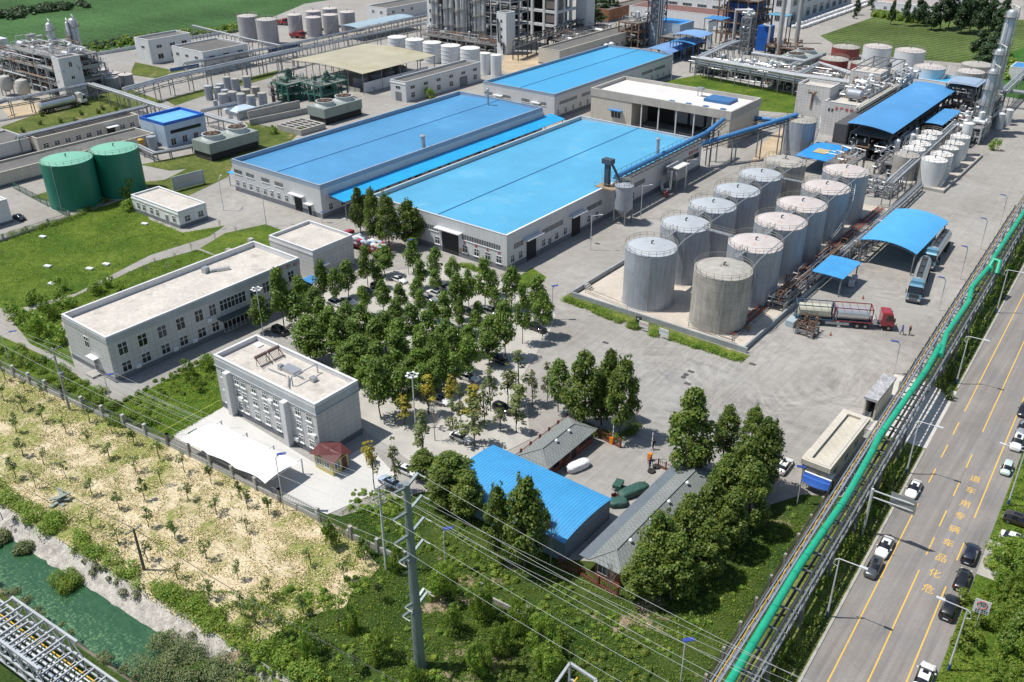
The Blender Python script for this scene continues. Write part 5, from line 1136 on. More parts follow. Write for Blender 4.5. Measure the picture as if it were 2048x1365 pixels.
for k in range(60):
    z = rs.randint(0, 5)*5.3+rs.uniform(.6, 3); x = rs.uniform(x0+1, x1-6); b.hcyl((x, y0+1.5+rs.random()*2, z), (x+rs.uniform(1, 5), y0+1.5+rs.random()*2, z), rs.uniform(.15, .7), n=8)
b.build('equipment', steel, t, True)
# gallery bridge
t = thing('gallery_bridge', 'dark trussed pipe gallery leading to the concrete frame building', 'gallery', (-205, 290, 0)); a = G(1031, 96, 4.5); c = G(1165, 48, 4.5); b = MB(); d = (c-a)
for s_ in (-1.2, 1.2):
    for z in (0, 2.2): b.beam(a+Vector((s_,0,z)), c+Vector((s_,0,z)), .25)
    for k in range(16): p, q = a+d*k/16, a+d*(k+1)/16; b.beam(p+Vector((s_,0,0)), q+Vector((s_,0,2.2)), .14); b.beam(p+Vector((s_,0,0)), p+Vector((s_,0,2.2)), .14)
b.beam(a+Vector((0,0,.1)), c+Vector((0,0,.1)), 2.2, .1); b.build('truss', dsteel, t); b = MB()
for k in range(9):
    p = a+d*k/8
    for s_ in (-1.2, 1.2): b.beam((p.x+s_, p.y, 0), (p.x+s_, p.y, p.z-.15), .3)
b.split('post', dsteel, t)
process('process_unit', 'tangled dark pipework under the trussed gallery', (-214, 296, -204, 330), 3.4, 1, 2, 6, dsteel, steel, 90, 8, seed=31, pr=(.06,.2))
# production block
M_P = M_TILEW; H = 11.8
R_ = (-95.2, 250.2, -86, 257.2); B = bld('production_tower', 'tall white tiled tower block with damp stain behind blue grey tank', R_, H, M_P, M_ROOFC, par=.7)
b = MB(); rs = random.Random(4)
for k in range(16): b.beam((-90.3+rs.uniform(-.4,.4), 250.05, 9.6), (-90.3+rs.uniform(-1.8,1.8), 249.4, 9.9+rs.uniform(-.5,.8)), .12)
b.beam((-90.5, 250.1, 9.6), (-90.7, 250.1, 5.5), .5, .12); b.build('rusty_bracket', rust, B)
R_ = (-85.99, 247, -77, 289); B = bld('production_block', 'white tiled production block with red lettering and roof full of piping', R_, 9.0, M_P, M_ROOFC, par=.6)
text_on(B, R_, 'S', 5.6, 7.5, '生产车间', 1.0, redp, 1.35); 
for a in (1.6, 2.5): window(B, R_, 'S', a, 6.5, .5, .8, 1, 1, frame=steel, gl=glass)
R_ = (-90.9, 268, -81.2, 286.8); B = bld('stair_block', 'tiled roof block with open steel frame on top, above production roof', (-88.5, 272, -80, 281), 12.4, M_P, M_ROOFC, par=.3)
b = MB(); x0, y0, x1, y1 = -88, 281.2, -79, 290
for i in range(5): x = x0+(x1-x0)*i/4; b.beam((x, y0-6, 13.4), (x, y1, 13.4), .25); 
for y in (y0-6, y1): b.beam((x0, y, 13.4), (x1, y, 13.4), .25)
for x in (x0, x1): b.beam((x, y1, 0), (x, y1, 13.4), .3); b.beam((x, y0-6, 12.2), (x, y0-6, 13.4), .2)
b.build('roof_frame', steel, B)
process('process_unit', 'dense white pipework spread over the production block roof', (-84.5, 256, -77.4, 271.5), 9.6, 1, 2, 2, galv, wpipe, 70, 18, z0=8.5, seed=41, floors=False)
process('process_unit', 'white pipework on roof behind the stair block', (-79.6, 272, -74.5, 290), 9.6, 1, 1, 3, galv, wpipe, 60, 10, z0=8.5, seed=42, floors=False)
g = G(1753/1, 190, 10.5); t = thing('horizontal_vessel', 'round grey blue vessel lying on the production roof', 'vessel', (-80.5, 253, 9)); b = MB(); b.hcyl((-82, 253.5, 10.4), (-78.6, 253.5, 10.4), 1.25, n=20, bulge=.5); b.build('shell', M_TB, t, True); b = MB(); b.box(-81.6, 252.6, 8.4, -81.2, 254.4, 9.6); b.box(-79.4, 252.6, 8.4, -79, 254.4, 9.6); b.split('saddle', conc, t)
t = thing('roof_pipes', 'pair of long cream pipes running above the long blue roof', 'pipes', (-76, 260, 9)); [MB().pipe([(x, 243, 9.2+k*.2), (x, 292, 9.2+k*.2)], .3, n=8).build('pipe', mat('cream pipe', (.55,.53,.44), .5), t, True) for k, x in enumerate((-76.2, -75.3))]
# long blue roof
t = arched('long_canopy', 'long blue lean-to roof over dark process floor beside tiled block', 'canopy', -73.4, 229.5, -61.9, 284.5, 9.0, .5, mat('strong blue sheet', (.075,.27,.55), .45, var=.12, sc=.08, lines=('y', 1, .05, .1), stain=(.08,(.16,.38,.68),.62,.5)), curve='x', post=(dsteel, 2, 12), lift=-.8)
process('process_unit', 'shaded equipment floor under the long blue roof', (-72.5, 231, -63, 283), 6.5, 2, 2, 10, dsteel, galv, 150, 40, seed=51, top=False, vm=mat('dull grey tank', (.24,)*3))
MB().box(-76.9, 231, 0, -73.6, 284, 8).build('back_wall', mat('dark grey wall', (.08,.08,.085), .9), t)  # back wall in one dark grey from end to end
arched('loading_canopy', 'smaller blue roof tucked below the long blue roof, facing the road', 'canopy', -61.3, 253.5, -56.6, 271, 5.8, .15, mat('strong blue sheet', (.075,.27,.55)), curve='x', post=(dsteel, 2, 4))
t = arched('low_canopy', 'low bright blue roof with tan patch between tanks and tiled block', 'canopy', -79, 212.2, -70.3, 226.5, 3.9, .1, mat('vivid blue sheet', (.03,.26,.66), .45), curve='x', post=(steel, 2, 3)); MB().box(-76.5, 217, 4.08, -73.3, 220.8, 4.13).build('patch', mat('tan patch', (.45,.38,.2), .8), t)
MB().box(-78, 226.6, 0, -70, 230, 3.4).build('back_wall', M_PLN, t)
process('process_unit', 'raised concrete platform carrying white pipes beside low blue roof', (-69.8, 209, -64.5, 219), 5.0, 1, 1, 2, steel, wpipe, 22, 4, seed=61)
process('process_unit', 'piping bay between long blue roof and compact tank group', (-62.5, 222, -58.2, 250), 3.2, 1, 1, 5, steel, galv, 70, 12, seed=62)
process('process_unit', 'pump frame with grey top sheet beside the road end of the blue roof', (-64, 283, -57, 292), 9.5, 3, 2, 2, dsteel, wpipe, 50, 8, seed=63, top=False)
arched('grey_canopy', 'pale blue grey sheet roof above the dark pump frame', 'canopy', -64.8, 282.2, -56.2, 293, 10.2, .2, mat('pale blue grey sheet', (.27,.36,.48), .5), curve='x', post=(dsteel, 2, 2))
process('process_unit', 'rust and grey pipework field between blue roof and tall columns', (-60, 272, -52.5, 282), 2.6, 1, 2, 2, steel, galv, 80, 10, seed=64)
process('process_unit', 'pipework field at the foot of the tall columns', (-56.5, 255, -51.5, 271), 3, 1, 1, 3, steel, wpipe, 60, 10, seed=65)
for i, (px, py, h, r) in enumerate(((1989, 137, 18, 1.15), (2002, 97, 22.5, 1.15), (2027, 18, 30.5, 1.3))):
    g = G(px, py, h); column(f'tall bright steel column near the road, {["shortest and nearest","middle height","tallest, furthest right"][i]}', g.x, g.y, r, h, mat('bright column steel', (.50,.53,.56), .35, .45, streak=.12), 4)
process('process_unit', 'white frame with small vessels at the foot of nearest tall column', (-52.4, 262, -48.8, 271), 4.5, 2, 1, 2, wpipe, wpipe, 36, 10, seed=66, pr=(.06,.16))
process('process_unit', 'steel service frame between the tall columns', (-54, 274, -50.5, 292), 8, 3, 1, 3, steel, wpipe, 50, 14, seed=67, pr=(.08,.2))
R_ = rr(4.5, (1880,122), (1893,111), (1955,120)); R_ = (-93, 300, -66, 309); B = bld('pool_roof_building', 'low white building with cyan sunken roof behind the white tanks', (-82, 309, -62, 320), 4.5, M_RENDER, mat('cyan roof sheet', (.04,.38,.66), .5), par=1.0)
B = bld('blue_hut', 'small white hut with blue sheet roof beside the road far right', (*G(2014, 158)[:2], G(2014, 158).x+4.5, G(2014, 158).y+9), 4, M_RENDER, M_BSHEET, par=.1, group=None)
# boilers and blue sheds, top right centre
R_ = (-178, 318, -160, 332)
arched('arched_canopy', 'silvery blue arched canopy behind the far blue warehouse', 'canopy', *rr(4, (1293,100), (1351,102), (1322,86), (1340,82)), 3.6, 1.2, mat('silver blue sheet', (.22,.40,.70), .35, .2), curve='x', post=(dsteel, 2, 4))
arched('boiler_canopy', 'bright blue canopy on blue posts over a boiler', 'canopy', *rr(6.5, (1338,84), (1390,90), (1398,80)), 6.6, .6, M_BSHEET, curve='x', post=(mat('blue posts', (.02,.08,.3), .5), 3, 3))
arched('boiler_canopy', 'higher pale blue canopy behind the bright blue boiler canopy', 'canopy', *rr(9, (1348,68), (1400,76), (1419,66)), 9.0, .6, mat('silver blue sheet', (.22,.4,.7)), curve='x', post=(dsteel, 3, 3))
g = G(1365, 110); process('process_unit', 'boiler frame with conveyor under the blue canopies', (g.x-9, g.y-2, g.x+3, g.y+12), 6, 2, 3, 3, dsteel, rust, 60, 12, seed=71, top=False)
R_ = rr(0, (1290,92), (1385,92)); g = G(1288, 92); B = bld('boiler_house', 'pale blue boiler house with bright blue arched roof', (g.x-4, g.y+2, g.x+14, g.y+13), 9, mat('pale blue cladding', (.4,.5,.62)), mat('vivid blue sheet', (.03,.26,.66)), par=.1, plinth=None)
def lattice(label, x, y, w, h, m, name='lattice_tower', n=8):
    t = thing(name, label, 'tower', (x, y, 0)); b = MB()
    for i, j in ((-1,-1),(1,-1),(1,1),(-1,1)): b.beam((x+i*w, y+j*w, 0), (x+i*w, y+j*w, h), .3)
    for k in range(n):
        z0, z1 = h*k/n, h*(k+1)/n
        for p, q in (((-1,-1),(1,-1)), ((1,-1),(1,1)), ((1,1),(-1,1)), ((-1,1),(-1,-1))): b.beam((x+p[0]*w, y+p[1]*w, z0), (x+q[0]*w, y+q[1]*w, z1), .18); b.beam((x+q[0]*w, y+q[1]*w, z0), (x+p[0]*w, y+p[1]*w, z1), .18); b.beam((x+p[0]*w, y+p[1]*w, z1), (x+q[0]*w, y+q[1]*w, z1), .2)
    b.build('frame', m, t); return t
g = G(1310, 92); t = lattice('tall dark blue lattice tower behind the far blue warehouse', g.x, g.y, 2.6, 24, mat('blue black steel', (.06,.08,.12), .6, .2), n=6); MB().cbox(g.x, g.y, 9, 3.6, 3.6, 15).build('shaft', mat('grey sheet shaft', (.15,.17,.2), .6), t); b = MB(); [b.tube((g.x+2.2+k*.9, g.y-2.5, 0), (g.x+2.2+k*.9, g.y-2.5, 23), .25) for k in range(3)]; b.split('pipe', galv, t)
process('process_unit', 'rusty scaffold and pipes left of the dark lattice tower', (g.x-12, g.y-8, g.x-3, g.y+6), 9, 3, 3, 3, rust, steel, 60, 8, seed=72)
g = G(1440, 95); t = process('process_unit', 'tall blue clad boiler frame with white duct pipes, top right', (g.x-5, g.y+6, g.x+11, g.y+20), 17, 4, 4, 3, rust, galv, 60, 14, seed=73); MB().box(g.x-3, g.y+8, 6, g.x+9, g.y+18, 15.5).build('cladding', mat('deep blue cladding', (.015,.07,.25), .5, grid=(3,2.5,.12,.6)), t)
MB().pipe([(g.x+3, g.y+4.5, 1), (g.x+3, g.y+4.5, 13.5), (g.x+9, g.y+4.5, 14)], .55, n=10).build('white_pipe', wpipe, t, True)
g = G(1410, 98); t = thing('white_duct', 'big white bent flue duct under a small blue roof', 'duct', (g.x, g.y, 0)); b = MB(); b.pipe([(g.x+1, g.y+2, .5), (g.x, g.y+2, 4), (g.x+.5, g.y+2, 9), (g.x+2.5, g.y+3, 9.5)], 1.5, n=4); b.build('duct', white, t); MB().box(g.x-1.5, g.y, 11, g.x+6, g.y+7, 11.2).build('roof', M_BSHEET, t); b = MB(); [b.beam((g.x-1.3+i*7, g.y+.2+j*6.5, 0), (g.x-1.3+i*7, g.y+.2+j*6.5, 11), .25) for i in (0,1) for j in (0,1)]; b.split('post', steel, t)
g = G(1490, 108); lattice('grey lattice tower crowded with fittings above the white racks', g.x, g.y, 1.9, 13, steel, n=5); process('process_unit', 'dense fittings packed inside the grey lattice tower', (g.x-1.6, g.y-1.6, g.x+1.6, g.y+1.6), 13.5, 5, 1, 1, galv, galv, 60, 12, seed=74, pr=(.08,.2))
g = G(1522, 103); t = thing('blue_tower', 'narrow deep blue clad tower with white pipe at its side', 'tower', (g.x, g.y, 0)); MB().box(g.x-2.6, g.y, 0, g.x+2.2, g.y+5, 9).build('cladding', mat('bright deep blue', (.012,.10,.42), .5), t); MB().pipe([(g.x+2.6, g.y-.4, .6), (g.x+2.6, g.y-.4, 9.4), (g.x, g.y-.3, 9.8)], .5, n=8).build('pipe', wpipe, t, True)
MB().box(g.x-1, g.y+4, 12.6, g.x+7, g.y+9, 12.8).build('roof', mat('teal blue sheet', (.10,.3,.42), .5), t); b = MB(); [b.beam((g.x-.8+i*7.6, g.y+5.2+j*3.5, 0), (g.x-.8+i*7.6, g.y+5.2+j*3.5, 12.6), .3) for i in (0,1) for j in (0,1)]; b.split('post', dsteel, t)
process('process_unit', 'brown rusty machinery behind the blue clad tower', (g.x+3, g.y-3, g.x+14, g.y+5), 3, 1, 2, 1, rust, rust, 30, 8, seed=75)
for px, py, h, lab in ((1555, 110, 26, 'tall grey chimney stack behind the white pipe racks'), (1592, 87, 19, 'thinner grey chimney stack right of the taller one')):
    g = G(px, py); b = MB(); b.lathe(g.x, g.y, [(.95,0),(.75,h)], 14); tag(b.build('chimney_stack', mat('stack grey', (.36,.36,.36), .6, streak=.1), smooth=True, org=(g.x, g.y, 0)), lab, 'chimney')
process('process_unit', 'low pale pipework and pumps between white racks and blue tower', (-150, 292, -122, 302), 3.5, 1, 5, 2, steel, wpipe, 110, 20, seed=76)
process('process_unit', 'mixed pipes and pumps behind the middle of the wide rack', (-121, 286, -100, 300), 4, 1, 4, 2, steel, wpipe, 90, 14, seed=77)
# top edge buildings
g = G(1575, 55); B = bld('factory_hall', 'big pale factory hall with barred windows at top right edge', (g.x-70, g.y, g.x, g.y+75), 15, M_RENDER, M_ROOFG, par=.5)
R_ = (g.x-70, g.y, g.x, g.y+75)
for i in range(9): window(B, R_, 'S', 66-i*7.4, 8, 4.6, 4, 6, 2, gl=glass); window(B, R_, 'S', 66-i*7.4, 2, 4.6, 3.6, 6, 2, gl=glass)
for i in range(9): window(B, R_, 'E', 5+i*7.8, 8, 4.2, 4, 6, 2, gl=glass); window(B, R_, 'E', 5+i*7.8, 2, 4.2, 3.6, 6, 2, gl=glass)
g = G(1975, 30); B = bld('factory_hall', 'pale tall building among trees at the top right corner', (g.x-42, g.y, g.x-8, g.y+30), 13, M_RENDER, M_ROOFG, par=.4); R_ = (g.x-42, g.y, g.x-8, g.y+30)
for i in range(6): window(B, R_, 'E', 3+i*4.6, 3, 2.4, 8, 3, 2, gl=glass)
g = G(1960, 38); simple('low_building', 'long low white wall building behind the soy field trees', (g.x-46, g.y-6, g.x-14, g.y-1), 4, M_RENDER, M_ROOFC, wS=(6, 14, 22))
g = G(1190, 42); simple('low_building', 'small rust and brick shed between trees, top centre', (g.x, g.y, g.x+7, g.y+34), 5.2, mat('rusty brick wall', (.28,.13,.07), .85, var=.25, lines=('u', 1, .1, .3)), M_ROOFG)
g = G(1252, 44); B = simple('low_building', 'white annex with red brown roof behind the dark lattice tower', (g.x, g.y+2, g.x+46, g.y+16), 6.5, M_RENDER, mat('red brown roof', (.17,.085,.075), .9, var=.1, grid=(5,1e6,.3,.3)), wS=(3, 8), par=.1)
# conveyors, silo, bucket elevator, chimneys at WH1
M_CB = mat('conveyor blue', (.05,.19,.42), .5, var=.1)
def conveyor(label, p, q, r=.55, posts=()):
    p, q = Vector(p), Vector(q); t = thing('conveyor', label, 'conveyor', tuple(p)); MB().pipe([p+Vector((0,0,r)), q+Vector((0,0,r))], r, n=10).build('cover', M_CB, t, True); b = MB(); d = (q-p); n_ = int(d.length/2); s_ = Vector((-d.y, d.x, 0)).normalized()*.75
    for k in (-1, 1): b.beam(p+s_*k, q+s_*k, .12, .25); b.beam(p+s_*k-Vector((0,0,.9)), q+s_*k-Vector((0,0,.9)), .1)
    for k in range(n_): a, c = p+d*k/n_, p+d*(k+1)/n_; b.beam(a+s_, c+s_-Vector((0,0,.9)), .08); b.beam(a-s_, c-s_-Vector((0,0,.9)), .08); b.beam(a+s_, a-s_, .08); b.beam(a+s_*1.4, a+s_*1.4+Vector((0,0,1.2)), .05)
    b.beam(p+s_*1.4+Vector((0,0,1.2)), q+s_*1.4+Vector((0,0,1.2)), .05); b.build('frame', dsteel, t); b = MB()
    for f in posts:
        c = p.lerp(q, f)
        for k in (-1, 1): b.beam((c.x+s_.x*k, c.y+s_.y*k, 0), (c.x+s_.x*k, c.y+s_.y*k, c.z-.9), .25)
    if posts: b.split('post', steel, t)
xe = R1[2]+.6
conveyor('blue covered conveyor climbing along the edge of the nearest warehouse roof', (xe, 160, 8.4), (xe, 200, 8.4)); a = G(1400, 275, 8.4); c = G(1447, 241, 9.6); conveyor('blue covered conveyor from warehouse corner to loading hall wall', (xe, 200.5, 8.4), (c.x, c.y, 9.3), posts=(.6,))
a = G(1403, 293, 5.4); c = G(1594, 231, 9.8); conveyor('blue covered conveyor rising to top of the blue grey tank', tuple(a), (c.x, c.y, 9.4), posts=(.08, .35, .62, .85))
a = G(1492, 238, 4); c = G(1590, 250, 4); conveyor('lower blue pipe conveyor behind the rising one', tuple(a), tuple(c), posts=(.2, .8))
g = G(1243, 446); t = thing('silo', 'grey conical bottom silo on four legs beside warehouse wall', 'silo', (g.x, g.y, 0)); x, y = g.x+.2, g.y; r = 1.9; b = MB(); b.lathe(x, y, [(.3,1.4),(r,3.4),(r,8.3),(r+.12,8.31),(r+.12,8.4),(.2,8.9)], 24, capb=True); b.build('shell', M_TB, t, True); b = MB()
for a in (.78, 2.35, 3.93, 5.5): b.beam((x+r*cos(a), y+r*sin(a), 0), (x+r*cos(a), y+r*sin(a), 4.4), .25)
b.split('leg', steel, t); b = MB(); [b.beam((x+r*cos(a), y+r*sin(a), .8), (x+r*cos(a+1.57), y+r*sin(a+1.57), 2.8), .1) for a in (.78, 2.35, 3.93, 5.5)]; railing(b, x, y, r+.1, 8.4, 12); b.pipe([(x-1, y, 8.5), (x-1, y, 9.8), (x+1.2, y+.8, 9.8), (x+1.2, y+.8, 8.5)], .1); b.build('brace', M_RAIL, t)
g = G(1213, 372, 7.4); t = thing('bucket_elevator', 'dark bucket elevator tower with chute on warehouse roof edge', 'elevator', (g.x, g.y, 7.3)); x, y = g.x+.3, g.y-.3; b = MB(); b.box(x-.5, y-.5, 7.4, x+.5, y+.5, 12.4); b.box(x-1.1, y-.8, 12.4, x+1.2, y+.8, 13.4); b.build('casing', mat('dark blue grey casing', (.05,.07,.10), .6), t); b = MB(); b.beam((x+.9, y, 12.6), (x+3.2, y+.6, 8.4), .4); b.beam((x+3.2, y+.6, 8.6), (x+3.4, y+3, 8.2), .8, .9); b.build('chute', MATS['dark blue grey casing'], t)
b = MB(); b.box(x-2, y-1.6, 7.35, x+2.6, y+1.4, 7.5); [b.beam((x+i, y+j, 7.5), (x+i, y+j, 8.5), .06) for i in (-2, 0, 2.5) for j in (-1.6, 1.4)]; [b.beam((x-2, y+j, 8.5), (x+2.5, y+j, 8.5), .06) for j in (-1.6, 1.4)]; [b.beam((x-.8, y-.9, 7.5+k*.4), (x-.4, y-.9, 7.5+k*.4), .05) for k in range(10)]; b.build('platform', mat('ochre platform steel', (.3,.22,.14), .8), t)
for px, py, h, r, lab in ((1309, 384, 12.2, .38, 'tall thin grey flue pipe against the nearest warehouse wall'), (850, 352, 9.6, .5, 'capped grey flue rising between the two nearest blue roofs'), (977, 262, 11.3, .3, 'thin grey flue pipe beside middle warehouse awning')):
    g = G(px, py); b = MB(); b.lathe(g.x, g.y, [(r,0),(r,h)], 14); b.lathe(g.x, g.y, [(r*1.7,h+.25),(r*1.7,h+.3),(.05,h+.6)], 14, capb=True); b.tube((g.x, g.y, h), (g.x, g.y, h+.3), r*.6); tag(b.build('flue_pipe', galv, smooth=True, org=(g.x, g.y, 0)), lab, 'flue')
g = G(1350, 386); t = thing('dust_collector', 'grey box dust collector on legs beside the nearest warehouse', 'dust collector', (g.x, g.y, 0)); x, y = g.x, g.y; b = MB(); b.box(x-2.6, y, 2.8, x+.2, y+5, 5.6); b.build('casing', mat('dull casing', (.28,.29,.31), .7, streak=.1, lines=('u', .8, .08, .2)), t); MB().box(x-2.8, y-.2, 5.61, x+.4, y+5.2, 5.75).build('lid', M_ROOFW, t); b = MB(); [b.beam((x+i, y+j, 0), (x+i, y+j, 2.8), .2) for i in (-2.4, 0) for j in (.2, 4.8)]; b.split('leg', steel, t); b = MB(); b.pipe([(x-1.5, y-2.5, .7), (x-2.5, y-1.6, .7), (x-3.4, y-.6, 2), (x-4.6, y, 2)], .45, n=10); b.pipe([(x-1, y-.6, 5.2), (x-1, y-.6, .9), (x-1.8, y-2, .8)], .35, n=10); b.build('duct', wpipe, t, True)
b = MB(); b.cbox(x-.6, y-3.2, .1, .9, 2.2, .9, 0, .5); b.build('fan_housing', mat('dull red housing', (.3,.07,.06), .6), t)
# ---------------- vegetation ----------------
LF = {'green': leafmat('plane tree leaves', (.072,.145,.018), (.155,.225,.034)),
      'big': leafmat('dense dark leaves', (.058,.110,.016), (.150,.190,.030)),
      'young': leafmat('young leaves', (.07,.13,.025), (.14,.18,.045)),
      'gold': leafmat('ginkgo leaves', (.22,.24,.03), (.38,.28,.035)),
      'pale': leafmat('pale sparse leaves', (.12,.16,.045), (.19,.21,.07)),
      'dark': leafmat('bluish far leaves', (.040,.080,.034), (.070,.115,.045), .35),
      'lime': leafmat('lime leaves', (.20,.26,.03), (.10,.16,.02)),
      'weed': leafmat('weed leaves', (.11,.21,.026), (.25,.32,.05), .4),
      'olive': leafmat('olive reed leaves', (.085,.125,.045), (.17,.19,.08)),
      'straw': leafmat('dry straw', (.70,.58,.34), (.48,.42,.2), .1)}
BARK = mat('grey bark', (.12,.10,.08), .9, var=.25, fsc=8, fine=.2)
def leaves(name, pos, nrm, size, m, jit=.45):
    """pos, nrm: (n,3) arrays -> one mesh of leaf-sized quads"""
    n = len(pos); nr = nrm+rng.normal(0, jit, (n, 3)); nr /= np.linalg.norm(nr, axis=1)[:, None]+1e-9
    ref = rng.normal(0, 1, (n, 3)); a = np.cross(nr, ref); a /= np.linalg.norm(a, axis=1)[:, None]+1e-9; b = np.cross(nr, a)
    s = size*rng.uniform(.6, 1.3, n)[:, None]*.5; asp = rng.uniform(.6, 1, n)[:, None]
    v = np.stack([pos-a*s-b*s*asp*.3, pos+b*s*asp-a*s*.2, pos+a*s+b*s*asp*.2, pos-b*s*asp+a*s*.3], 1).reshape(-1, 3)
    me = bpy.data.meshes.new(name); me.vertices.add(4*n); me.vertices.foreach_set('co', v.ravel().astype(np.float32))
    me.loops.add(4*n); me.loops.foreach_set('vertex_index', np.arange(4*n, dtype=np.int32))
    me.polygons.add(n); me.polygons.foreach_set('loop_start', np.arange(0, 4*n, 4, dtype=np.int32)); me.update(calc_edges=True)
    me.materials.append(m); return me
def clump_cloud(C, R, n, up=.35, shell=.55):
    C = np.array(C); R = np.array(R); p = R**2/np.sum(R**2); k = rng.choice(len(C), n, p=p)
    d = rng.normal(0, 1, (n, 3)); d[:, 2] += up; d /= np.linalg.norm(d, axis=1)[:, None]; rad = R[k]*rng.uniform(shell, 1.08, n)
    pos = C[k]+d*rad[:, None]*[1, 1, .9]; nr = d+np.array([0, 0, .5]); return pos, nr
def crown(w, h, n, leaf, nc, m, shape='egg', rc=.22, seed=0):
    C = []; R = []
    for i in range(nc):
        u = rng.uniform(0, 1); a = rng.uniform(0, 2*pi)
        if shape == 'egg': prof = sin(pi*min(1, (u**.8*.93+.05)))**.62*(1.16-.55*u)
        elif shape == 'cone': prof = (1-u)*.9+.12
        elif shape == 'flat': prof = 1.0
        else: prof = sin(pi*(u*.9+.05))**.7
        q = sqrt(rng.uniform(.18, 1)); r = w/2*prof*q*.92; C.append((r*cos(a), r*sin(a), h*(.06+.88*u))); R.append(w*rc*rng.uniform(.65, 1.25))
    for k in range(3 if nc > 12 else 1): C.append((rng.uniform(-.12,.12)*w, rng.uniform(-.12,.12)*w, h*rng.uniform(.93, 1.03))); R.append(w*rc*.45)
    p, q = clump_cloud(C, R, n); return leaves('crown', p, q, leaf, m), C
def tree_proto(kind, w, h, clear, n, leaf, nc, m, shape='egg', rc=.22, limbs=6, tr=.09, cat='tree'):
    t = thing('broadleaf_tree' if kind in ('plane','big') else kind, '', 'tree'); me, C = crown(w, h, n, leaf, nc, m, shape, rc)
    o = bpy.data.objects.new('crown', me); COL.objects.link(o); o.parent = t; o.location = (0, 0, clear)
    b = MB(); top = clear+h*.75; j = [(random.uniform(-.05,.05)*w, random.uniform(-.05,.05)*w, top*k/4) for k in range(5)]; j[0] = (0,0,-.05)
    b.pipe(j, tr, r2=tr*.3, n=7)
    for k in range(limbs):
        c = C[int(rng.integers(len(C)))]; z0 = clear*.85+(top-clear)*random.uniform(0, .55); e = Vector((c[0], c[1], c[2]+clear)); s_ = Vector((0, 0, min(z0, e.z-.1))); b.pipe([s_, s_.lerp(e, .5)+Vector((0,0,-.05*h)), e], tr*.45, r2=tr*.12, n=5)
    b.build('trunk', BARK, t, True); t.location = (0, 0, -500); return t
PR = {}
PR['plane'] = [tree_proto('plane', 3.4, 4.8, 1.9, 2600, .30, 34, LF['green'], rc=.24) for _ in range(5)]
PR['big'] = [tree_proto('big', 6.5, 9.5, 1.8, 7600, .36, 75, LF['big'], rc=.15, tr=.2, limbs=12) for _ in range(4)]
PR['young'] = [tree_proto('young_tree', 1.7, 1.6, 1.35, 150+60*i, .17, 9, LF['young'], rc=.18, tr=.06, limbs=7) for i in range(5)]
PR['gold'] = [tree_proto('ginkgo_tree', 2.4, 5.2, 2.0, 750, .24, 18, LF['gold'], 'cone', rc=.2, limbs=14) for _ in range(2)]
PR['pale'] = [tree_proto('slender_tree', 2.2, 5.6, 2.0, 650, .24, 16, LF['pale'], 'cone', rc=.2, limbs=14, tr=.07) for _ in range(3)]
PR['poplar'] = [tree_proto('poplar_tree', 6, 9, 1.5, 2600, .6, 34, LF['dark'], rc=.18, tr=.2) for _ in range(3)]
PR['bush'] = [tree_proto('bush', 1.8, 1.4, .05, 750, .19, 14, LF['weed'], 'flat', rc=.25, limbs=3, tr=.03) for _ in range(3)]
PR['topiary'] = [tree_proto('round_shrub', 1.7, 1.5, .0, 1100, .13, 22, LF['big'], 'ball', rc=.2, limbs=2, tr=.03)]
PR['lime'] = [tree_proto('lime_shrub', 2.6, 2.2, .1, 1300, .22, 20, LF['lime'], 'flat', rc=.2, limbs=3, tr=.04)]
PR['bigbush'] = [tree_proto('large_bush', 4.6, 3.6, .1, 3600, .26, 40, LF['weed'], 'flat', rc=.17, limbs=4, tr=.05) for _ in range(2)]
b = MB(); t = thing('bare_tree', '', 'tree'); b.pipe([(0,0,0),(.05,0,2),(0,.05,4.6)], .07, r2=.02, n=6)
for k in range(46):
    z = random.uniform(1.6, 4.4); a = random.uniform(0, 2*pi); L = random.uniform(.6, 1.7)*(1.2-.15*z); p = Vector((0,0,z)); q = p+Vector((cos(a)*L*.6, sin(a)*L*.6, L*.8)); b.pipe([p, q], .02, r2=.008, n=4)
    for _ in range(2): a2 = a+random.uniform(-1,1); b.pipe([p.lerp(q,.6), q+Vector((cos(a2)*.35, sin(a2)*.35, .3))], .012, r2=.006, n=3)
b.build('trunk', mat('bleached bark', (.30,.27,.24), .9), t); t.location = (0,0,-500); PR['bare'] = [t]
DIM = {'plane':(3.4,4.8,1.9), 'big':(6.5,9.5,1.8), 'young':(1.7,1.6,1.35), 'gold':(2.4,5.2,2.0), 'pale':(2.2,5.6,2.0), 'poplar':(6,9,1.5), 'bush':(1.8,1.4,.05), 'topiary':(1.7,1.5,0), 'lime':(2.6,2.2,.1), 'bigbush':(4.6,3.6,.1), 'bare':(2,5,0)}
LOOK = {'plane': 'leafy green upright tree', 'big': 'large dense dark green tree', 'young': 'young thin orchard tree', 'gold': 'yellowing ginkgo tree', 'pale': 'slender pale green tree', 'poplar': 'distant bluish green tree', 'bush': 'small green bush', 'topiary': 'clipped round shrub', 'lime': 'lime yellow shrub', 'bigbush': 'broad green bush', 'bare': 'leafless tree'}
CAT = {'bush':'bush','topiary':'bush','lime':'bush','bigbush':'bush'}
WK = {'plane':1.12,'big':1.2,'gold':1.35,'pale':1.35,'poplar':1.2}
ITEMS = []; _cnt = {}
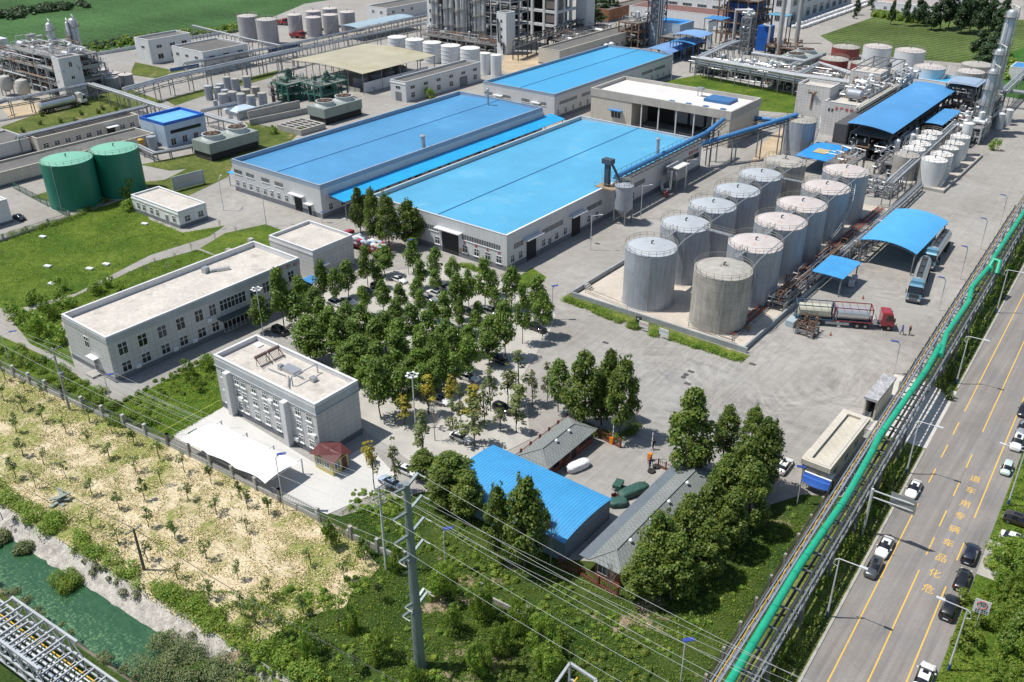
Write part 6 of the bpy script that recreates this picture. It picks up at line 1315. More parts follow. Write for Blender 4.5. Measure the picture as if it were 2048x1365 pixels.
def plant(kind, cx, cy_, wpx=None, hpx=None, at='crown', group=None):
    W, H, c = DIM[kind]; k = _cnt.get(kind, 0); _cnt[kind] = k+1; P = PR[kind][k % len(PR[kind])]
    sw = sh = 1
    if at == 'base': g = G(cx, cy_)
    zc = c+H/2
    if wpx:
        for _ in range(3):
            g = G(cx, cy_, zc); D = (g-CP).dot(FW); th = atan2(CH-zc, hypot(g.x, g.y)); wm = wpx*D/FPX*WK.get(kind, 1.0); hv = hpx*D/FPX*(1.12 if kind == 'plane' else 1.1)
            hm = max(.6*wm, sqrt(max(.1, hv**2-(wm*sin(th))**2))/cos(th)); sw, sh = wm/W, hm/H; zc = (c+H/2)*sh
        if sh > 1.25: zc = c+hm/2
        g = G(cx, cy_, zc)
    elif at == 'crown': g = G(cx, cy_, zc)
    else: sw = random.uniform(.8, 1.2); sh = random.uniform(.85, 1.2)
    o = inst(P, (g.x, g.y, .0), random.uniform(0, 6.28), LOOK[kind], CAT.get(kind, 'tree'), group or LOOK[kind]+'s', (sw, sw, sh)); ITEMS.append((o, cx, cy_, LOOK[kind])); return o
T_PLANE = """825 504 31 45|732 525 31 55|768 514 38 42|756 549 22 28|870 523 28 48|840 543 28 38|869 558 23 31|905 536 27 38|643 553 28 56|670 566 28 50|693 550 34 48|560 596 42 78|587 612 42 52|599 578 32 46|629 601 36 46|520 620 38 50|799 591 28 38|764 586 30 46|725 596 26 40|833 578 26 36|841 599 22 34|969 566 36 66|936 568 28 50|915 591 40 64|990 596 24 36|956 619 22 28|888 614 30 50|919 622 22 50|865 625 28 40|1023 566 36 56|1074 589 38 60|1045 627 30 76|1086 617 38 60|1010 655 44 76|615 665 52 60|674 668 36 56|650 650 34 46|723 642 46 60|769 655 42 56|795 671 40 56|823 642 40 56|854 655 40 56|890 671 40 56|936 673 32 42|979 663 38 56|748 668 40 50|625 686 48 48|669 684 38 46|695 711 44 48|718 698 46 52|756 716 42 56|795 698 46 62|700 733 40 42|756 772 52 80|805 775 50 68|841 702 42 62|836 730 42 52|872 716 46 72|936 708 40 62|872 744 42 52|905 690 40 60|735 742 42 50|777 742 44 56|820 742 42 50|845 757 40 50|905 735 38 50|660 640 36 46|692 628 34 44|977 690 40 48|1118 760 42 68|640 620 30 40|790 625 34 42|950 640 24 34|700 670 40 50|985 560 24 34"""
for l in T_PLANE.split('|'): a = [float(v) for v in l.split()]; plant('plane', *a, group='parking lot trees')
for a in ((716.7,414,31,70),(744,427,34,86),(773.7,435,42,86),(815.5,440.6,54,74)): plant('big', *a, group='four trees by the nearest warehouse')
BIG = """1169 770 70 122|1218 762 50 110|1246 785 64 128|1206 795 50 80|1385 855 92 146|1456 862 52 90|1508 855 46 80|1532 902 74 122|1488 935 76 116|1452 968 70 104|1505 985 70 116|1425 1015 70 108|1462 1035 74 106|1378 1058 78 122|1412 1088 80 106|1318 1090 82 130|1350 1125 86 116|1290 1140 78 96|846 926 52 56|900 944 92 88|936 985 64 84|885 975 60 70|995 1035 56 118|1050 1035 84 148|1090 1050 30 60"""
for l in BIG.split('|'): a = [float(v) for v in l.split()]; plant('big', *a, group='big dense trees around the compound')
for a in ((806,813,36,46),(854,780,34,56),(902,778,30,50),(946,800,44,60),(743,918,26,66),(730,900,20,30)): plant('gold', *a)
for a in ((946,835,44,70),(843,862,38,72),(787,919,24,74),(1038,742,38,76),(1038,793,36,44),(1033,824,30,50),(1095,755,22,56),(980,770,26,60),(1015,760,26,56),(905,830,22,60),(1065,770,22,50),(1000,830,22,40),(920,800,24,60),(968,800,24,60)): plant('pale', *a)
plant('bare', 868, 845, 30, 70); plant('bare', 1102, 1085, 40, 90); plant('bare', 731, 872, 18, 30); plant('bare', 1221, 1160, 26, 70)
for x, y in ((382,500),(440,455),(472,468),(430,480),(350,520),(335,540),(310,530),(295,545)): plant('bare', x, y-6, 10, 18)
ORCH = """40 350|195 435|355 505|180 595|340 680|515 770|700 680|880 775|1050 860|180 945|350 1020|520 1125|700 870|855 960|125 1125|285 1200|1060 1070|1245 965|720 1250|930 1360|1260 1170|1440 1070|1470 1285|1650 1165|1880 1290|1690 1380|30 515|1930 1340|130 760|1130 1290"""
for l in ORCH.split('|'): x, y = [float(v) for v in l.split()]; plant('young', x/3.9, 670+y/3.9, at='base', group='orchard trees', )
ORCH2 = """720 165|920 280|1150 420|1160 155|1365 250|1385 560|1610 405|1635 705|1860 560|1890 850|1925 190|1690 60|20 95|2150 60|2645 315|2470 450|2740 580|2905 440|3015 745|2415 835|2700 960|2150 720|2500 1080|2260 990|2830 1290|2560 1130|2050 900"""
for l in ORCH2.split('|'):
    x, y = [float(v) for v in l.split()]; x = x/3.9 if x < 2000 else 500+(x-2000)/3.9; plant('young', x, 1015+y/3.9, at='base', group='orchard trees')
for a in ((791,1120,30,44),(884,1167,56,68),(962,1200,50,66),(906,1240,40,50),(758,1292,52,56),(700,1240,26,44),(660,1070,30,48),(726,1095,24,34),(617,1290,30,50),(830,1350,40,40),(1040,1240,46,60),(1085,1275,60,70),(1100,1320,60,60),(1000,1280,46,50),(960,1320,50,50)): plant('bush' if a[2] < 45 else 'bigbush', *a)
lime = [(795,1115,20,20),(888,1150,36,30),(1945,1205,50,34),(1955,1232,44,32),(1938,1275,56,44),(1935,1252,30,20),(1128,1268,24,24)]
for a in lime: plant('lime', *a)
for x, y in ((1593,1305),(1578,1322),(1560,1338),(1783,957),(1776,974),(1757,1002),(1904,740),(1899,752),(1891,775),(1880,765),(1735,1060),(1900,790)): plant('topiary', x, y-4, 24, 26, group='clipped roadside shrubs')
for x, y in ((105,1110+0),): pass
for x, y in ((232,217),(196,222),(221,228),(162,225),(120,240),(84,228),(150,240),(80,245),(45,260),(205,215)): plant('topiary', x, y, 11, 10, group='round shrubs by the far tanker')
for a in ((27,628,36,32),(50,640,40,36),(95,620,34,34),(75,655,40,38),(105,670,44,36),(120,600,30,28),(190,575,30,24),(218,562,22,22),(240,572,22,18),(140,610,30,24),(372,740,24,34),(395,770,22,26),(415,725,26,28),(70,595,34,28),(120,570,26,24),(260,410,30,20),(255,375,36,34),(1990,290,20,20),(272,372,26,24),(545,260,16,14),(600,262,14,12),(860,188,20,16)): plant('bush', *a)
for a in ((x+22, y, w_*.8, h_*.8) for x, y, w_, h_ in ((2010,1130,110,90),(1985,1105,80,70),(2030,1180,80,90),(2000,1180,70,70),(2035,1240,80,80),(1985,1245,60,60),(2000,1300,80,70),(2040,1310,70,80),(1965,1180,40,40),(2040,1120,50,60),(1975,1340,60,40),(2020,1355,70,50),(1990,1210,60,50),(2045,1275,60,60))): plant('bigbush', *a, group='dense bushes on the far verge')
plant('plane', 2038, 1260, 50, 70)
POP = """1840 18 22 44|1850 25 20 30|1815 22 14 40|1786 22 12 36|1868 30 26 40|1888 22 30 54|1905 15 30 60|1930 28 32 56|1948 22 28 60|1965 30 30 60|1985 26 28 50|2000 40 30 40|1965 85 34 44|1985 95 34 50|1975 112 34 40|1998 75 26 44|1715 12 12 24|1745 5 14 20|1205 15 30 30|1225 8 30 34|1180 5 34 34|1190 32 34 26|2010 20 24 40|1710 30 8 10"""
for l in POP.split('|'): a = [float(v) for v in l.split()]; plant('poplar', *a, group='far trees')
def stuff(name, me, label, cat):
    o = bpy.data.objects.new(name, me); COL.objects.link(o); o['kind'] = 'stuff'; tag(o, label, cat); return o
def belt(name, pts, wd, n, R, leaf, m, label, cat='shrubs', z=0, per=None, h=1.0, px=True, zf=None):
    """irregular shrub belt along a px polyline"""
    Q = [(G(*p, z) if px else Vector((*p, z))) for p in pts]; C = []; RR = []; tot = sum((Q[i+1]-Q[i]).length for i in range(len(Q)-1))
    per = per or max(4, int(tot*wd*.9))
    for i in range(len(Q)-1):
        L = (Q[i+1]-Q[i]).length
        for _ in range(max(1, int(per*L/tot))):
            c = Q[i].lerp(Q[i+1], random.random()); d = (Q[i+1]-Q[i]).normalized(); o = random.uniform(-wd/2, wd/2); r = R*random.uniform(.5, 1.3)
            C.append((c.x-d.y*o, c.y+d.x*o, z+r*.45*h+(zf(o) if zf else 0))); RR.append(r)
    p, q = clump_cloud(C, RR, n); p[:, 2] = np.maximum(p[:, 2], z-.5 if zf else z+.03); return stuff(name, leaves(name, p, q, leaf, m), label, cat)
def tufts(name, poly, n, size, m, label, up=1, z=.05, px=True, clump=True, hgt=.25, cat='grass'):
    Q = [(G(*p)[:2] if px else p) for p in poly]; xs_ = [q[0] for q in Q]; ys_ = [q[1] for q in Q]; out = []
    X = np.array(Q); N = n*3; px_ = rng.uniform(min(xs_), max(xs_), N); py_ = rng.uniform(min(ys_), max(ys_), N)
    if clump: # density modulation
        f = np.sin(px_*.9+np.sin(py_*.7)*2)*np.sin(py_*1.1+np.sin(px_*.5)*2)+rng.normal(0, .5, N); keep = f > -.1
    else: keep = np.ones(N, bool)
    ins = np.zeros(N, bool); j = len(X)-1
    for i in range(len(X)):
        xi, yi = X[i]; xj, yj = X[j]; c = ((yi > py_) != (yj > py_)) & (px_ < (xj-xi)*(py_-yi)/(yj-yi+1e-12)+xi); ins ^= c; j = i
    k = np.where(ins & keep)[0][:n]; p = np.stack([px_[k], py_[k], z+rng.uniform(0, hgt, len(k))], 1); nr = rng.normal(0, 1, (len(k), 3)); nr[:, 2] = np.abs(nr[:, 2])*up
    return stuff(name, leaves(name, p, nr, size, m), label, cat)
bk = [(x, cy(x, 32.5)) for x in (-125, -108, -98, -88, -80, -70, -58, -45)]
belt('shrub_belt', bk, 2.2, 26000, .95, .2, LF['weed'], 'thick green shrub belt along the top of the canal bank', px=False)
belt('bank_weeds', [(x, cy(x, 30.8)) for x in (-125, -50)], 1.0, 3000, .45, .16, LF['olive'], 'scrubby weeds hanging over the pale stone bank', px=False, per=26, z=-.4, zf=lambda o: o*.8)
belt('reed_clump', [(300,1300),(420,1365),(540,1430)], 4.5, 28000, 1.2, .16, LF['olive'], 'grey green reed mass at the canal bend', z=-1.0, per=80)
belt('water_shrubs', [(x, cy(x, 28.9)) for x in (-97, -96)], 1.5, 2600, .8, .16, LF['olive'], 'olive shrub growing out of the green water, left', px=False, z=-1.6, per=7); belt('water_shrubs', [(x, cy(x, 28.7)) for x in (-88.5, -86.5)], 2.0, 4200, 1.0, .16, LF['weed'], 'dark shrub growing out of the green water, middle', px=False, z=-1.6, per=10)
belt('water_shrubs', [(0,1075),(12,1085)], 2, 2500, .8, .18, LF['olive'], 'olive shrub at the left edge of the canal', z=-1.6, per=7)
belt('near_bank_scrub', [(x, cy(x, 23.6)) for x in (-100, -60)], .9, 4500, .5, .15, LF['olive'], 'dry scrub along the near canal bank', px=False, z=-.5, per=36)
belt('fence_overgrowth', [(0,700),(60,725),(120,760),(200,800),(228,825),(300,860)], 3.2, 22000, .8, .2, LF['weed'], 'overgrown weeds inside the orchard wall at left')
belt('lawn_weeds', [(260,820),(330,780),(420,740)], 7, 16000, .38, .17, LF['weed'], 'tall weeds on the lawn left of the three storey office')
hd = LF['weed']
def hedge(pts, label, wd=.9, n=9000, r=.5, m=None): b_ = belt('hedge', pts, wd, n, r, .15, m or hd, label, 'hedge', per=int(n/60)); return b_
hedge([(1131,600),(1180,619),(1243,646)], 'clipped hedge strip before the tank farm, left length', 1.3, 9000, .55); hedge([(1258,651),(1278,659)], 'short hedge piece beside the notice boards', 1.3, 3000, .55); hedge([(1301,667),(1314,672)], 'short hedge piece between the notice boards', 1.3, 2400, .55); hedge([(1338,676),(1400,696),(1484,722)], 'clipped hedge strip before the tank farm, right length', 1.3, 10000, .55)
hedge([(922,530),(955,542),(985,550)], 'low hedge below the warehouse windows', 1.2, 5000, .45); hedge([(1038,570),(1066,574)], 'low hedge at the warehouse corner', .9, 2000, .45)
hedge([(0,480),(60,462),(130,446),(172,425),(230,395),(262,385)], 'ragged hedge along the green mesh fence', 2.0, 9000, .7)
hedge([(1165,850),(1190,868),(1238,880)], 'hedge at the foot of the big trees by the barrier', 1.5, 4000, .6, LF['big'])
hedge([(1245,880),(1275,850)], 'low hedge corner by the barrier gate', 1.2, 2500, .5, LF['big'])
belt('field_shrubs', [(125,112),(300,80),(470,62),(520,50)], 14, 9000, 1.5, .8, LF['weed'], 'bright shrub line along the far field edge', per=130); belt('field_shrubs', [(0,38),(60,24),(170,12)], 16, 7000, 2, 1.0, LF['dark'], 'dark shrub rows far out in the field', per=80)
belt('field_shrubs', [(165,100),(260,84),(340,72)], 8, 7000, 1.3, .7, LF['dark'], 'dark shrubs behind the plant boundary wall', per=90)
belt('field_shrubs', [(1750,30),(1800,38),(1850,45)], 10, 6000, 1.6, .8, LF['weed'], 'scrub at the top edge of the soy field', per=60); belt('field_shrubs', [(1990,110),(2000,150),(2040,160)], 10, 6000, 1.4, .7, LF['weed'], 'scrub between the tall columns and the bright field', per=50)
belt('roadside_scrub', [RP(50, -15.2)[:2], RP(110, -15.2)[:2]], 1.8, 16000, .5, .17, LF['weed'], 'dark scrub in the shade of the pipe rack, near part', px=False, per=170); belt('roadside_scrub', [RP(134, -15.2)[:2], RP(240, -15.2)[:2]], 1.8, 14000, .5, .22, LF['weed'], 'dark scrub in the shade of the pipe rack, far part', px=False, per=180)
belt('ivy_cover', [(870,1080),(950,1150),(1080,1230),(1160,1200)], 6, 16000, .34, .17, LF['weed'], 'ground vines before the long brick lodge', per=110); belt('ivy_cover', [(700,1000),(790,1010),(800,1090)], 5, 10000, .35, .17, LF['weed'], 'vines behind the steel power pole', per=90)
belt('ivy_cover', [(480,1330),(700,1330),(900,1300)], 7, 16000, .32, .16, LF['weed'], 'lush weeds along the bottom edge', per=110); belt('ivy_cover', [(1000,1330),(1100,1345),(1300,1330)], 6, 16000, .35, .16, LF['big'], 'dark ground cover at the bottom centre', per=110); belt('ivy_cover', [(1180,1240),(1300,1290),(1420,1190),(1560,1010)], 5, 14000, .25, .16, LF['weed'], 'grassy weeds between trees and roadside fence', per=160)
belt('ivy_cover', [(560,1180),(650,1200),(760,1150)], 3, 5000, .35, .17, LF['weed'], 'green patches at the orchard edge', per=40)
tufts('grass_tufts', [(640,1050),(760,980),(960,1050),(1230,1180),(1430,1140),(1640,990),(1400,1400),(500,1400),(700,1150)], 70000, .16, LF['weed'], 'rough grass covering the ground below the compound', hgt=.2)
tufts('straw_litter', [(0,740),(560,1003),(700,1080),(760,1140),(600,1250),(430,1285),(300,1200),(0,1010)], 30000, .16, LF['straw'], 'dry straw scattered over the orchard', hgt=.08, up=3)
tufts('orchard_weeds', [(0,740),(560,1003),(700,1080),(700,1180),(440,1285),(300,1200),(0,1010)], 12000, .15, LF['young'], 'sparse weeds among the orchard trees', hgt=.18); tufts('orchard_weeds', [(300,1180),(700,1190),(760,1280),(540,1330),(450,1290)], 12000, .2, LF['weed'], 'thicker weeds at the lower orchard', hgt=.2)
tufts('lawn_grass', [(-60,505),(100,442),(172,425),(262,395),(365,466),(450,452),(300,511),(150,588),(22,622)], 26000, .17, LF['weed'], 'tall grass on the big left lawn', hgt=.2); tufts('lawn_grass', [(262,797),(352,752),(428,716),(447,815),(352,872),(335,888),(215,830)], 14000, .16, LF['weed'], 'grass on the lawn left of three storey office', hgt=.25)
tufts('verge_grass', [RP(50,-14.8)[:2], RP(50,-13.6)[:2], RP(112,-13.6)[:2], RP(112,-14.8)[:2]], 7000, .2, LF['olive'], 'patchy verge grass beside the kerb, near part', px=False); tufts('verge_grass', [RP(134,-16)[:2], RP(134,-13.6)[:2], RP(230,-13.6)[:2], RP(230,-16)[:2]], 12000, .25, LF['olive'], 'patchy verge grass beside the kerb, far part', px=False)
tufts('verge_grass', [RP(50,-2.6)[:2], RP(50,14)[:2], RP(91,14)[:2], RP(91,-2.6)[:2]], 16000, .22, LF['weed'], 'grass on the right verge', px=False); tufts('verge_grass', [RP(99,-2.6)[:2], RP(99,8)[:2], RP(125,8)[:2], RP(125,-2.6)[:2]], 9000, .22, LF['weed'], 'grass on the far right verge', px=False)
tufts('back_lawn', [(20,636),(150,593),(300,526),(395,500),(430,512),(122,645),(128,722),(60,688)], 12000, .17, LF['weed'], 'grass behind the lettered office', hgt=.2)
LM.update({'lettered two storey office': (350,600), 'three storey office': (580,770), 'yellow guard booth': (680,910), 'blue arched shed': (1080,1000), 'long grey roofed lodge': (1290,1030), 'short grey roofed lodge': (1115,885), 'steel power pole': (825,1200), 'canal pipe bridge': (90,1290), 'white tent': (450,890), 'green canal': (150,1180), 'concrete pole at the wall': (130,790), 'pole by the canal': (280,1120), 'square tiled store': (620,500), 'bale truck': (738,490), 'warehouse doorway': (890,490), 'front blue grey tank': (1300,560), 'hedge corner': (1130,605), 'gatehouse': (1660,900), 'speed limit sign': (1957,1195), 'white sedan by gantry': (1769,1093), 'green tanks': (180,350), 'small white office': (340,410), 'tall steel columns': (1985,180), 'soy field': (1800,70), 'factory hall': (1640,25), 'far tanker truck': (130,215), 'folding gate': (1750,800), 'teal parked car': (890,645), 'covered white car': (1156,935), 'concrete pole behind steel pole': (770,1050), 'flower headed lamp': (517,620), 'white sedan by first row': (798,556), 'wheel lamp in the grove': (824,751), 'black wagon': (1005,815), 'white hatchback in gold trees': (923,872), 'far blue warehouse': (1200,130)})
autolabels(ITEMS)
# hidden prototypes that were never placed
for L in PR.values():
    for p in L:
        if not p.get('_used'):
            for c in list(p.children): bpy.data.objects.remove(c)
            bpy.data.objects.remove(p)
# ---------------- vehicles ----------------
GLS = mat('car glass', (.012,.014,.018), .06, coat=.5)
def paint(n_, c, met=.0): return mat('car paint '+n_, c, .32, met, var=.02, fine=.01, coat=.8)
PC = {'white': paint('white', (.74,.74,.73)), 'black': paint('black', (.012,.012,.014)), 'silver': paint('silver', (.42,.43,.44), .5), 'grey': paint('grey', (.10,.105,.11), .4), 'navy': paint('navy', (.015,.022,.045), .2), 'teal': paint('teal', (.015,.13,.17), .2), 'mint': paint('mint', (.50,.62,.57)), 'brown': paint('brown', (.06,.045,.04), .2), 'red': paint('red', (.32,.02,.03)), 'olive': paint('dark green', (.03,.05,.03), .2), 'blue': paint('pale blue', (.45,.55,.68), .2)}
LAMPM = mat('head lamp glass', (.7,.7,.68), .15); TAIL = mat('tail lamp red', (.35,.01,.01), .25); TYRE = black; RIM = mat('alloy rim', (.35,.35,.36), .3, .7)
# stations: x, half width, belt z, top z, top half width, is cabin
CARS = {
 'sedan': [(-2.38,.70,.62,.78,.55,0),(-2.25,.84,.72,.98,.66,0),(-1.75,.90,.86,1.06,.70,0),(-1.15,.91,.90,1.34,.60,1),(-.45,.91,.90,1.45,.60,1),(.25,.91,.90,1.43,.60,1),(.95,.91,.89,1.06,.66,2),(1.25,.91,.86,.98,.68,0),(1.95,.88,.74,.88,.64,0),(2.30,.80,.60,.74,.56,0),(2.42,.66,.50,.62,.48,0)],
 'suv': [(-2.28,.76,.70,.95,.60,0),(-2.15,.90,.98,1.36,.62,1),(-1.6,.93,1.02,1.66,.66,1),(-.6,.93,1.02,1.70,.66,1),(.3,.93,1.02,1.66,.66,1),(1.0,.93,1.0,1.14,.70,2),(1.35,.93,.98,1.10,.72,0),(2.0,.90,.90,1.02,.68,0),(2.28,.82,.70,.86,.60,0),(2.36,.70,.56,.70,.52,0)],
 'mini': [(-1.78,.66,.62,.9,.5,0),(-1.68,.76,.85,1.30,.52,1),(-1.0,.80,.9,1.52,.58,1),(-.2,.80,.9,1.55,.58,1),(.45,.80,.9,1.48,.58,1),(1.05,.79,.88,1.0,.60,2),(1.3,.78,.82,.94,.6,0),(1.65,.72,.66,.8,.54,0),(1.75,.62,.54,.66,.46,0)]}
def car_proto(kind, col):
    st = CARS[kind]; t = thing({'suv':'suv','mini':'small_hatchback'}.get(kind, 'sedan_car'), '', 'car'); body = MB(); gl = MB(); rows = []
    for x, hw, zb, zt, tw, cab in st:
        low = .24; sec = [(-hw*.93, low), (-hw, low+.22), (-hw, zb-.1), (-hw*.96, zb), (-tw, zt-.05), (-tw*.75, zt), (0, zt+.03), (tw*.75, zt), (tw, zt-.05), (hw*.96, zb), (hw, zb-.1), (hw, low+.22), (hw*.93, low)]
        rows.append([(x, y, z) for y, z in sec])
    n = 13
    for i in range(len(rows)-1):
        a, c = st[i][5], st[i+1][5]
        for k in range(n-1):
            q = [rows[i][k], rows[i+1][k], rows[i+1][k+1], rows[i][k+1]]
            side = k in (3, 8); topk = k in (4, 5, 6, 7)
            isg = (side and (a or c)) or (topk and ((a == 0) != (c == 0) or (a == 1 and c == 2))) or (topk and a == 2 and c == 0 and False)
            if topk and a == 2: isg = False
            (gl if isg else body).add(q, [(0,3,2,1)])
    for r, rev in ((rows[0], 0), (rows[-1], 1)): body.add(r, [tuple(range(n)) if rev else tuple(range(n))[::-1]])
    for i in range(len(rows)-1): body.add([rows[i][0], rows[i+1][0], rows[i+1][-1], rows[i][-1]], [(0,1,2,3)])
    L = st[-1][0]; R0 = st[0][0]; ax = (L-.85, R0+.82); hw = max(s[1] for s in st)
    for x in ax: 
        for s_ in (-1, 1): body.cbox(x, s_*(hw-.03), .2, .82, .08, .5, 1)
    body.box(R0-.03, -.3, .42, R0+.05, .3, .55, 2)
    def weld(b, nm, ms):
        o = b.build(nm, ms, t, True); bm = __import__('bmesh').new(); bm.from_mesh(o.data); __import__('bmesh').ops.remove_doubles(bm, verts=bm.verts, dist=.0005); bm.to_mesh(o.data); bm.free(); return o
    weld(body, 'body', [PC[col], black, white]); weld(gl, 'window', [GLS])
    if kind != 'mini':
        x0_, x1_ = (-.3, .25) if kind == 'sedan' else (-1.0, .2); zt = (1.45+.045) if kind == 'sedan' else 1.745; MB().box(x0_, -.32, zt-.03, x1_, .32, zt).build('sunroof', GLS, t)
    for x in ax:
        for s_ in (-1, 1): w_ = MB().tube((x, s_*(hw-.12), .33), (x, s_*(hw+.02), .33), .33, n=16).build('wheel', TYRE, t, True); r_ = MB().tube((x, s_*(hw-.1), .33), (x, s_*(hw+.035), .33), .2, n=10).build('rim', RIM, w_)
    for s_ in (-1, 1):
        MB().cbox(L-.13, s_*.58, .56, .14, .3, .13).build('headlight', LAMPM, t); MB().cbox(R0+.07, s_*.62, .72, .12, .28, .13).build('tail_lamp', TAIL, t)
        m_ = st[5 if kind != 'mini' else 4][0]; MB().cbox(m_+.45, s_*(hw+.1), .92, .14, .2, .14).build('mirror', PC[col], t)
    t.location = (0, 0, -500); return t
_cp_ = {}
CI = []
def car(kind, col, px, py, rz, label, group=None, scale=1.0):
    k = (kind, col)
    if k not in _cp_: _cp_[k] = car_proto(kind, col)
    g = G(px, py, .7); o = inst(_cp_[k], (g.x, g.y, 0.03 if g.dot(RDN) < -14 else .09), rz, label, 'car', group, scale*.78); return o
RUP = atan2(RDV.y, RDV.x); RDN_ = RUP+pi; gk = 'cars parked along the public road'; gp_ = 'cars in the shaded parking lot'
car('sedan','white',1828,976,RDN_,'white sedan with sunroof alone at the left kerb of the road', gk); car('sedan','white',1770,1092,RDN_,'white sedan under the overhead sign panel', gk); car('suv','grey',1748,1133,RDN_,'dark grey hatchback parked just below the sign gantry', gk, .93)
car('suv','navy',1941,1106,RUP,'navy suv, farthest of three dark cars on the right lane', gk); car('sedan','black',1926,1157,RUP,'black sedan, middle of three dark cars on the right lane', gk); car('suv','black',1900,1214,RUP,'black suv, nearest of three dark cars on the right lane', gk, 1.06)
car('sedan','white',1849,1352,RUP,'white sedan with sunroof cut by the bottom edge', gk, 1.05); car('mini','mint',2014,935,RDN_,'pale mint small hatchback beside the green verge', gk); car('suv','white',2035,884,RDN_,'white pickup like suv at the right edge of the road', gk); car('sedan','silver',2047,855,RDN_,'silver sedan cut by the right edge', gk); car('sedan','black',2050,818,RDN_,'dark sedan farthest up at the right edge', gk)
car('suv','brown',2040,1040,.05,'dark brown van on the side apron at right', None); car('sedan','white',2034,1078,-.06,'white sedan on the side apron beside bushes', None)
for i, (k, c, x, y, r, lab) in enumerate((('sedan','white',798,557,0,'white sedan parked alone at the top of the grove'), ('suv','black',732,582,0,'black suv at the upper left of the parking grove'), ('suv','olive',757,572,0,'dark green suv beside the black one, half under a tree'), ('suv','silver',888,573,0,'silver suv, uppermost of three pale cars'), ('sedan','white',870,584,pi,'white sedan, middle of three pale cars'), ('sedan','silver',858,595,0,'silver sedan, lowest of three pale cars'),
    ('suv','white',673,605,0,'white suv left of another white car near the lettered office'), ('sedan','white',697,600,0,'white sedan right of another white car near lettered office'), ('sedan','white',655,621,pi,'white sedan in the shade nearest the lettered office'), ('sedan','navy',613,636,0,'dark blue sedan hidden under trees by the lettered office'), ('suv','black',560,659,0,'black suv alone by the rear of the three storey office'), ('sedan','black',794,617,0,'black sedan in the middle of the grove'), ('sedan','white',778,630,0,'white car mostly hidden beside the black sedan mid grove'),
    ('suv','grey',935,622,0,'grey suv between trees on the right half of the lot'), ('suv','silver',983,622,0,'silver suv at the right of the grey one'), ('sedan','teal',890,645,0,'teal blue sedan in the right half of the grove'), ('sedan','white',941,654,0,'white sedan with open view right of the teal one'), ('sedan','black',911,663,0,'black sedan between the teal and white cars'), ('suv','black',1074,654,0,'black suv at the outer corner of the lot near the turning yard'),
    ('suv','black',997,716,0,'black suv beneath two trees at the lot right side'), ('sedan','white',937,752,0,'white sedan at the lower edge of the dense grove'), ('sedan','white',879,797,0,'white car among the yellowing ginkgo trees'), ('suv','black',1006,815,0,'black wagon beside a bare earth patch'), ('sedan','white',922,872,0,'white hatchback between slender trees near the blue shed'), ('sedan','white',652,690,0,'white car glimpsed under dense trees behind the office'), ('sedan','white',824,735,0,'white car glimpsed below the wheel shaped lamp'), ('sedan','white',815,938,0,'white car half hidden by a big tree near the steel pole'), ('sedan','blue',780,961,pi,'pale blue white sedan just behind the power poles'))):
    car(k, c, x, y, r+random.uniform(-.06,.06), lab, gp_, .95)
car('sedan','white',1569,929,RUP,'white sedan beside the big trees left of the gatehouse'); car('sedan','black',38,433,0,'black car at the left edge beside the white block')
for p in _cp_.values(): pass
# trucks
def wheelset(t, xs_, hw, r=.52, dual=False):
    for x in xs_:
        for s_ in (-1, 1): w_ = MB().tube((x, s_*(hw-.32), r), (x, s_*hw, r), r, n=18).build('wheel', TYRE, t, True); MB().tube((x, s_*(hw-.3), r), (x, s_*(hw+.02), r), r*.45, n=10).build('rim', RIM, w_)
def cab(t, x, col, h=3.2, L=2.1):
    b = MB(); v = [(x,-1.2,.9),(x+L,-1.2,.9),(x+L,1.2,.9),(x,1.2,.9),(x,-1.2,h-.2),(x+L-.05,-1.2,1.9),(x+L-.05,1.2,1.9),(x,1.2,h-.2),(x+L-.45,-1.12,h-.25),(x+L-.45,1.12,h-.25),(x+.1,-1.05,h),(x+.1,1.05,h),(x+L-.7,-1.0,h-.02),(x+L-.7,1.0,h-.02)]
    b.add(v, [(0,3,2,1),(0,1,5,8,4),(3,7,9,6,2),(1,2,6,5),(0,4,7,3),(4,8,12,10),(7,11,13,9),(10,12,13,11),(4,10,11,7),(8,9,13,12)]); b.cbox(x+L+.02, 0, .45, .2, 2.4, .55, 1); b.build('cab', [PC[col], mat('bumper grey', (.12,.12,.13), .6)], t)
    b = MB(); e = .02; b.add([(x+L-.05+e,-1.1,1.95),(x+L-.05+e,1.1,1.95),(x+L-.45+e,1.02,h-.3),(x+L-.45+e,-1.02,h-.3)], [(0,1,2,3)])
    for s_ in (-1, 1): b.add([(x+.6,s_*1.22,1.9),(x+L-.2,s_*1.22,1.9),(x+L-.5,s_*1.17,h-.5),(x+.7,s_*1.17,h-.45)], [(0,1,2,3) if s_ < 0 else (3,2,1,0)])
    b.build('windscreen', GLS, t)
    b = MB(); [b.cbox(x+L+.13, s_*.9, .75, .06, .4, .22) for s_ in (-1, 1)]; b.split('headlight', LAMPM, t); b = MB(); [b.cbox(x+L-.1, s_*1.4, 1.8, .15, .14, .7) for s_ in (-1, 1)]; b.split('mirror', black, t)
    MB().box(x+L+.0, -.8, 1.15, x+L+.03, .8, 1.8).build('grille', mat('grille dark', (.05,.05,.055), .5, lines=('z', .14, .3, .6)), t)
def ang(a, b_): p, q = G(*a), G(*b_); return atan2(q.y-p.y, q.x-p.x)
POL = mat('polished tank steel', (.62,.64,.65), .28, .6, var=.06)
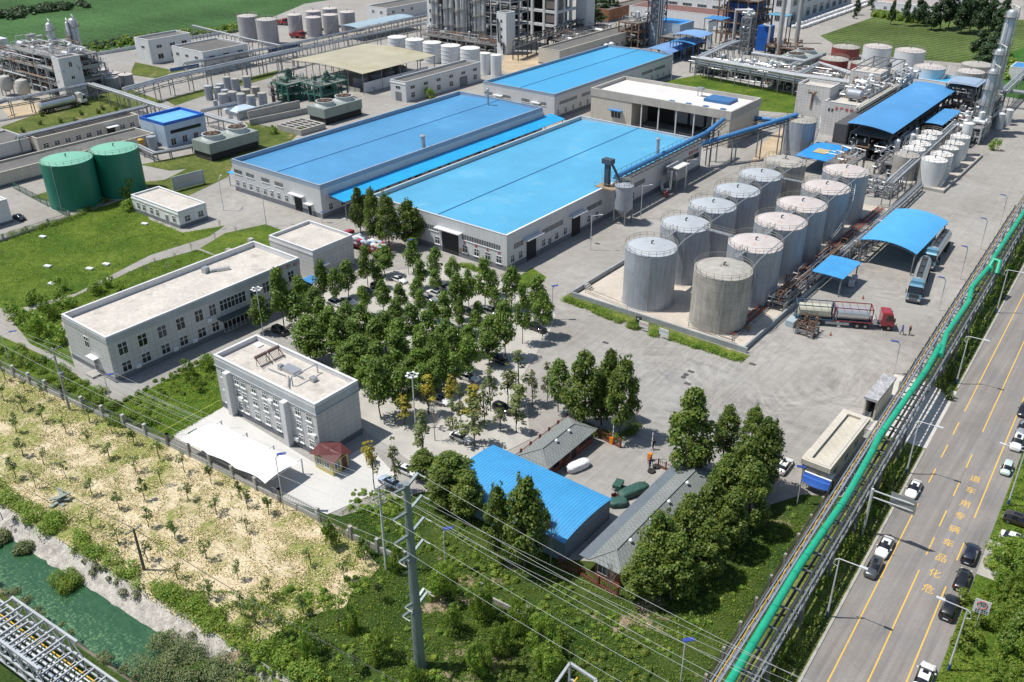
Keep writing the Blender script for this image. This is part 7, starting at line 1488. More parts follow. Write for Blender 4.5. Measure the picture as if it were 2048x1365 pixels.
def tanker(label, px, py, rz, col, twin=False, group=None):
    t = thing('tanker_truck', label, 'truck', (0,0,0), group); fr = mat('truck frame blue', (.04,.09,.14), .6) if twin else mat('truck frame', (.06,.06,.07), .7)
    MB().box(-8.2, -.5, .85, 5.5, .5, 1.1).build('chassis', fr, t)
    if twin:
        for k, x in enumerate((-8, -1.9)):
            b = MB(); b.hcyl((x+.5, 0, 2.35), (x+5.4, 0, 2.35), 1.12, n=20, bulge=.25); b.build('tank', mat('cream tank', (.55,.53,.42), .4, .2) if not k else POL, t, True); b = MB(); x1_ = x+5.95; mf = fr if not k else mat('container frame red', (.22,.03,.04), .6)
            for xx in (x, x1_):
                for y in (-1.2, 1.2): b.beam((xx, y, 1.1), (xx, y, 3.6), .15)
                for z in (1.2, 3.6): b.beam((xx, -1.2, z), (xx, 1.2, z), .15)
            for y in (-1.2, 1.2):
                for z in (1.2, 3.6): b.beam((x, y, z), (x1_, y, z), .13)
            for j in range(1, 5): b.beam((x+j*1.2, -1.2, 3.6), (x+j*1.2, 1.2, 3.6), .05)
            b.build('container_frame', mf, t)
        wheelset(t, (-7, -5.6, -4.2), 1.25); wheelset(t, (1.9, 3.2), 1.25); MB().box(-3.2, -1.2, .5, .6, -1.1, .95).build('side_guard', galv, t)
        b = MB(); b.tube((4.6, -.9, 1.5), (4.6, .9, 1.5), .45, n=12); b.build('fuel_tank', wpipe, t, True); wheelset(t, (6.9,), 1.2); cab(t, 5.6, col, 3.3); MB().box(5.4, -.5, .8, 7.5, .5, 1.1).build('tractor_frame', fr, t)
        t.location = (0,0,0)
    else:
        b = MB(); b.hcyl((-7.6, 0, 2.3), (3.4, 0, 2.3), 1.15, n=22, bulge=.3); b.build('tank', POL, t, True); b = MB(); b.box(-7.2, -.5, 3.42, 3.0, .5, 3.48); [b.tube((x, 0, 3.45), (x, 0, 3.7), .28, n=10) for x in (-5.5,-2.2,1.0)]
        for y in (-.5, .5): b.beam((-7.2, y, 3.75), (3, y, 3.75), .05)
        b.build('walkway', dsteel, t); wheelset(t, (-7, -5.6, -4.2), 1.25); wheelset(t, (2.0, 3.3), 1.25); wheelset(t, (6.4,), 1.2); MB().box(-3.4, -1.2, .5, 1.0, -1.1, .95).build('side_guard', galv, t); cab(t, 5.0, col, 3.35); MB().cbox(5.3, 0, 3.3, 1.2, 2.0, .5).build('wind_deflector', PC[col], t)
    g = G(px, py, 1.5); t.location = (g.x, g.y, .03); t.rotation_euler = (0, 0, rz); return t
PC['cab blue'] = paint('cab blue', (.13,.30,.42), .2)
tanker('truck with two framed tank containers and tilted red cab', 1690, 634, ang((1608,640),(1775,653)), 'red', True)
tanker('tanker truck with blue cab and silver tank, nearer one facing camera', 1838, 562, ang((1845,535),(1823,600)), 'cab blue', group='blue cab tankers'); tanker('tanker truck with blue cab and silver tank, behind the nearer one', 1873, 502, ang((1893,478),(1858,530)), 'cab blue', group='blue cab tankers')
tanker('white tanker truck parked below the far left process plant', 128, 208, ang((90,218),(168,200)), 'white')
def lorry(label, px, py, rz, L=8, col='red'):
    t = thing('truck', label, 'truck', (0,0,0)); MB().box(-L/2, -1.2, .8, L/2, 1.2, 1.1).build('bed', mat('truck bed red', (.28,.03,.04), .6), t); b = MB()
    for y in (-1.2, 1.2):
        b.beam((-L/2, y, 1.5), (L/2, y, 1.5), .08, .4); b.beam((-L/2, y, 2.0), (L/2, y, 2.0), .08, .12)
        for k in range(9): x = -L/2+L*k/8; b.beam((x, y, 1.1), (x, y, 2.1), .1)
    b.build('side_rail', MATS['truck bed red'], t); wheelset(t, (-L/2+1, -L/2+2.3, L/2-1.2), 1.2); cab(t, L/2+.3, col, 2.9, 1.9); wheelset(t, (L/2+1.4,), 1.15); g = G(px, py, 1); t.location = (g.x, g.y, .03); t.rotation_euler = (0,0,rz); return t, g
rz = -.02; tb, g = lorry('red flatbed truck loaded with colourful bales by the warehouse', 738, 494, pi+rz, 10)
bm_ = MB().cbox(0, 0, 0, 1.1, .85, .7).build('bale', mat('bale wrap', (.3,.3,.3), .8)); bmd = bm_.data; bpy.data.objects.remove(bm_)
import bmesh
def blob(name, sx, sy, sz, m, sub=2, noise=.12):
    b = bmesh.new(); bmesh.ops.create_icosphere(b, subdivisions=sub, radius=1)
    for v in b.verts: d = 1+random.uniform(-noise, noise); v.co = Vector((math.copysign(abs(v.co.x)**.6, v.co.x)*sx*d, math.copysign(abs(v.co.y)**.6, v.co.y)*sy*d, (math.copysign(abs(v.co.z)**.6, v.co.z)*sz*d)+sz))
    me = bpy.data.meshes.new(name); b.to_mesh(me); b.free(); me.materials.append(m); me.polygons.foreach_set('use_smooth', [True]*len(me.polygons)); return me
BCOL = [('white', (.6,.6,.62)), ('dark blue', (.05,.07,.15)), ('charcoal', (.06,.06,.07)), ('grey', (.28,.3,.32)), ('pale blue', (.35,.45,.55)), ('orange red', (.5,.1,.05)), ('crimson', (.4,.03,.08)), ('beige', (.45,.4,.33))]
BM = [blob('bale', .62, .5, .38, mat('bale '+n_, c, .8, fine=.3, fsc=3)) for n_, c in BCOL]; bi = {}
for r in range(3):
    for c in range(10):
        for l in range(2):
            k = random.randrange(8) if random.random() < .7 else random.choice((0,2,3)); o = bpy.data.objects.new('bale', BM[k]); COL.objects.link(o); p = Vector((-4.4+c*.95, -.8+r*.8, 1.1+l*.68+random.uniform(0,.1))); o.location = (g.x+p.x, g.y+p.y, p.z); o.rotation_euler = (random.uniform(-.2,.2), 0, random.uniform(-.3,.3))
            n_ = BCOL[k][0]; tag(o, f'{n_} bale, {ORD[9-c]} from the cab, {["near","middle","far"][r]} row, {["lower","upper"][l]} layer', 'bale', 'bales on the red flatbed truck')
tb2, g = lorry('small red lorry between the large grey tanks and their neighbours', 590, 71, .3, 4); tb3, g = lorry('small red lorry half hidden behind the large grey tanks', 556, 45, .3, 5)
# white sacks by the factory hall
WB = [blob('sack', .8, .8, .6, mat('white sack', (.66,.66,.66), .8, fine=.15)) for _ in range(3)]
a, c = G(1603, 58), G(1745, 8)
for i in range(54):
    for j in range(3):
        p = a.lerp(c, i/54)+Vector((random.uniform(-.3,.3)-j*1.6, random.uniform(-.4,.4), 0)); 
        for l in range(2 if j == 1 else 1):
            o = bpy.data.objects.new('sack', WB[(i+j)%3]); COL.objects.link(o); o.location = (p.x, p.y, .02+l*1.1); o.rotation_euler = (0,0,random.uniform(0,3)); o.scale = (1.1,)*3; tag(o, 'bulging white sack in the long row beside the pale factory hall', 'sack', 'long row of white sacks')
# ---------------- lamps, poles, wires ----------------
LPW = mat('lamp pole white', (.62,.63,.64), .4, .2); BLU = mat('solar panel blue', (.03,.06,.28), .35)
def road_lamp(px, py, side, label):
    g = G(px, py); t = thing('street_lamp', label, 'street lamp', (g.x, g.y, 0), 'road lamps'); z = 8.0; d = RDN*side
    b = MB(); b.pipe([(g.x, g.y, .9), (g.x, g.y, z)], .11, r2=.06, n=8); b.pipe([Vector((g.x, g.y, z-.1))-d*.35, Vector((g.x, g.y, z+.15)), Vector((g.x, g.y, z+.2))+d*2.0], .05, n=6); b.pipe([Vector((g.x, g.y, z-.9)), Vector((g.x, g.y, z-.7))-d*.5, Vector((g.x, g.y, z-.1))-d*.35, Vector((g.x, g.y, z+.1))], .035, n=5); b.build('pole', LPW, t, True)
    MB().tube((g.x, g.y, 0), (g.x, g.y, .95), .14, n=10).build('base_sleeve', mat('blue sleeve', (.03,.08,.22), .5), t); h = Vector((g.x, g.y, z+.22))+d*2.4; MB().cbox(h.x, h.y, h.z-.06, .8, .32, .12, 0, atan2(d.y, d.x)).build('lamp_head', LPW, t)
for px, py, s_, lab in ((1653,1236,1,'road lamp at the near left kerb beside the clipped shrubs'), (1812,949,1,'road lamp at the corner of the concrete driveway'), (1912,769,1,'road lamp on the verge just past the driveway'), (1992,627,1,'road lamp farthest up the left verge'), (1896,1342,-1,'road lamp among bushes on the near right verge'), (2015,1012,-1,'road lamp on the far right verge near the mint car')): road_lamp(px, py, s_, lab)
def yard_lamp(px, py, h, label, ang_=0.0, m=None, two=False):
    g = G(px, py); t = thing('street_lamp', label, 'street lamp', (g.x, g.y, 0)); b = MB(); b.pipe([(g.x, g.y, 0), (g.x, g.y, h)], .09, r2=.06, n=8); a = [ang_]+([ang_+pi] if two else [])
    for q in a: b.pipe([(g.x, g.y, h-.2), (g.x+1.6*cos(q), g.y+1.6*sin(q), h+.1)], .05, n=5)
    b.build('pole', LPW, t, True); b = MB(); [b.cbox(g.x+1.75*cos(q), g.y+1.75*sin(q), h+.05, .7, .25, .12, 0, q) for q in a]; b.split('lamp_head', LPW, t)
for px, py, h, lab, q in ((1181,501,7.4,'yard lamp in front of nearest warehouse long side, near one',.6), (1281,437,7.4,'yard lamp beside the grey silo',.6), (1369,382,7.4,'yard lamp beside the dust collector',.6), (447.5,422,7.4,'yard lamp at the corner of the middle warehouse',2.2), (533,452,8,'yard lamp with twin arms before the middle warehouse',1.2), (1342,163,6,'yard lamp at the end of the far blue warehouse',2)): yard_lamp(px, py, h, lab, q, two='twin' in lab)
def solar(px, py, hx, hy, label):
    g = G(px, py); lo, hi = 2, 12
    for _ in range(30):
        m_ = (lo+hi)/2
        if PX((g.x, g.y, m_))[1] > hy: lo = m_
        else: hi = m_
    h = lo; t = thing('solar_lamp', label, 'solar lamp', (g.x, g.y, 0), 'solar lamps with blue panels'); e = G(hx, hy, h); d = Vector((e.x-g.x, e.y-g.y, 0)); d = d if .3 < d.length < 2.5 else Vector((.8, .5, 0)); b = MB(); b.pipe([(g.x, g.y, 0), (g.x, g.y, h-.6), (g.x+d.x*.6, g.y+d.y*.6, h-.05)], .07, n=6); b.build('pole', LPW, t, True)
    c = Vector((g.x, g.y, h))+d*.9; b = MB(); n_ = d.normalized(); b.beam(c-n_*.55-Vector((0,0,.08)), c+n_*.55+Vector((0,0,.1)), .42, .08); b.build('panel_head', BLU, t)
for a in ((644,446,647,424,'solar lamp by the corner of the middle warehouse'), (817.5,550,821,480,'solar lamp at the top of the grove by the big doorway'), (1104,639,1110.5,572,'solar lamp at the outer corner of the parking lot'), (1877,622,1882,555,'solar lamp by the fence below the two tankers'), (1787,748,1789,683,'solar lamp by the folding gate housing'), (1594,1008,1602.5,934,'solar lamp in front of the gatehouse'), (225.6,821,222,749,'solar lamp at the near end of the lettered office'), (568,1021,564,908,'solar lamp at the edge of the white tent'), (891,1140,897,1057,'solar lamp to the right of the steel power pole'), (1361,1365,1378,1280,'solar lamp at the bottom edge near green pipe'), (20,728,28,663,'solar lamp at the left edge path'), (1920,560,1928.6,493,'solar lamp by the fence beside the tankers'), (1960,500,1966,437,'solar lamp further up the fence past the tankers'), (2000,450,2004.7,390,'solar lamp farthest up along the fence')): solar(*a)
def flower(px, py, tx, ty, label):
    g = G(px, py); h = 8.5; t = thing('flower_lamp', label, 'lamp', (g.x, g.y, 0)); b = MB(); b.tube((g.x, g.y, 0), (g.x, g.y, h), .09, n=8); b.pipe([(g.x+.75*cos(k*pi/6), g.y+.75*sin(k*pi/6), h) for k in range(13)], .06, n=5, caps=False); [b.beam((g.x, g.y, h), (g.x+.75*cos(k*pi/2), g.y+.75*sin(k*pi/2), h), .07) for k in range(4)]; b.build('pole', LPW, t, True); b = MB(); [b.cbox(g.x+.75*cos(k*pi/3), g.y+.75*sin(k*pi/3), h+.03, .4, .3, .08, 0, k*pi/3) for k in range(6)]; b.split('lamp_head', white, t)
flower(527, 672, 517, 620, 'tall lamp with round cluster head behind the three storey office'); g_ = G(824, 751, 8.5); q_ = PX((g_.x, g_.y, 0)); flower(q_[0], q_[1], 824, 751, 'lamp with wheel shaped head poking out of the grove')
# steel monopole
g = G(840, 1333); t = thing('power_pole', 'tall tapered steel power pole with many side arms', 'power pole', (g.x, g.y, 0)); PH = 22.6; M_MP = mat('galvanised green grey', (.24,.29,.29), .5, .35, var=.08, streak=.1)
b = MB(); b.pipe([(g.x, g.y, 0), (g.x, g.y, 8), (g.x, g.y, 15), (g.x, g.y, PH)], .60, r2=.32, n=12); [b.lathe(g.x, g.y, [(.60-.28*z/PH+.02, z), (.60-.28*z/PH+.09, z), (.60-.28*z/PH+.09, z+.1), (.60-.28*z/PH+.02, z+.1)], 12) for z in (0, 7.5, 14)]; b.build('shaft', M_MP, t, True)
tips = []; ad = Vector((G(831,959,PH)-G(793.5,991,PH)).xy.normalized().to_3d()); print('arm dir', ad, [ (G(831,959,PH)-G(793.5,991,PH)).length])
arms = [(PH-.3, 1.7, 1), (PH-.3, 1.7, -1)]
for z, L in ((19.6, 2.1), (17.0, 2.2), (14.6, 1.7)):
    for s_ in (-1, 1): arms.append((z, L, s_))
for z, L in ((8.8, 1.2), (8.0, 1.7)):
    for s_ in (-1, 1): arms.append((z, L, s_))
ar = MB(); ins = MB()
for z, L, s_ in arms:
    r0 = .6-.28*z/PH; L *= .8; p = Vector((g.x, g.y, z))+ad*s_*r0; q = Vector((g.x, g.y, z+.35))+ad*s_*(r0+L); ar.beam(p, q, .24, .2); tips.append((q, z, s_)); ins.pipe([q, q+Vector((.4, .04, -.12)), q+Vector((.85, .07, -.1))], .05, n=5)
ar.split('arm', M_MP, t); ins.split('insulator', mat('pale insulator', (.5,.5,.48), .4), t)
b = MB()
for k in range(14): z = 1.5+k*1.4; b.tube((g.x, g.y, z), (g.x-.55*ad.x-1.0*ad.y*0-.3, g.y-.95, z+.05), .035, n=4)
b.split('climbing_step', M_MP, t)
WM = mat('aluminium wire', (.42,.43,.43), .5, .3); WD = mat('dark cable', (.06,.06,.06), .6)
def wire(a, b_, label, sag=1.2, r=.017, m=None, n=14, grp='power lines'):
    a, b_ = Vector(a), Vector(b_); P = [a.lerp(b_, k/n)-Vector((0,0,sag*4*(k/n)*(1-k/n))) for k in range(n+1)]; q = MB(); q.pipe(P, r, n=4, caps=False); return tag(q.build('power_line', m or WM, org=tuple(a)), label, 'power line', grp)
wn_ = ['top right', 'top left', 'upper left', 'upper right', 'middle left', 'middle right', 'lower left', 'lower right']
for i, (q, z, s_) in enumerate(tips[:6]):
    wire(q, q+Vector((78, 5.5, -2.5)), f'power line from the {wn_[i]} arm of steel pole towards the road', 2.6)
    if i in (2, 4, 1): wire(q, q+Vector((-95, -8, 3)), f'power line from the {wn_[i]} arm of steel pole towards the orchard', 2.6)
def cpole(px, py, tx, ty, label, cross=2, m=None):
    g = G(px, py); lo, hi = 3, 20
    for _ in range(30):
        m_ = (lo+hi)/2
        if PX((g.x, g.y, m_))[1] > ty: lo = m_
        else: hi = m_
    h = lo; t = thing('power_pole', label, 'power pole', (g.x, g.y, 0)); b = MB(); b.pipe([(g.x, g.y, 0), (g.x, g.y, h)], .19, r2=.12, n=10); b.build('shaft', m or mat('concrete pole', (.36,.35,.33), .8, streak=.1), t, True); T_ = []
    for k in range(cross):
        z = h-.3-k*1.1; b = MB(); b.beam((g.x-.1, g.y-.95, z), (g.x-.1, g.y+.95, z), .1); b.build('crossarm', steel, t)
        for y in (-.9, 0, .9): MB().lathe(g.x-.1, g.y+y, [(.06,z+.06),(.09,z+.15),(.05,z+.3)], 8).build('insulator', MATS['pale insulator'], t); T_.append(Vector((g.x-.1, g.y+y, z+.3)))
    if 'transformer' in label: MB().cbox(g.x+.5, g.y, h*.55, .7, .6, .9).build('switch_box', steel, t)
    return T_, t
A1, _ = cpole(139.7, 821, 110, 697, 'concrete pole with transformer gear beside the orchard wall'); A2, _ = cpole(773, 1138, 765.5, 972, 'slender lattice marked pole just left of the steel pole', 3, LPW); A3, _ = cpole(288.5, 1140, 268, 1057, 'short wooden pole standing by the canal shrubs', 1, mat('wood pole', (.14,.12,.10), .9))
for i in range(3): wire(A1[i], A2[i], f'thin cable between the wall pole and the pole by the steel mast, {["near","middle","far"][i]} strand', 1.0, .015); wire(A1[i]+Vector((0,0,-1.1)), A2[i+3], f'lower cable between the wall pole and the pole by the mast, {["near","middle","far"][i]} strand', 1.3, .014); wire(A1[i], A1[i]+Vector((-45,-4,0)), f'cable leaving the wall pole to the left edge, {["near","middle","far"][i]} strand', .8, .015); wire(A2[i], A2[i]+Vector((60,5,-1)), f'cable leaving the pole by the mast to the road, {["near","middle","far"][i]} strand', 1.2, .015)
wire(A3[1]-Vector((34,3,0)), A3[1], 'dark cable arriving at the canal pole from the left', .5, .04, WD); wire(A3[1], A3[1]+Vector((46,3.8,0)), 'dark cable leaving the canal pole towards the bottom edge', .9, .04, WD)
a, c = G(308, 871, .5), G(441, 800, 4.5); wire(a, c, 'yellow green guy cable rising to the three storey office', 0, .03, mat('yellow green cable', (.5,.55,.08), .6), 2, 'guy cables')
# sign gantry
g = Vector(RP(91.3, -15.0)); hz = 6.2; g2 = G(1680, 1200); t = thing('sign_gantry', 'grey gantry pole carrying the back of a road sign panel', 'road sign', tuple(g)); b = MB(); b.tube(g, g+Vector((0,0,hz+.6)), .16, n=10)
for z in (hz, hz-.9): b.beam(g+Vector((0,0,z+.4)), g+RDN*4.6+Vector((0,0,z+.4)), .12)
b.build('pole', LPW, t); c = g+RDN*3.4+Vector((0,0,hz-.4)); b = MB(); b.cbox(c.x, c.y+.12, c.z-.55, 2.9, .06, 1.9, 0, -.0435); b.build('sign_panel', mat('sign back ribbed', (.30,.31,.31), .5, .3, lines=('z', .16, .2, .4)), t)
# speed sign
g = G(1948, 1262); t = thing('speed_sign', 'white roadside sign with red ringed 30 among bushes', 'road sign', (g.x, g.y, 0)); b = MB(); b.tube((g.x, g.y, 0), (g.x, g.y, 3.2), .06, n=8); b.build('post', LPW, t)
def flat_text(par, s, size, loc, rot, m, name='lettering'): o = text_mesh(s, size, m, name, .004); o.parent = par; o.location = Vector(loc)-ORG[par.name]; o.rotation_euler = rot; return o
MB().box(g.x-.75, g.y-.02, 2.5, g.x+.75, g.y+.03, 4.2).build('sign_panel', white, t); pz = 3.6; b = MB()
for k in range(20): a1, a2 = 2*pi*k/20, 2*pi*(k+1)/20; b.beam((g.x+.46*cos(a1), g.y-.035, pz+.46*sin(a1)), (g.x+.46*cos(a2), g.y-.035, pz+.46*sin(a2)), .09, .02)
b.build('red_ring', redp, t); flat_text(t, '30', .62, (g.x, g.y-.07, pz), (pi/2,0,0), black); b = MB(); [b.box(g.x-.5+i*.2, g.y-.03, 2.6+j*.22, g.x-.36+i*.2, g.y-.022, 2.74+j*.22) for i in range(6) for j in range(2)]; b.split('small_characters', black, t); t.rotation_euler = (0,0,.15)
# ---------------- walls and fences ----------------
def wall_run(name, label, pts, h, sp, pil, lowh, rails=True, wm=None, cat='wall', pm=None):
    t = thing(name, label, cat, (*pts[0], 0)); lw = MB(); rl_ = MB(); pl = MB(); n_all = []
    for i in range(len(pts)-1):
        p, q = Vector((*pts[i], 0)), Vector((*pts[i+1], 0)); L = (q-p).length; n_ = max(1, round(L/sp)); d = (q-p).normalized()
        if lowh: lw.beam(p+Vector((0,0,lowh/2)), q+Vector((0,0,lowh/2)), .2, lowh)
        if rails:
            for z in (lowh+.15, h-.2): rl_.beam(p+Vector((0,0,z)), q+Vector((0,0,z)), .05)
            k = 0
            while k*.28 < L: c = p+d*k*.28; rl_.beam(c+Vector((0,0,lowh)), c+Vector((0,0,h-.05)), .035); k += 1
        for k in range(n_+1): c = p.lerp(q, k/n_); n_all.append(c)
    for c in n_all[:90]: pl.cbox(c.x, c.y, 0, pil, pil, h+.1, 0, atan2(d.y, d.x)); pl.st.pop() if False else None
    if lowh: lw.build('low_wall', wm or conc, t)
    if rails: rl_.build('railing', pm or steel, t)
    pl.split('pillar', wm or conc, t); return t
wall_run('boundary_wall', 'low concrete wall with pillars and rails between orchard and offices', [(-142,46.9),(-121.8,48.8),(-99.3,51.4),(-78,52.9),(-71.5,53.3)], 1.9, 4.4, .45, .8, wm=mat('wall concrete pale', (.40,.39,.37), .85, streak=.15))
wall_run('boundary_wall', 'broken stretch of concrete wall with pillars behind the power pole', [(-66,53.5),(-58,54.2)], 1.8, 4, .4, .9, rails=False); wall_run('boundary_wall', 'short overgrown wall pieces beyond the power pole', [(-48,55.6),(-42,56)], 1.8, 5, .4, .7, rails=False)
wall_run('folding_fence', 'low black lattice gate closing the wall gap near tent', [(-71.2,53.3),(-66.4,53.4)], 1.1, 4.8, .3, 0)
M_DF = mat('dark mesh fence', (.07,.06,.06), .7)
wall_run('roadside_fence', 'dark mesh fence with concrete posts left of the pipe rack, near stretch', [RP(52,-20.6)[:2], RP(97,-20.5)[:2]], 2.0, 4, .28, .5, wm=mat('stained post concrete', (.3,.28,.25), .9), cat='fence', pm=M_DF)
wall_run('roadside_fence', 'dark mesh fence with concrete posts left of the pipe rack, far stretch', [RP(126,-20.3)[:2], RP(215,-20.3)[:2]], 1.8, 4.2, .28, .4, wm=MATS['stained post concrete'], cat='fence', pm=M_DF)
M_PK = mat('red brown fence', (.16,.05,.035), .7)
wall_run('brick_fence', 'red brown slatted fence beside the short grey roofed lodge', [(-59.8,76),(-59.8,88.6),(-58,88.8)], 1.5, 2.2, .25, .2, wm=M_PK, cat='fence', pm=M_PK); wall_run('brick_fence', 'red brown slatted fence leading to the orange barrier', [(-54.2,88.4),(-50.8,88.2)], 1.4, 2, .25, .2, wm=M_PK, cat='fence', pm=M_PK)
wall_run('brick_fence', 'red brown fence below the long lodge and blue shed', [(-44,64.6),(-41.5,64.9),(-36.4,64.6)], 1.3, 2.3, .25, .3, wm=M_PK, cat='fence', pm=M_PK); wall_run('brick_fence', 'short red brown fence beside the second barrier', [(-44.6,87.6),(-42.4,87.6)], 1.2, 1, .15, .2, wm=M_PK, cat='fence', pm=M_PK)
a, c, d = G(28,378)[:2], G(140,437)[:2], G(-40,498)[:2]
wall_run('mesh_fence', 'green mesh fence running from tiled block to the hedge corner', [tuple(a), tuple(c)], 1.8, 3.5, .1, 0, wm=mat('green fence paint', (.05,.17,.12), .6), cat='fence', pm=mat('green fence paint', (.05,.17,.12))); wall_run('boundary_wall', 'low wall with pale posts along the left lawn', [tuple(c), tuple(d)], 1.5, 4.5, .35, .5)
a, c = G(165,117)[:2], G(275,97)[:2]; wall_run('boundary_wall', 'white topped boundary wall at the far field', [tuple(G(-20,152)[:2]), tuple(a), tuple(c), tuple(G(480,63)[:2])], 1.4, 9, .4, 1.2, rails=False, wm=M_RENDER)
# sign board
t = thing('sign_board', 'large framed billboard with faded yellow characters by the green tanks', 'billboard', (*G(378,376)[:2], 0)); a, c = G(349,384), G(409,368); ln = (c-a).length; d = (c-a).normalized(); b = MB(); b.beam(a+Vector((0,0,1.75)), c+Vector((0,0,1.75)), .15, 3.0); b.build('panel', mat('billboard face', (.42,.44,.48), .6), t); b = MB()
for p, q in ((a+Vector((0,0,.1)), a+Vector((0,0,3.4))), (c+Vector((0,0,.1)), c+Vector((0,0,3.4))), (a+Vector((0,0,3.35)), c+Vector((0,0,3.35)))): b.beam(p, q, .28, .28)
b.build('frame', mat('pale green frame', (.3,.36,.33), .6), t)
m_ = (a+c)/2; flat_text(t, '安全重于山', 1.35, (m_.x+.1, m_.y, 2.0), (pi/2, 0, atan2(d.y, d.x)), mat('faded yellow lettering', (.46,.44,.33), .7))
# notice boards at the hedge
for px, py, lab in ((1287,664,'white notice board with faint red print at the hedge, left one'), (1327,679,'white notice board with faint grey print at the hedge, right one')):
    g = G(px, py); t = thing('notice_board', lab, 'notice board', (g.x, g.y, 0)); b = MB(); [b.beam((g.x+i, g.y, 0), (g.x+i, g.y, 1.9), .07) for i in (-.9,.9)]; b.split('post', steel, t); MB().box(g.x-.9, g.y-.03, .8, g.x+.9, g.y+.03, 1.9).build('panel', M_RENDER, t); b = MB(); [b.box(g.x-.7+i*.3, g.y-.04, 1.2, g.x-.5+i*.3, g.y-.031, 1.6) for i in range(5)]; b.build('faded_print', mat('faded print '+lab[30:33], (.6,.3,.25) if 'red' in lab else (.4,.42,.42), .8), t)
g = G(1273, 652); t = thing('utility_box', 'small dark cabinet behind the hedge at the bund wall', 'cabinet', (g.x, g.y, 0)); MB().cbox(g.x, g.y+.6, 0, .9, .5, 1.5).build('casing', dsteel, t); MB().cbox(g.x, g.y+.34, 1.05, .4, .02, .2).build('label_plate', white, t)
# white tent canopy
t = thing('tent_canopy', 'long white tensioned car shelter in front of three storey office', 'tent', (-87, 55, 0)); vs = []; fs = []; N, Mh = 28, 6; X0_, X1_ = -95.8, -79.6
for i in range(N+1):
    u = i/N; x = X0_+(X1_-X0_)*u; wob = abs(sin(u*pi*3))
    for j in range(Mh+1):
        v = j/Mh; y = (56.9)+(51.3+.55*wob-56.9)*v+(-.0)*u+.9*u; vs.append((x, y, 2.35+.55*sin(v*pi)*.8-.15*v+.25*(1-wob)*v))
for i in range(N):
    for j in range(Mh): a = i*(Mh+1)+j; fs.append((a, a+1, a+Mh+2, a+Mh+1))
b = MB(); b.add(vs, fs); b.build('membrane', mat('white membrane', (.80,.80,.79), .6, var=.02), t, True); b = MB()
for i in range(4): x = X0_+.4+(X1_-X0_-.8)*i/3; b.tube((x, 57.4+.9*i/3, 0), (x, 57.4+.9*i/3, 2.6), .1); b.beam((x, 57.4+.9*i/3, 2.5), (x, 52.6+.9*i/3, 2.1), .1)
b.split('post', white, t)
g = G(397, 884); t = thing('dumpster', 'green ribbed waste container at the end of the white tent', 'container', (g.x, g.y, 0)); b = MB(); b.cbox(g.x, g.y, .1, 2.0, 1.3, 1.2); b.cbox(g.x, g.y, 1.3, 2.1, 1.4, .12); b.build('body', mat('dull green container', (.06,.13,.08), .6, lines=('x', .4, .2, .3)), t)
for i, (x, y) in enumerate(((425,887),(485,930),(494,938),(528,952))):
    g = G(x, y); t = thing('scooter', f'dark parked scooter under the white tent, {["first","second","third","fourth"][i]} from left', 'scooter', (g.x, g.y, 0)); b = MB(); b.hcyl((g.x-.2, g.y-.3, .65), (g.x+.1, g.y+.5, .7), .16, n=8); b.beam((g.x, g.y+.5, .4), (g.x, g.y+.7, 1.05), .08); b.beam((g.x-.3, g.y+.68, 1.05), (g.x+.3, g.y+.68, 1.05), .05); b.build('body', dsteel, t, True); b = MB(); [b.tube((g.x-.05, g.y+k, .25), (g.x+.05, g.y+k, .25), .25, n=12) for k in (-.5, .75)]; b.split('wheel', TYRE, t)
# covered car, trike, tarp, barriers, awning
def draped(name, label, px, py, sx, sy, h, m, rz, cat):
    g = G(px, py); me = blob(name, sx, sy, h/2, m, 4, .045); o = bpy.data.objects.new(name, me); COL.objects.link(o); o.location = (g.x, g.y, -.05); o.rotation_euler = (0,0,rz); return tag(o, label, cat)
draped('covered_car', 'car wrapped in a crumpled white cover beside the short lodge', 1156, 938, 1.75, .72, 1.15, mat('white crumpled sheet', (.72,.72,.74), .7, fine=.1, bump=3), 1.25, 'covered car'); draped('tarp_heap', 'long heap under dark green tarpaulin beside the long lodge', 1266, 988, 2.2, .8, 1.1, mat('green tarpaulin', (.03,.09,.07), .6, fine=.3, bump=4), 1.2, 'tarp'); draped('tarp_heap', 'smaller dark green tarpaulin heap nearest the blue shed', 1236, 1010, 1.2, .8, .9, MATS['green tarpaulin'], .8, 'tarp')
g = G(1236, 978); t = thing('cargo_tricycle', 'dark green cargo tricycle loaded with sheets in the compound', 'tricycle', (g.x, g.y, 0)); b = MB(); b.cbox(g.x, g.y, .5, 1.0, 1.6, .5, 0, .2); b.build('cargo_box', mat('green tarpaulin', (.03,.09,.07)), t); b = MB(); b.beam((g.x+.2, g.y-.9, .5), (g.x+.4, g.y-1.6, .9), .1); b.beam((g.x, g.y-1.6, 1.0), (g.x+.8, g.y-1.5, 1.0), .05); b.build('handlebar', dsteel, t); b = MB(); [b.tube((g.x+x-.05, g.y+y, .28), (g.x+x+.05, g.y+y, .28), .28, n=12) for x, y in ((-.55,.3),(.55,.3),(.45,-1.5))]; b.split('wheel', TYRE, t)
b = MB(); g = G(1229, 997); b.lathe(g.x, g.y, [(.35,0),(.45,.5),(.4,.5),(.3,.08)], 14); tag(b.build('bucket', mat('maroon plastic', (.12,.02,.03), .5), org=(g.x, g.y, 0)), 'maroon plastic tub between tricycle and green tarp', 'bucket')
OR = mat('orange barrier box', (.75,.22,.01), .5)
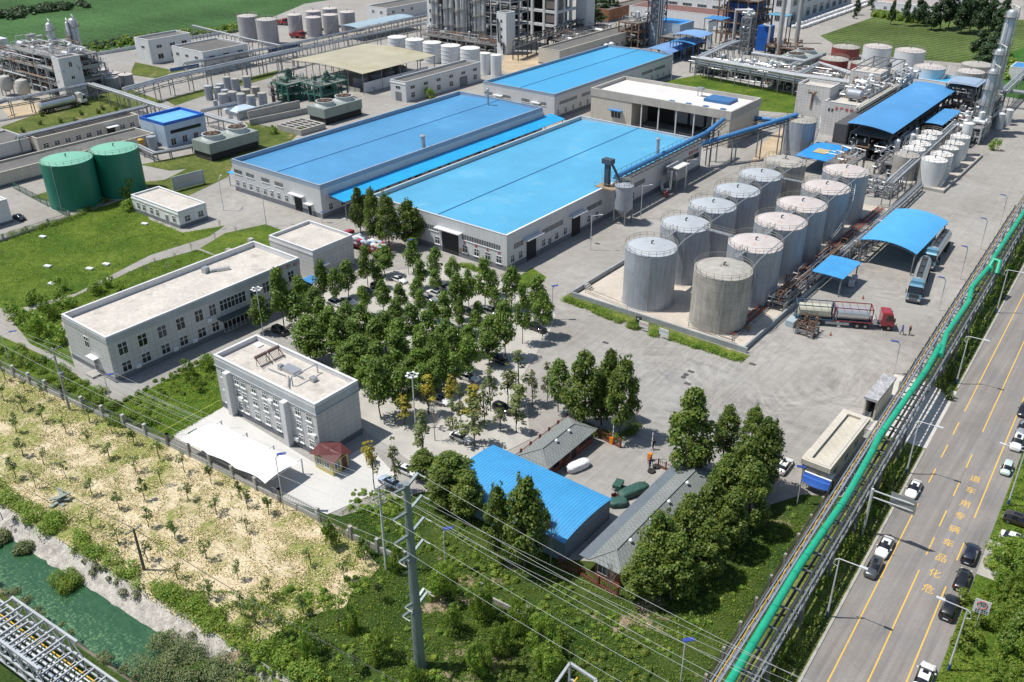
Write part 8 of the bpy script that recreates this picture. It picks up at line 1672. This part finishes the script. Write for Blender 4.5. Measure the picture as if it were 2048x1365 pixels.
for px, py, lab in ((1223, 888, 'orange barrier post with raised white arm by the hedge'), (1299, 921, 'orange barrier post with raised striped arm by the long lodge')):
    g = G(px, py); t = thing('barrier_gate', lab, 'barrier', (g.x, g.y, 0)); MB().cbox(g.x, g.y, 0, .5, .4, 1.1).build('housing', OR, t); MB().beam((g.x, g.y+.25, .9), (g.x, g.y+.35, 4.2), .12, .06).build('arm', mat('striped arm', (.7,.7,.7), .5, lines=('z', .7, .4, .5)), t)
for i, (px, py) in enumerate(((1313, 935), (1303, 944))):
    g = G(px, py); b = MB(); b.lathe(g.x, g.y, [(.3,0),(.52,.05),(.55,.15),(.5,.25),(.3,.25)], 16); tag(b.build('old_tyre', black, smooth=True, org=(g.x, g.y, 0)), f'old tyre lying beside the long lodge, {["right","left"][i]} one', 'tyre')
g = G(1628, 985); t = thing('market_awning', 'white and blue fabric awning with printed round emblem at gatehouse end', 'awning', (g.x, g.y, 0)); b = MB(); x, y = g.x, g.y+.6
b.add([(x-1.7,y+.9,2.6),(x+1.7,y+.9,2.6),(x+1.7,y-.3,2.3),(x-1.7,y-.3,2.3)], [(0,3,2,1)]); b.build('white_fabric', white, t); b = MB(); vs = []; fs = []
for i in range(9):
    u = i/8
    for j in range(5): v = j/4; vs.append((x-1.7+3.4*u, y-.3-.9*v*(.6+.4*sin(pi*u)), 2.3-1.1*v-.12*sin(v*9)))
for i in range(8):
    for j in range(4): a = i*5+j; fs.append((a, a+1, a+6, a+5))
b.add(vs, fs); b.build('blue_fabric', mat('royal blue fabric', (.02,.10,.42), .7), t, True); b = MB(); [b.beam((x+i, y+j, 0), (x+i, y+j, 2.3), .06) for i in (-1.6,1.6) for j in (.8,-.3)]; b.split('post', steel, t)
b = MB(); b.pipe([(x+.5*cos(k*pi/8), y+.3+.4*sin(k*pi/8), 2.47+.1*sin(k*pi/8)) for k in range(17)], .05, n=4, caps=False); b.build('emblem', dsteel, t)
# ibc containers under small canopy, cones, utility frame by truck
for i, (px, py) in enumerate(((1702, 573), (1708, 563))):
    g = G(px, py); t = thing('ibc_container', f'caged white liquid container beside the small canopy, {["front","rear"][i]} one', 'container', (g.x, g.y, 0)); MB().cbox(g.x, g.y, .15, 1.0, 1.1, .95, 0, .3).build('bottle', M_RENDER, t); b = MB(); b.cbox(g.x, g.y, 0, 1.1, 1.2, .14, 0, .3); [b.beam((g.x-.6+i_*.3, g.y-.62, .1), (g.x-.6+i_*.3, g.y-.62, 1.15), .04) for i_ in range(5)]; b.build('cage', steel, t)
for i, (px, py) in enumerate(((1661, 671), (1726, 598), (1629, 674))):
    g = G(px, py); t = thing('traffic_cone', f'small dark red cone on the yard, {["front middle","beside the small canopy shadow","front left of the red cab truck"][i]}', 'cone', (g.x, g.y, 0)); b = MB(); b.cbox(g.x, g.y, .02, .4, .4, .04); b.lathe(g.x, g.y, [(.14,.06),(.03,.7)], 10); b.build('cone', mat('cone red', (.3,.04,.03), .6), t)
process('pump_skid', 'tray of rusty pumps and valves behind the container truck', (*G(1592,668)[:2], G(1592,668).x+2.6, G(1592,668).y+2.6), 1.0, 1, 1, 1, steel, rust, 34, 0, seed=81, pr=(.04,.1), floors=False)
g = G(1583, 650); t = thing('pump_cabinet', 'pale blue grey box at the bund corner left of the truck', 'cabinet', (g.x, g.y, 0)); MB().cbox(g.x, g.y, 0, 1.4, 2.2, 1.1).build('casing', mat('pale blue grey', (.35,.42,.46), .5), t)
process('process_unit', 'pump bay and pipes along the bund beside the small canopy', (-52.5, 139, -49.6, 166), 1.8, 1, 1, 8, steel, rust, 60, 0, seed=82, pr=(.05,.12), floors=False)
process('process_unit', 'valve and pipe bay under the big loading canopy edge', (-48.9, 168, -46.9, 187), 2.6, 1, 1, 6, steel, galv, 50, 0, seed=83, pr=(.05,.12), floors=False)
process('process_unit', 'pump and valve cluster at foot of the diagonal pipe rack', (-62, 206, -54, 216), 1.2, 1, 3, 3, steel, galv, 60, 0, seed=84, pr=(.06,.16), floors=False)
# blue slogan boards on racks
for a, c, z, lab in (((340,141),(398,131),3.2,'long blue board with pale lettering under the pipe rack'), ((-5,206),(13,200),4.2,'blue board hung on the rack at far left edge'), ((538,103),(600,90),3.6,'blue board strip fixed on the far pipe rack')):
    p, q = G(*a, z), G(*c, z); b = MB(); b.beam(p, q, .1, 1.2); o = tag(b.build('banner_board', mat('banner blue', (.05,.13,.30), .6, fine=.3, fsc=2), org=tuple(p)), lab, 'banner')
# clutter near white tent and manholes
for i, (px, py) in enumerate(((1211,686),(1382,744),(1372,750),(1367,755),(1375,768),(1505,729),(895,900),(1180,478),(1195,488),(753,865))):
    g = G(px, py); b = MB(); (b.lathe(g.x, g.y, [(.42,.031),(.42,.055),(.02,.056)], 16) if i in (2,3) else b.cbox(g.x, g.y, .03, 1.0, .6, .025)); o = b.build('drain_cover', mat('dark cast cover', (.07,.07,.07), .8), org=(g.x, g.y, 0)); struct(o)
g = G(120, 1000); t = thing('slab_pile', 'pile of grey weathered slabs in the orchard', 'slabs', (g.x, g.y, 0)); b = MB(); [b.cbox(g.x+random.uniform(-.8,.8), g.y+random.uniform(-.7,.7), .05+.14*k, 1.8, .5, .12, 0, random.uniform(0,3)) for k in range(6)]; b.build('slab', mat('mossy slab', (.25,.28,.24), .9), t)
for i, (px, py) in enumerate(((86,476),(96,815-280),(213,531),(180,540),(290,450),(105,585-15))):
    g = G(px, py); b = MB(); b.cbox(g.x, g.y, .1, 1.4, .8, .3, 0, .3); tag(b.build('manhole_block', M_RENDER, org=(g.x, g.y, 0)), f'pale concrete pit cover in the left lawn, {["top left","left middle","lower right","beside a dark bush","by the small office","lower left"][i]}', 'pit cover')
# ---------------- people ----------------
def person(px, py, rz, top, legs, hat, label, stride=.25, arm=.15):
    V = [(0,0,.95),(0,0,1.15),(0,0,1.38),(0,0,1.5),(0,.02,1.6),(0,.02,1.70)]; Rr = [.15,.14,.16,.055,.10,.075]; E = [(0,1),(1,2),(2,3),(3,4),(4,5)]
    def chain(root, pts, rs_):
        p = root
        for q, r in zip(pts, rs_): V.append(q); Rr.append(r); E.append((p, len(V)-1)); p = len(V)-1
        return p
    for s_ in (-1, 1):
        chain(0, [(s_*.1,0,.88),(s_*.11,stride*s_*.5+.04,.5),(s_*.11,stride*s_-.04,.09),(s_*.11,stride*s_+.12,.04)], (.1,.075,.05,.04))
        w_ = chain(2, [(s_*.19,0,1.40),(s_*.26,-arm*s_*.4,1.13),(s_*.26,-arm*s_+.08,.90),(s_*.26,-arm*s_+.11,.83)], (.065,.05,.035,.03))
        for f in range(4): chain(w_, [(s_*.26+(f-1.5)*.013, -arm*s_+.13+.01*f, .78),(s_*.26+(f-1.5)*.013, -arm*s_+.15, .74+.008*abs(f-1.5))], (.01,.008))
        chain(w_, [(s_*.235, -arm*s_+.14, .81)], (.01,))
    me = bpy.data.meshes.new('person'); me.from_pydata(V, E, []); o = bpy.data.objects.new('p', me); COL.objects.link(o); o.modifiers.new('s', 'SKIN'); sb = o.modifiers.new('u', 'SUBSURF'); sb.levels = 1
    for i, r in enumerate(Rr): me.skin_vertices[0].data[i].radius = (r, r*(.75 if i in (1,2) else 1))
    me.skin_vertices[0].data[0].use_root = True; bpy.context.view_layer.update(); m2 = bpy.data.meshes.new_from_object(o.evaluated_get(bpy.context.evaluated_depsgraph_get())); bpy.data.objects.remove(o)
    m2.materials.clear(); [m2.materials.append(m) for m in (mat('skin', (.42,.25,.17), .6), mat('cloth '+str(top), top, .9), mat('cloth '+str(legs), legs, .9), black)]
    for p in m2.polygons: c = p.center; p.material_index = 3 if c.z < .08 else 2 if c.z < .93 and abs(c.x) < .2 else 0 if (c.z > 1.47 or (c.z < .88 and abs(c.x) > .2)) else 1; p.use_smooth = True
    m2.name = 'person'; b_ = bpy.data.objects.new('person', m2); COL.objects.link(b_); g = G(px, py); b_.location = (g.x, g.y, .03); b_.rotation_euler = (0,0,rz); tag(b_, label, 'person'); ORG[b_.name] = Vector((0,0,0))
    h = MB(); h.lathe(0, .02, [(.13,1.66),(.125,1.72),(.08,1.79),(.01,1.81)], 14); h.cbox(0, .13, 1.655, .18, .1, .02); hh = h.build('helmet', mat('helmet '+str(hat), hat, .4), b_, True); f = MB(); [f.cbox(x, .105, 1.62, .025, .02, .02) for x in (-.04,.04)]; f.cbox(0, .12, 1.575, .03, .03, .05); f.build('face_detail', mat('dark brow', (.08,.05,.04), .8), b_); return b_
person(1803, 670, 2.4, (.03,.06,.25), (.03,.05,.2), (.02,.06,.3), 'person in blue work suit and blue helmet walking on the yard'); person(1818, 671, 2.6, (.04,.03,.03), (.03,.03,.035), (.5,.03,.02), 'person in dark clothes and red helmet beside the one in blue', -.2); person(1306, 900, 1.0, (.03,.02,.03), (.03,.03,.03), (.03,.02,.02), 'person in dark clothes standing right behind the orange barrier'); person(1299, 938, 4, (.05,.05,.14), (.03,.03,.06), (.03,.02,.02), 'person in dark blue standing before the orange barrier', .1)
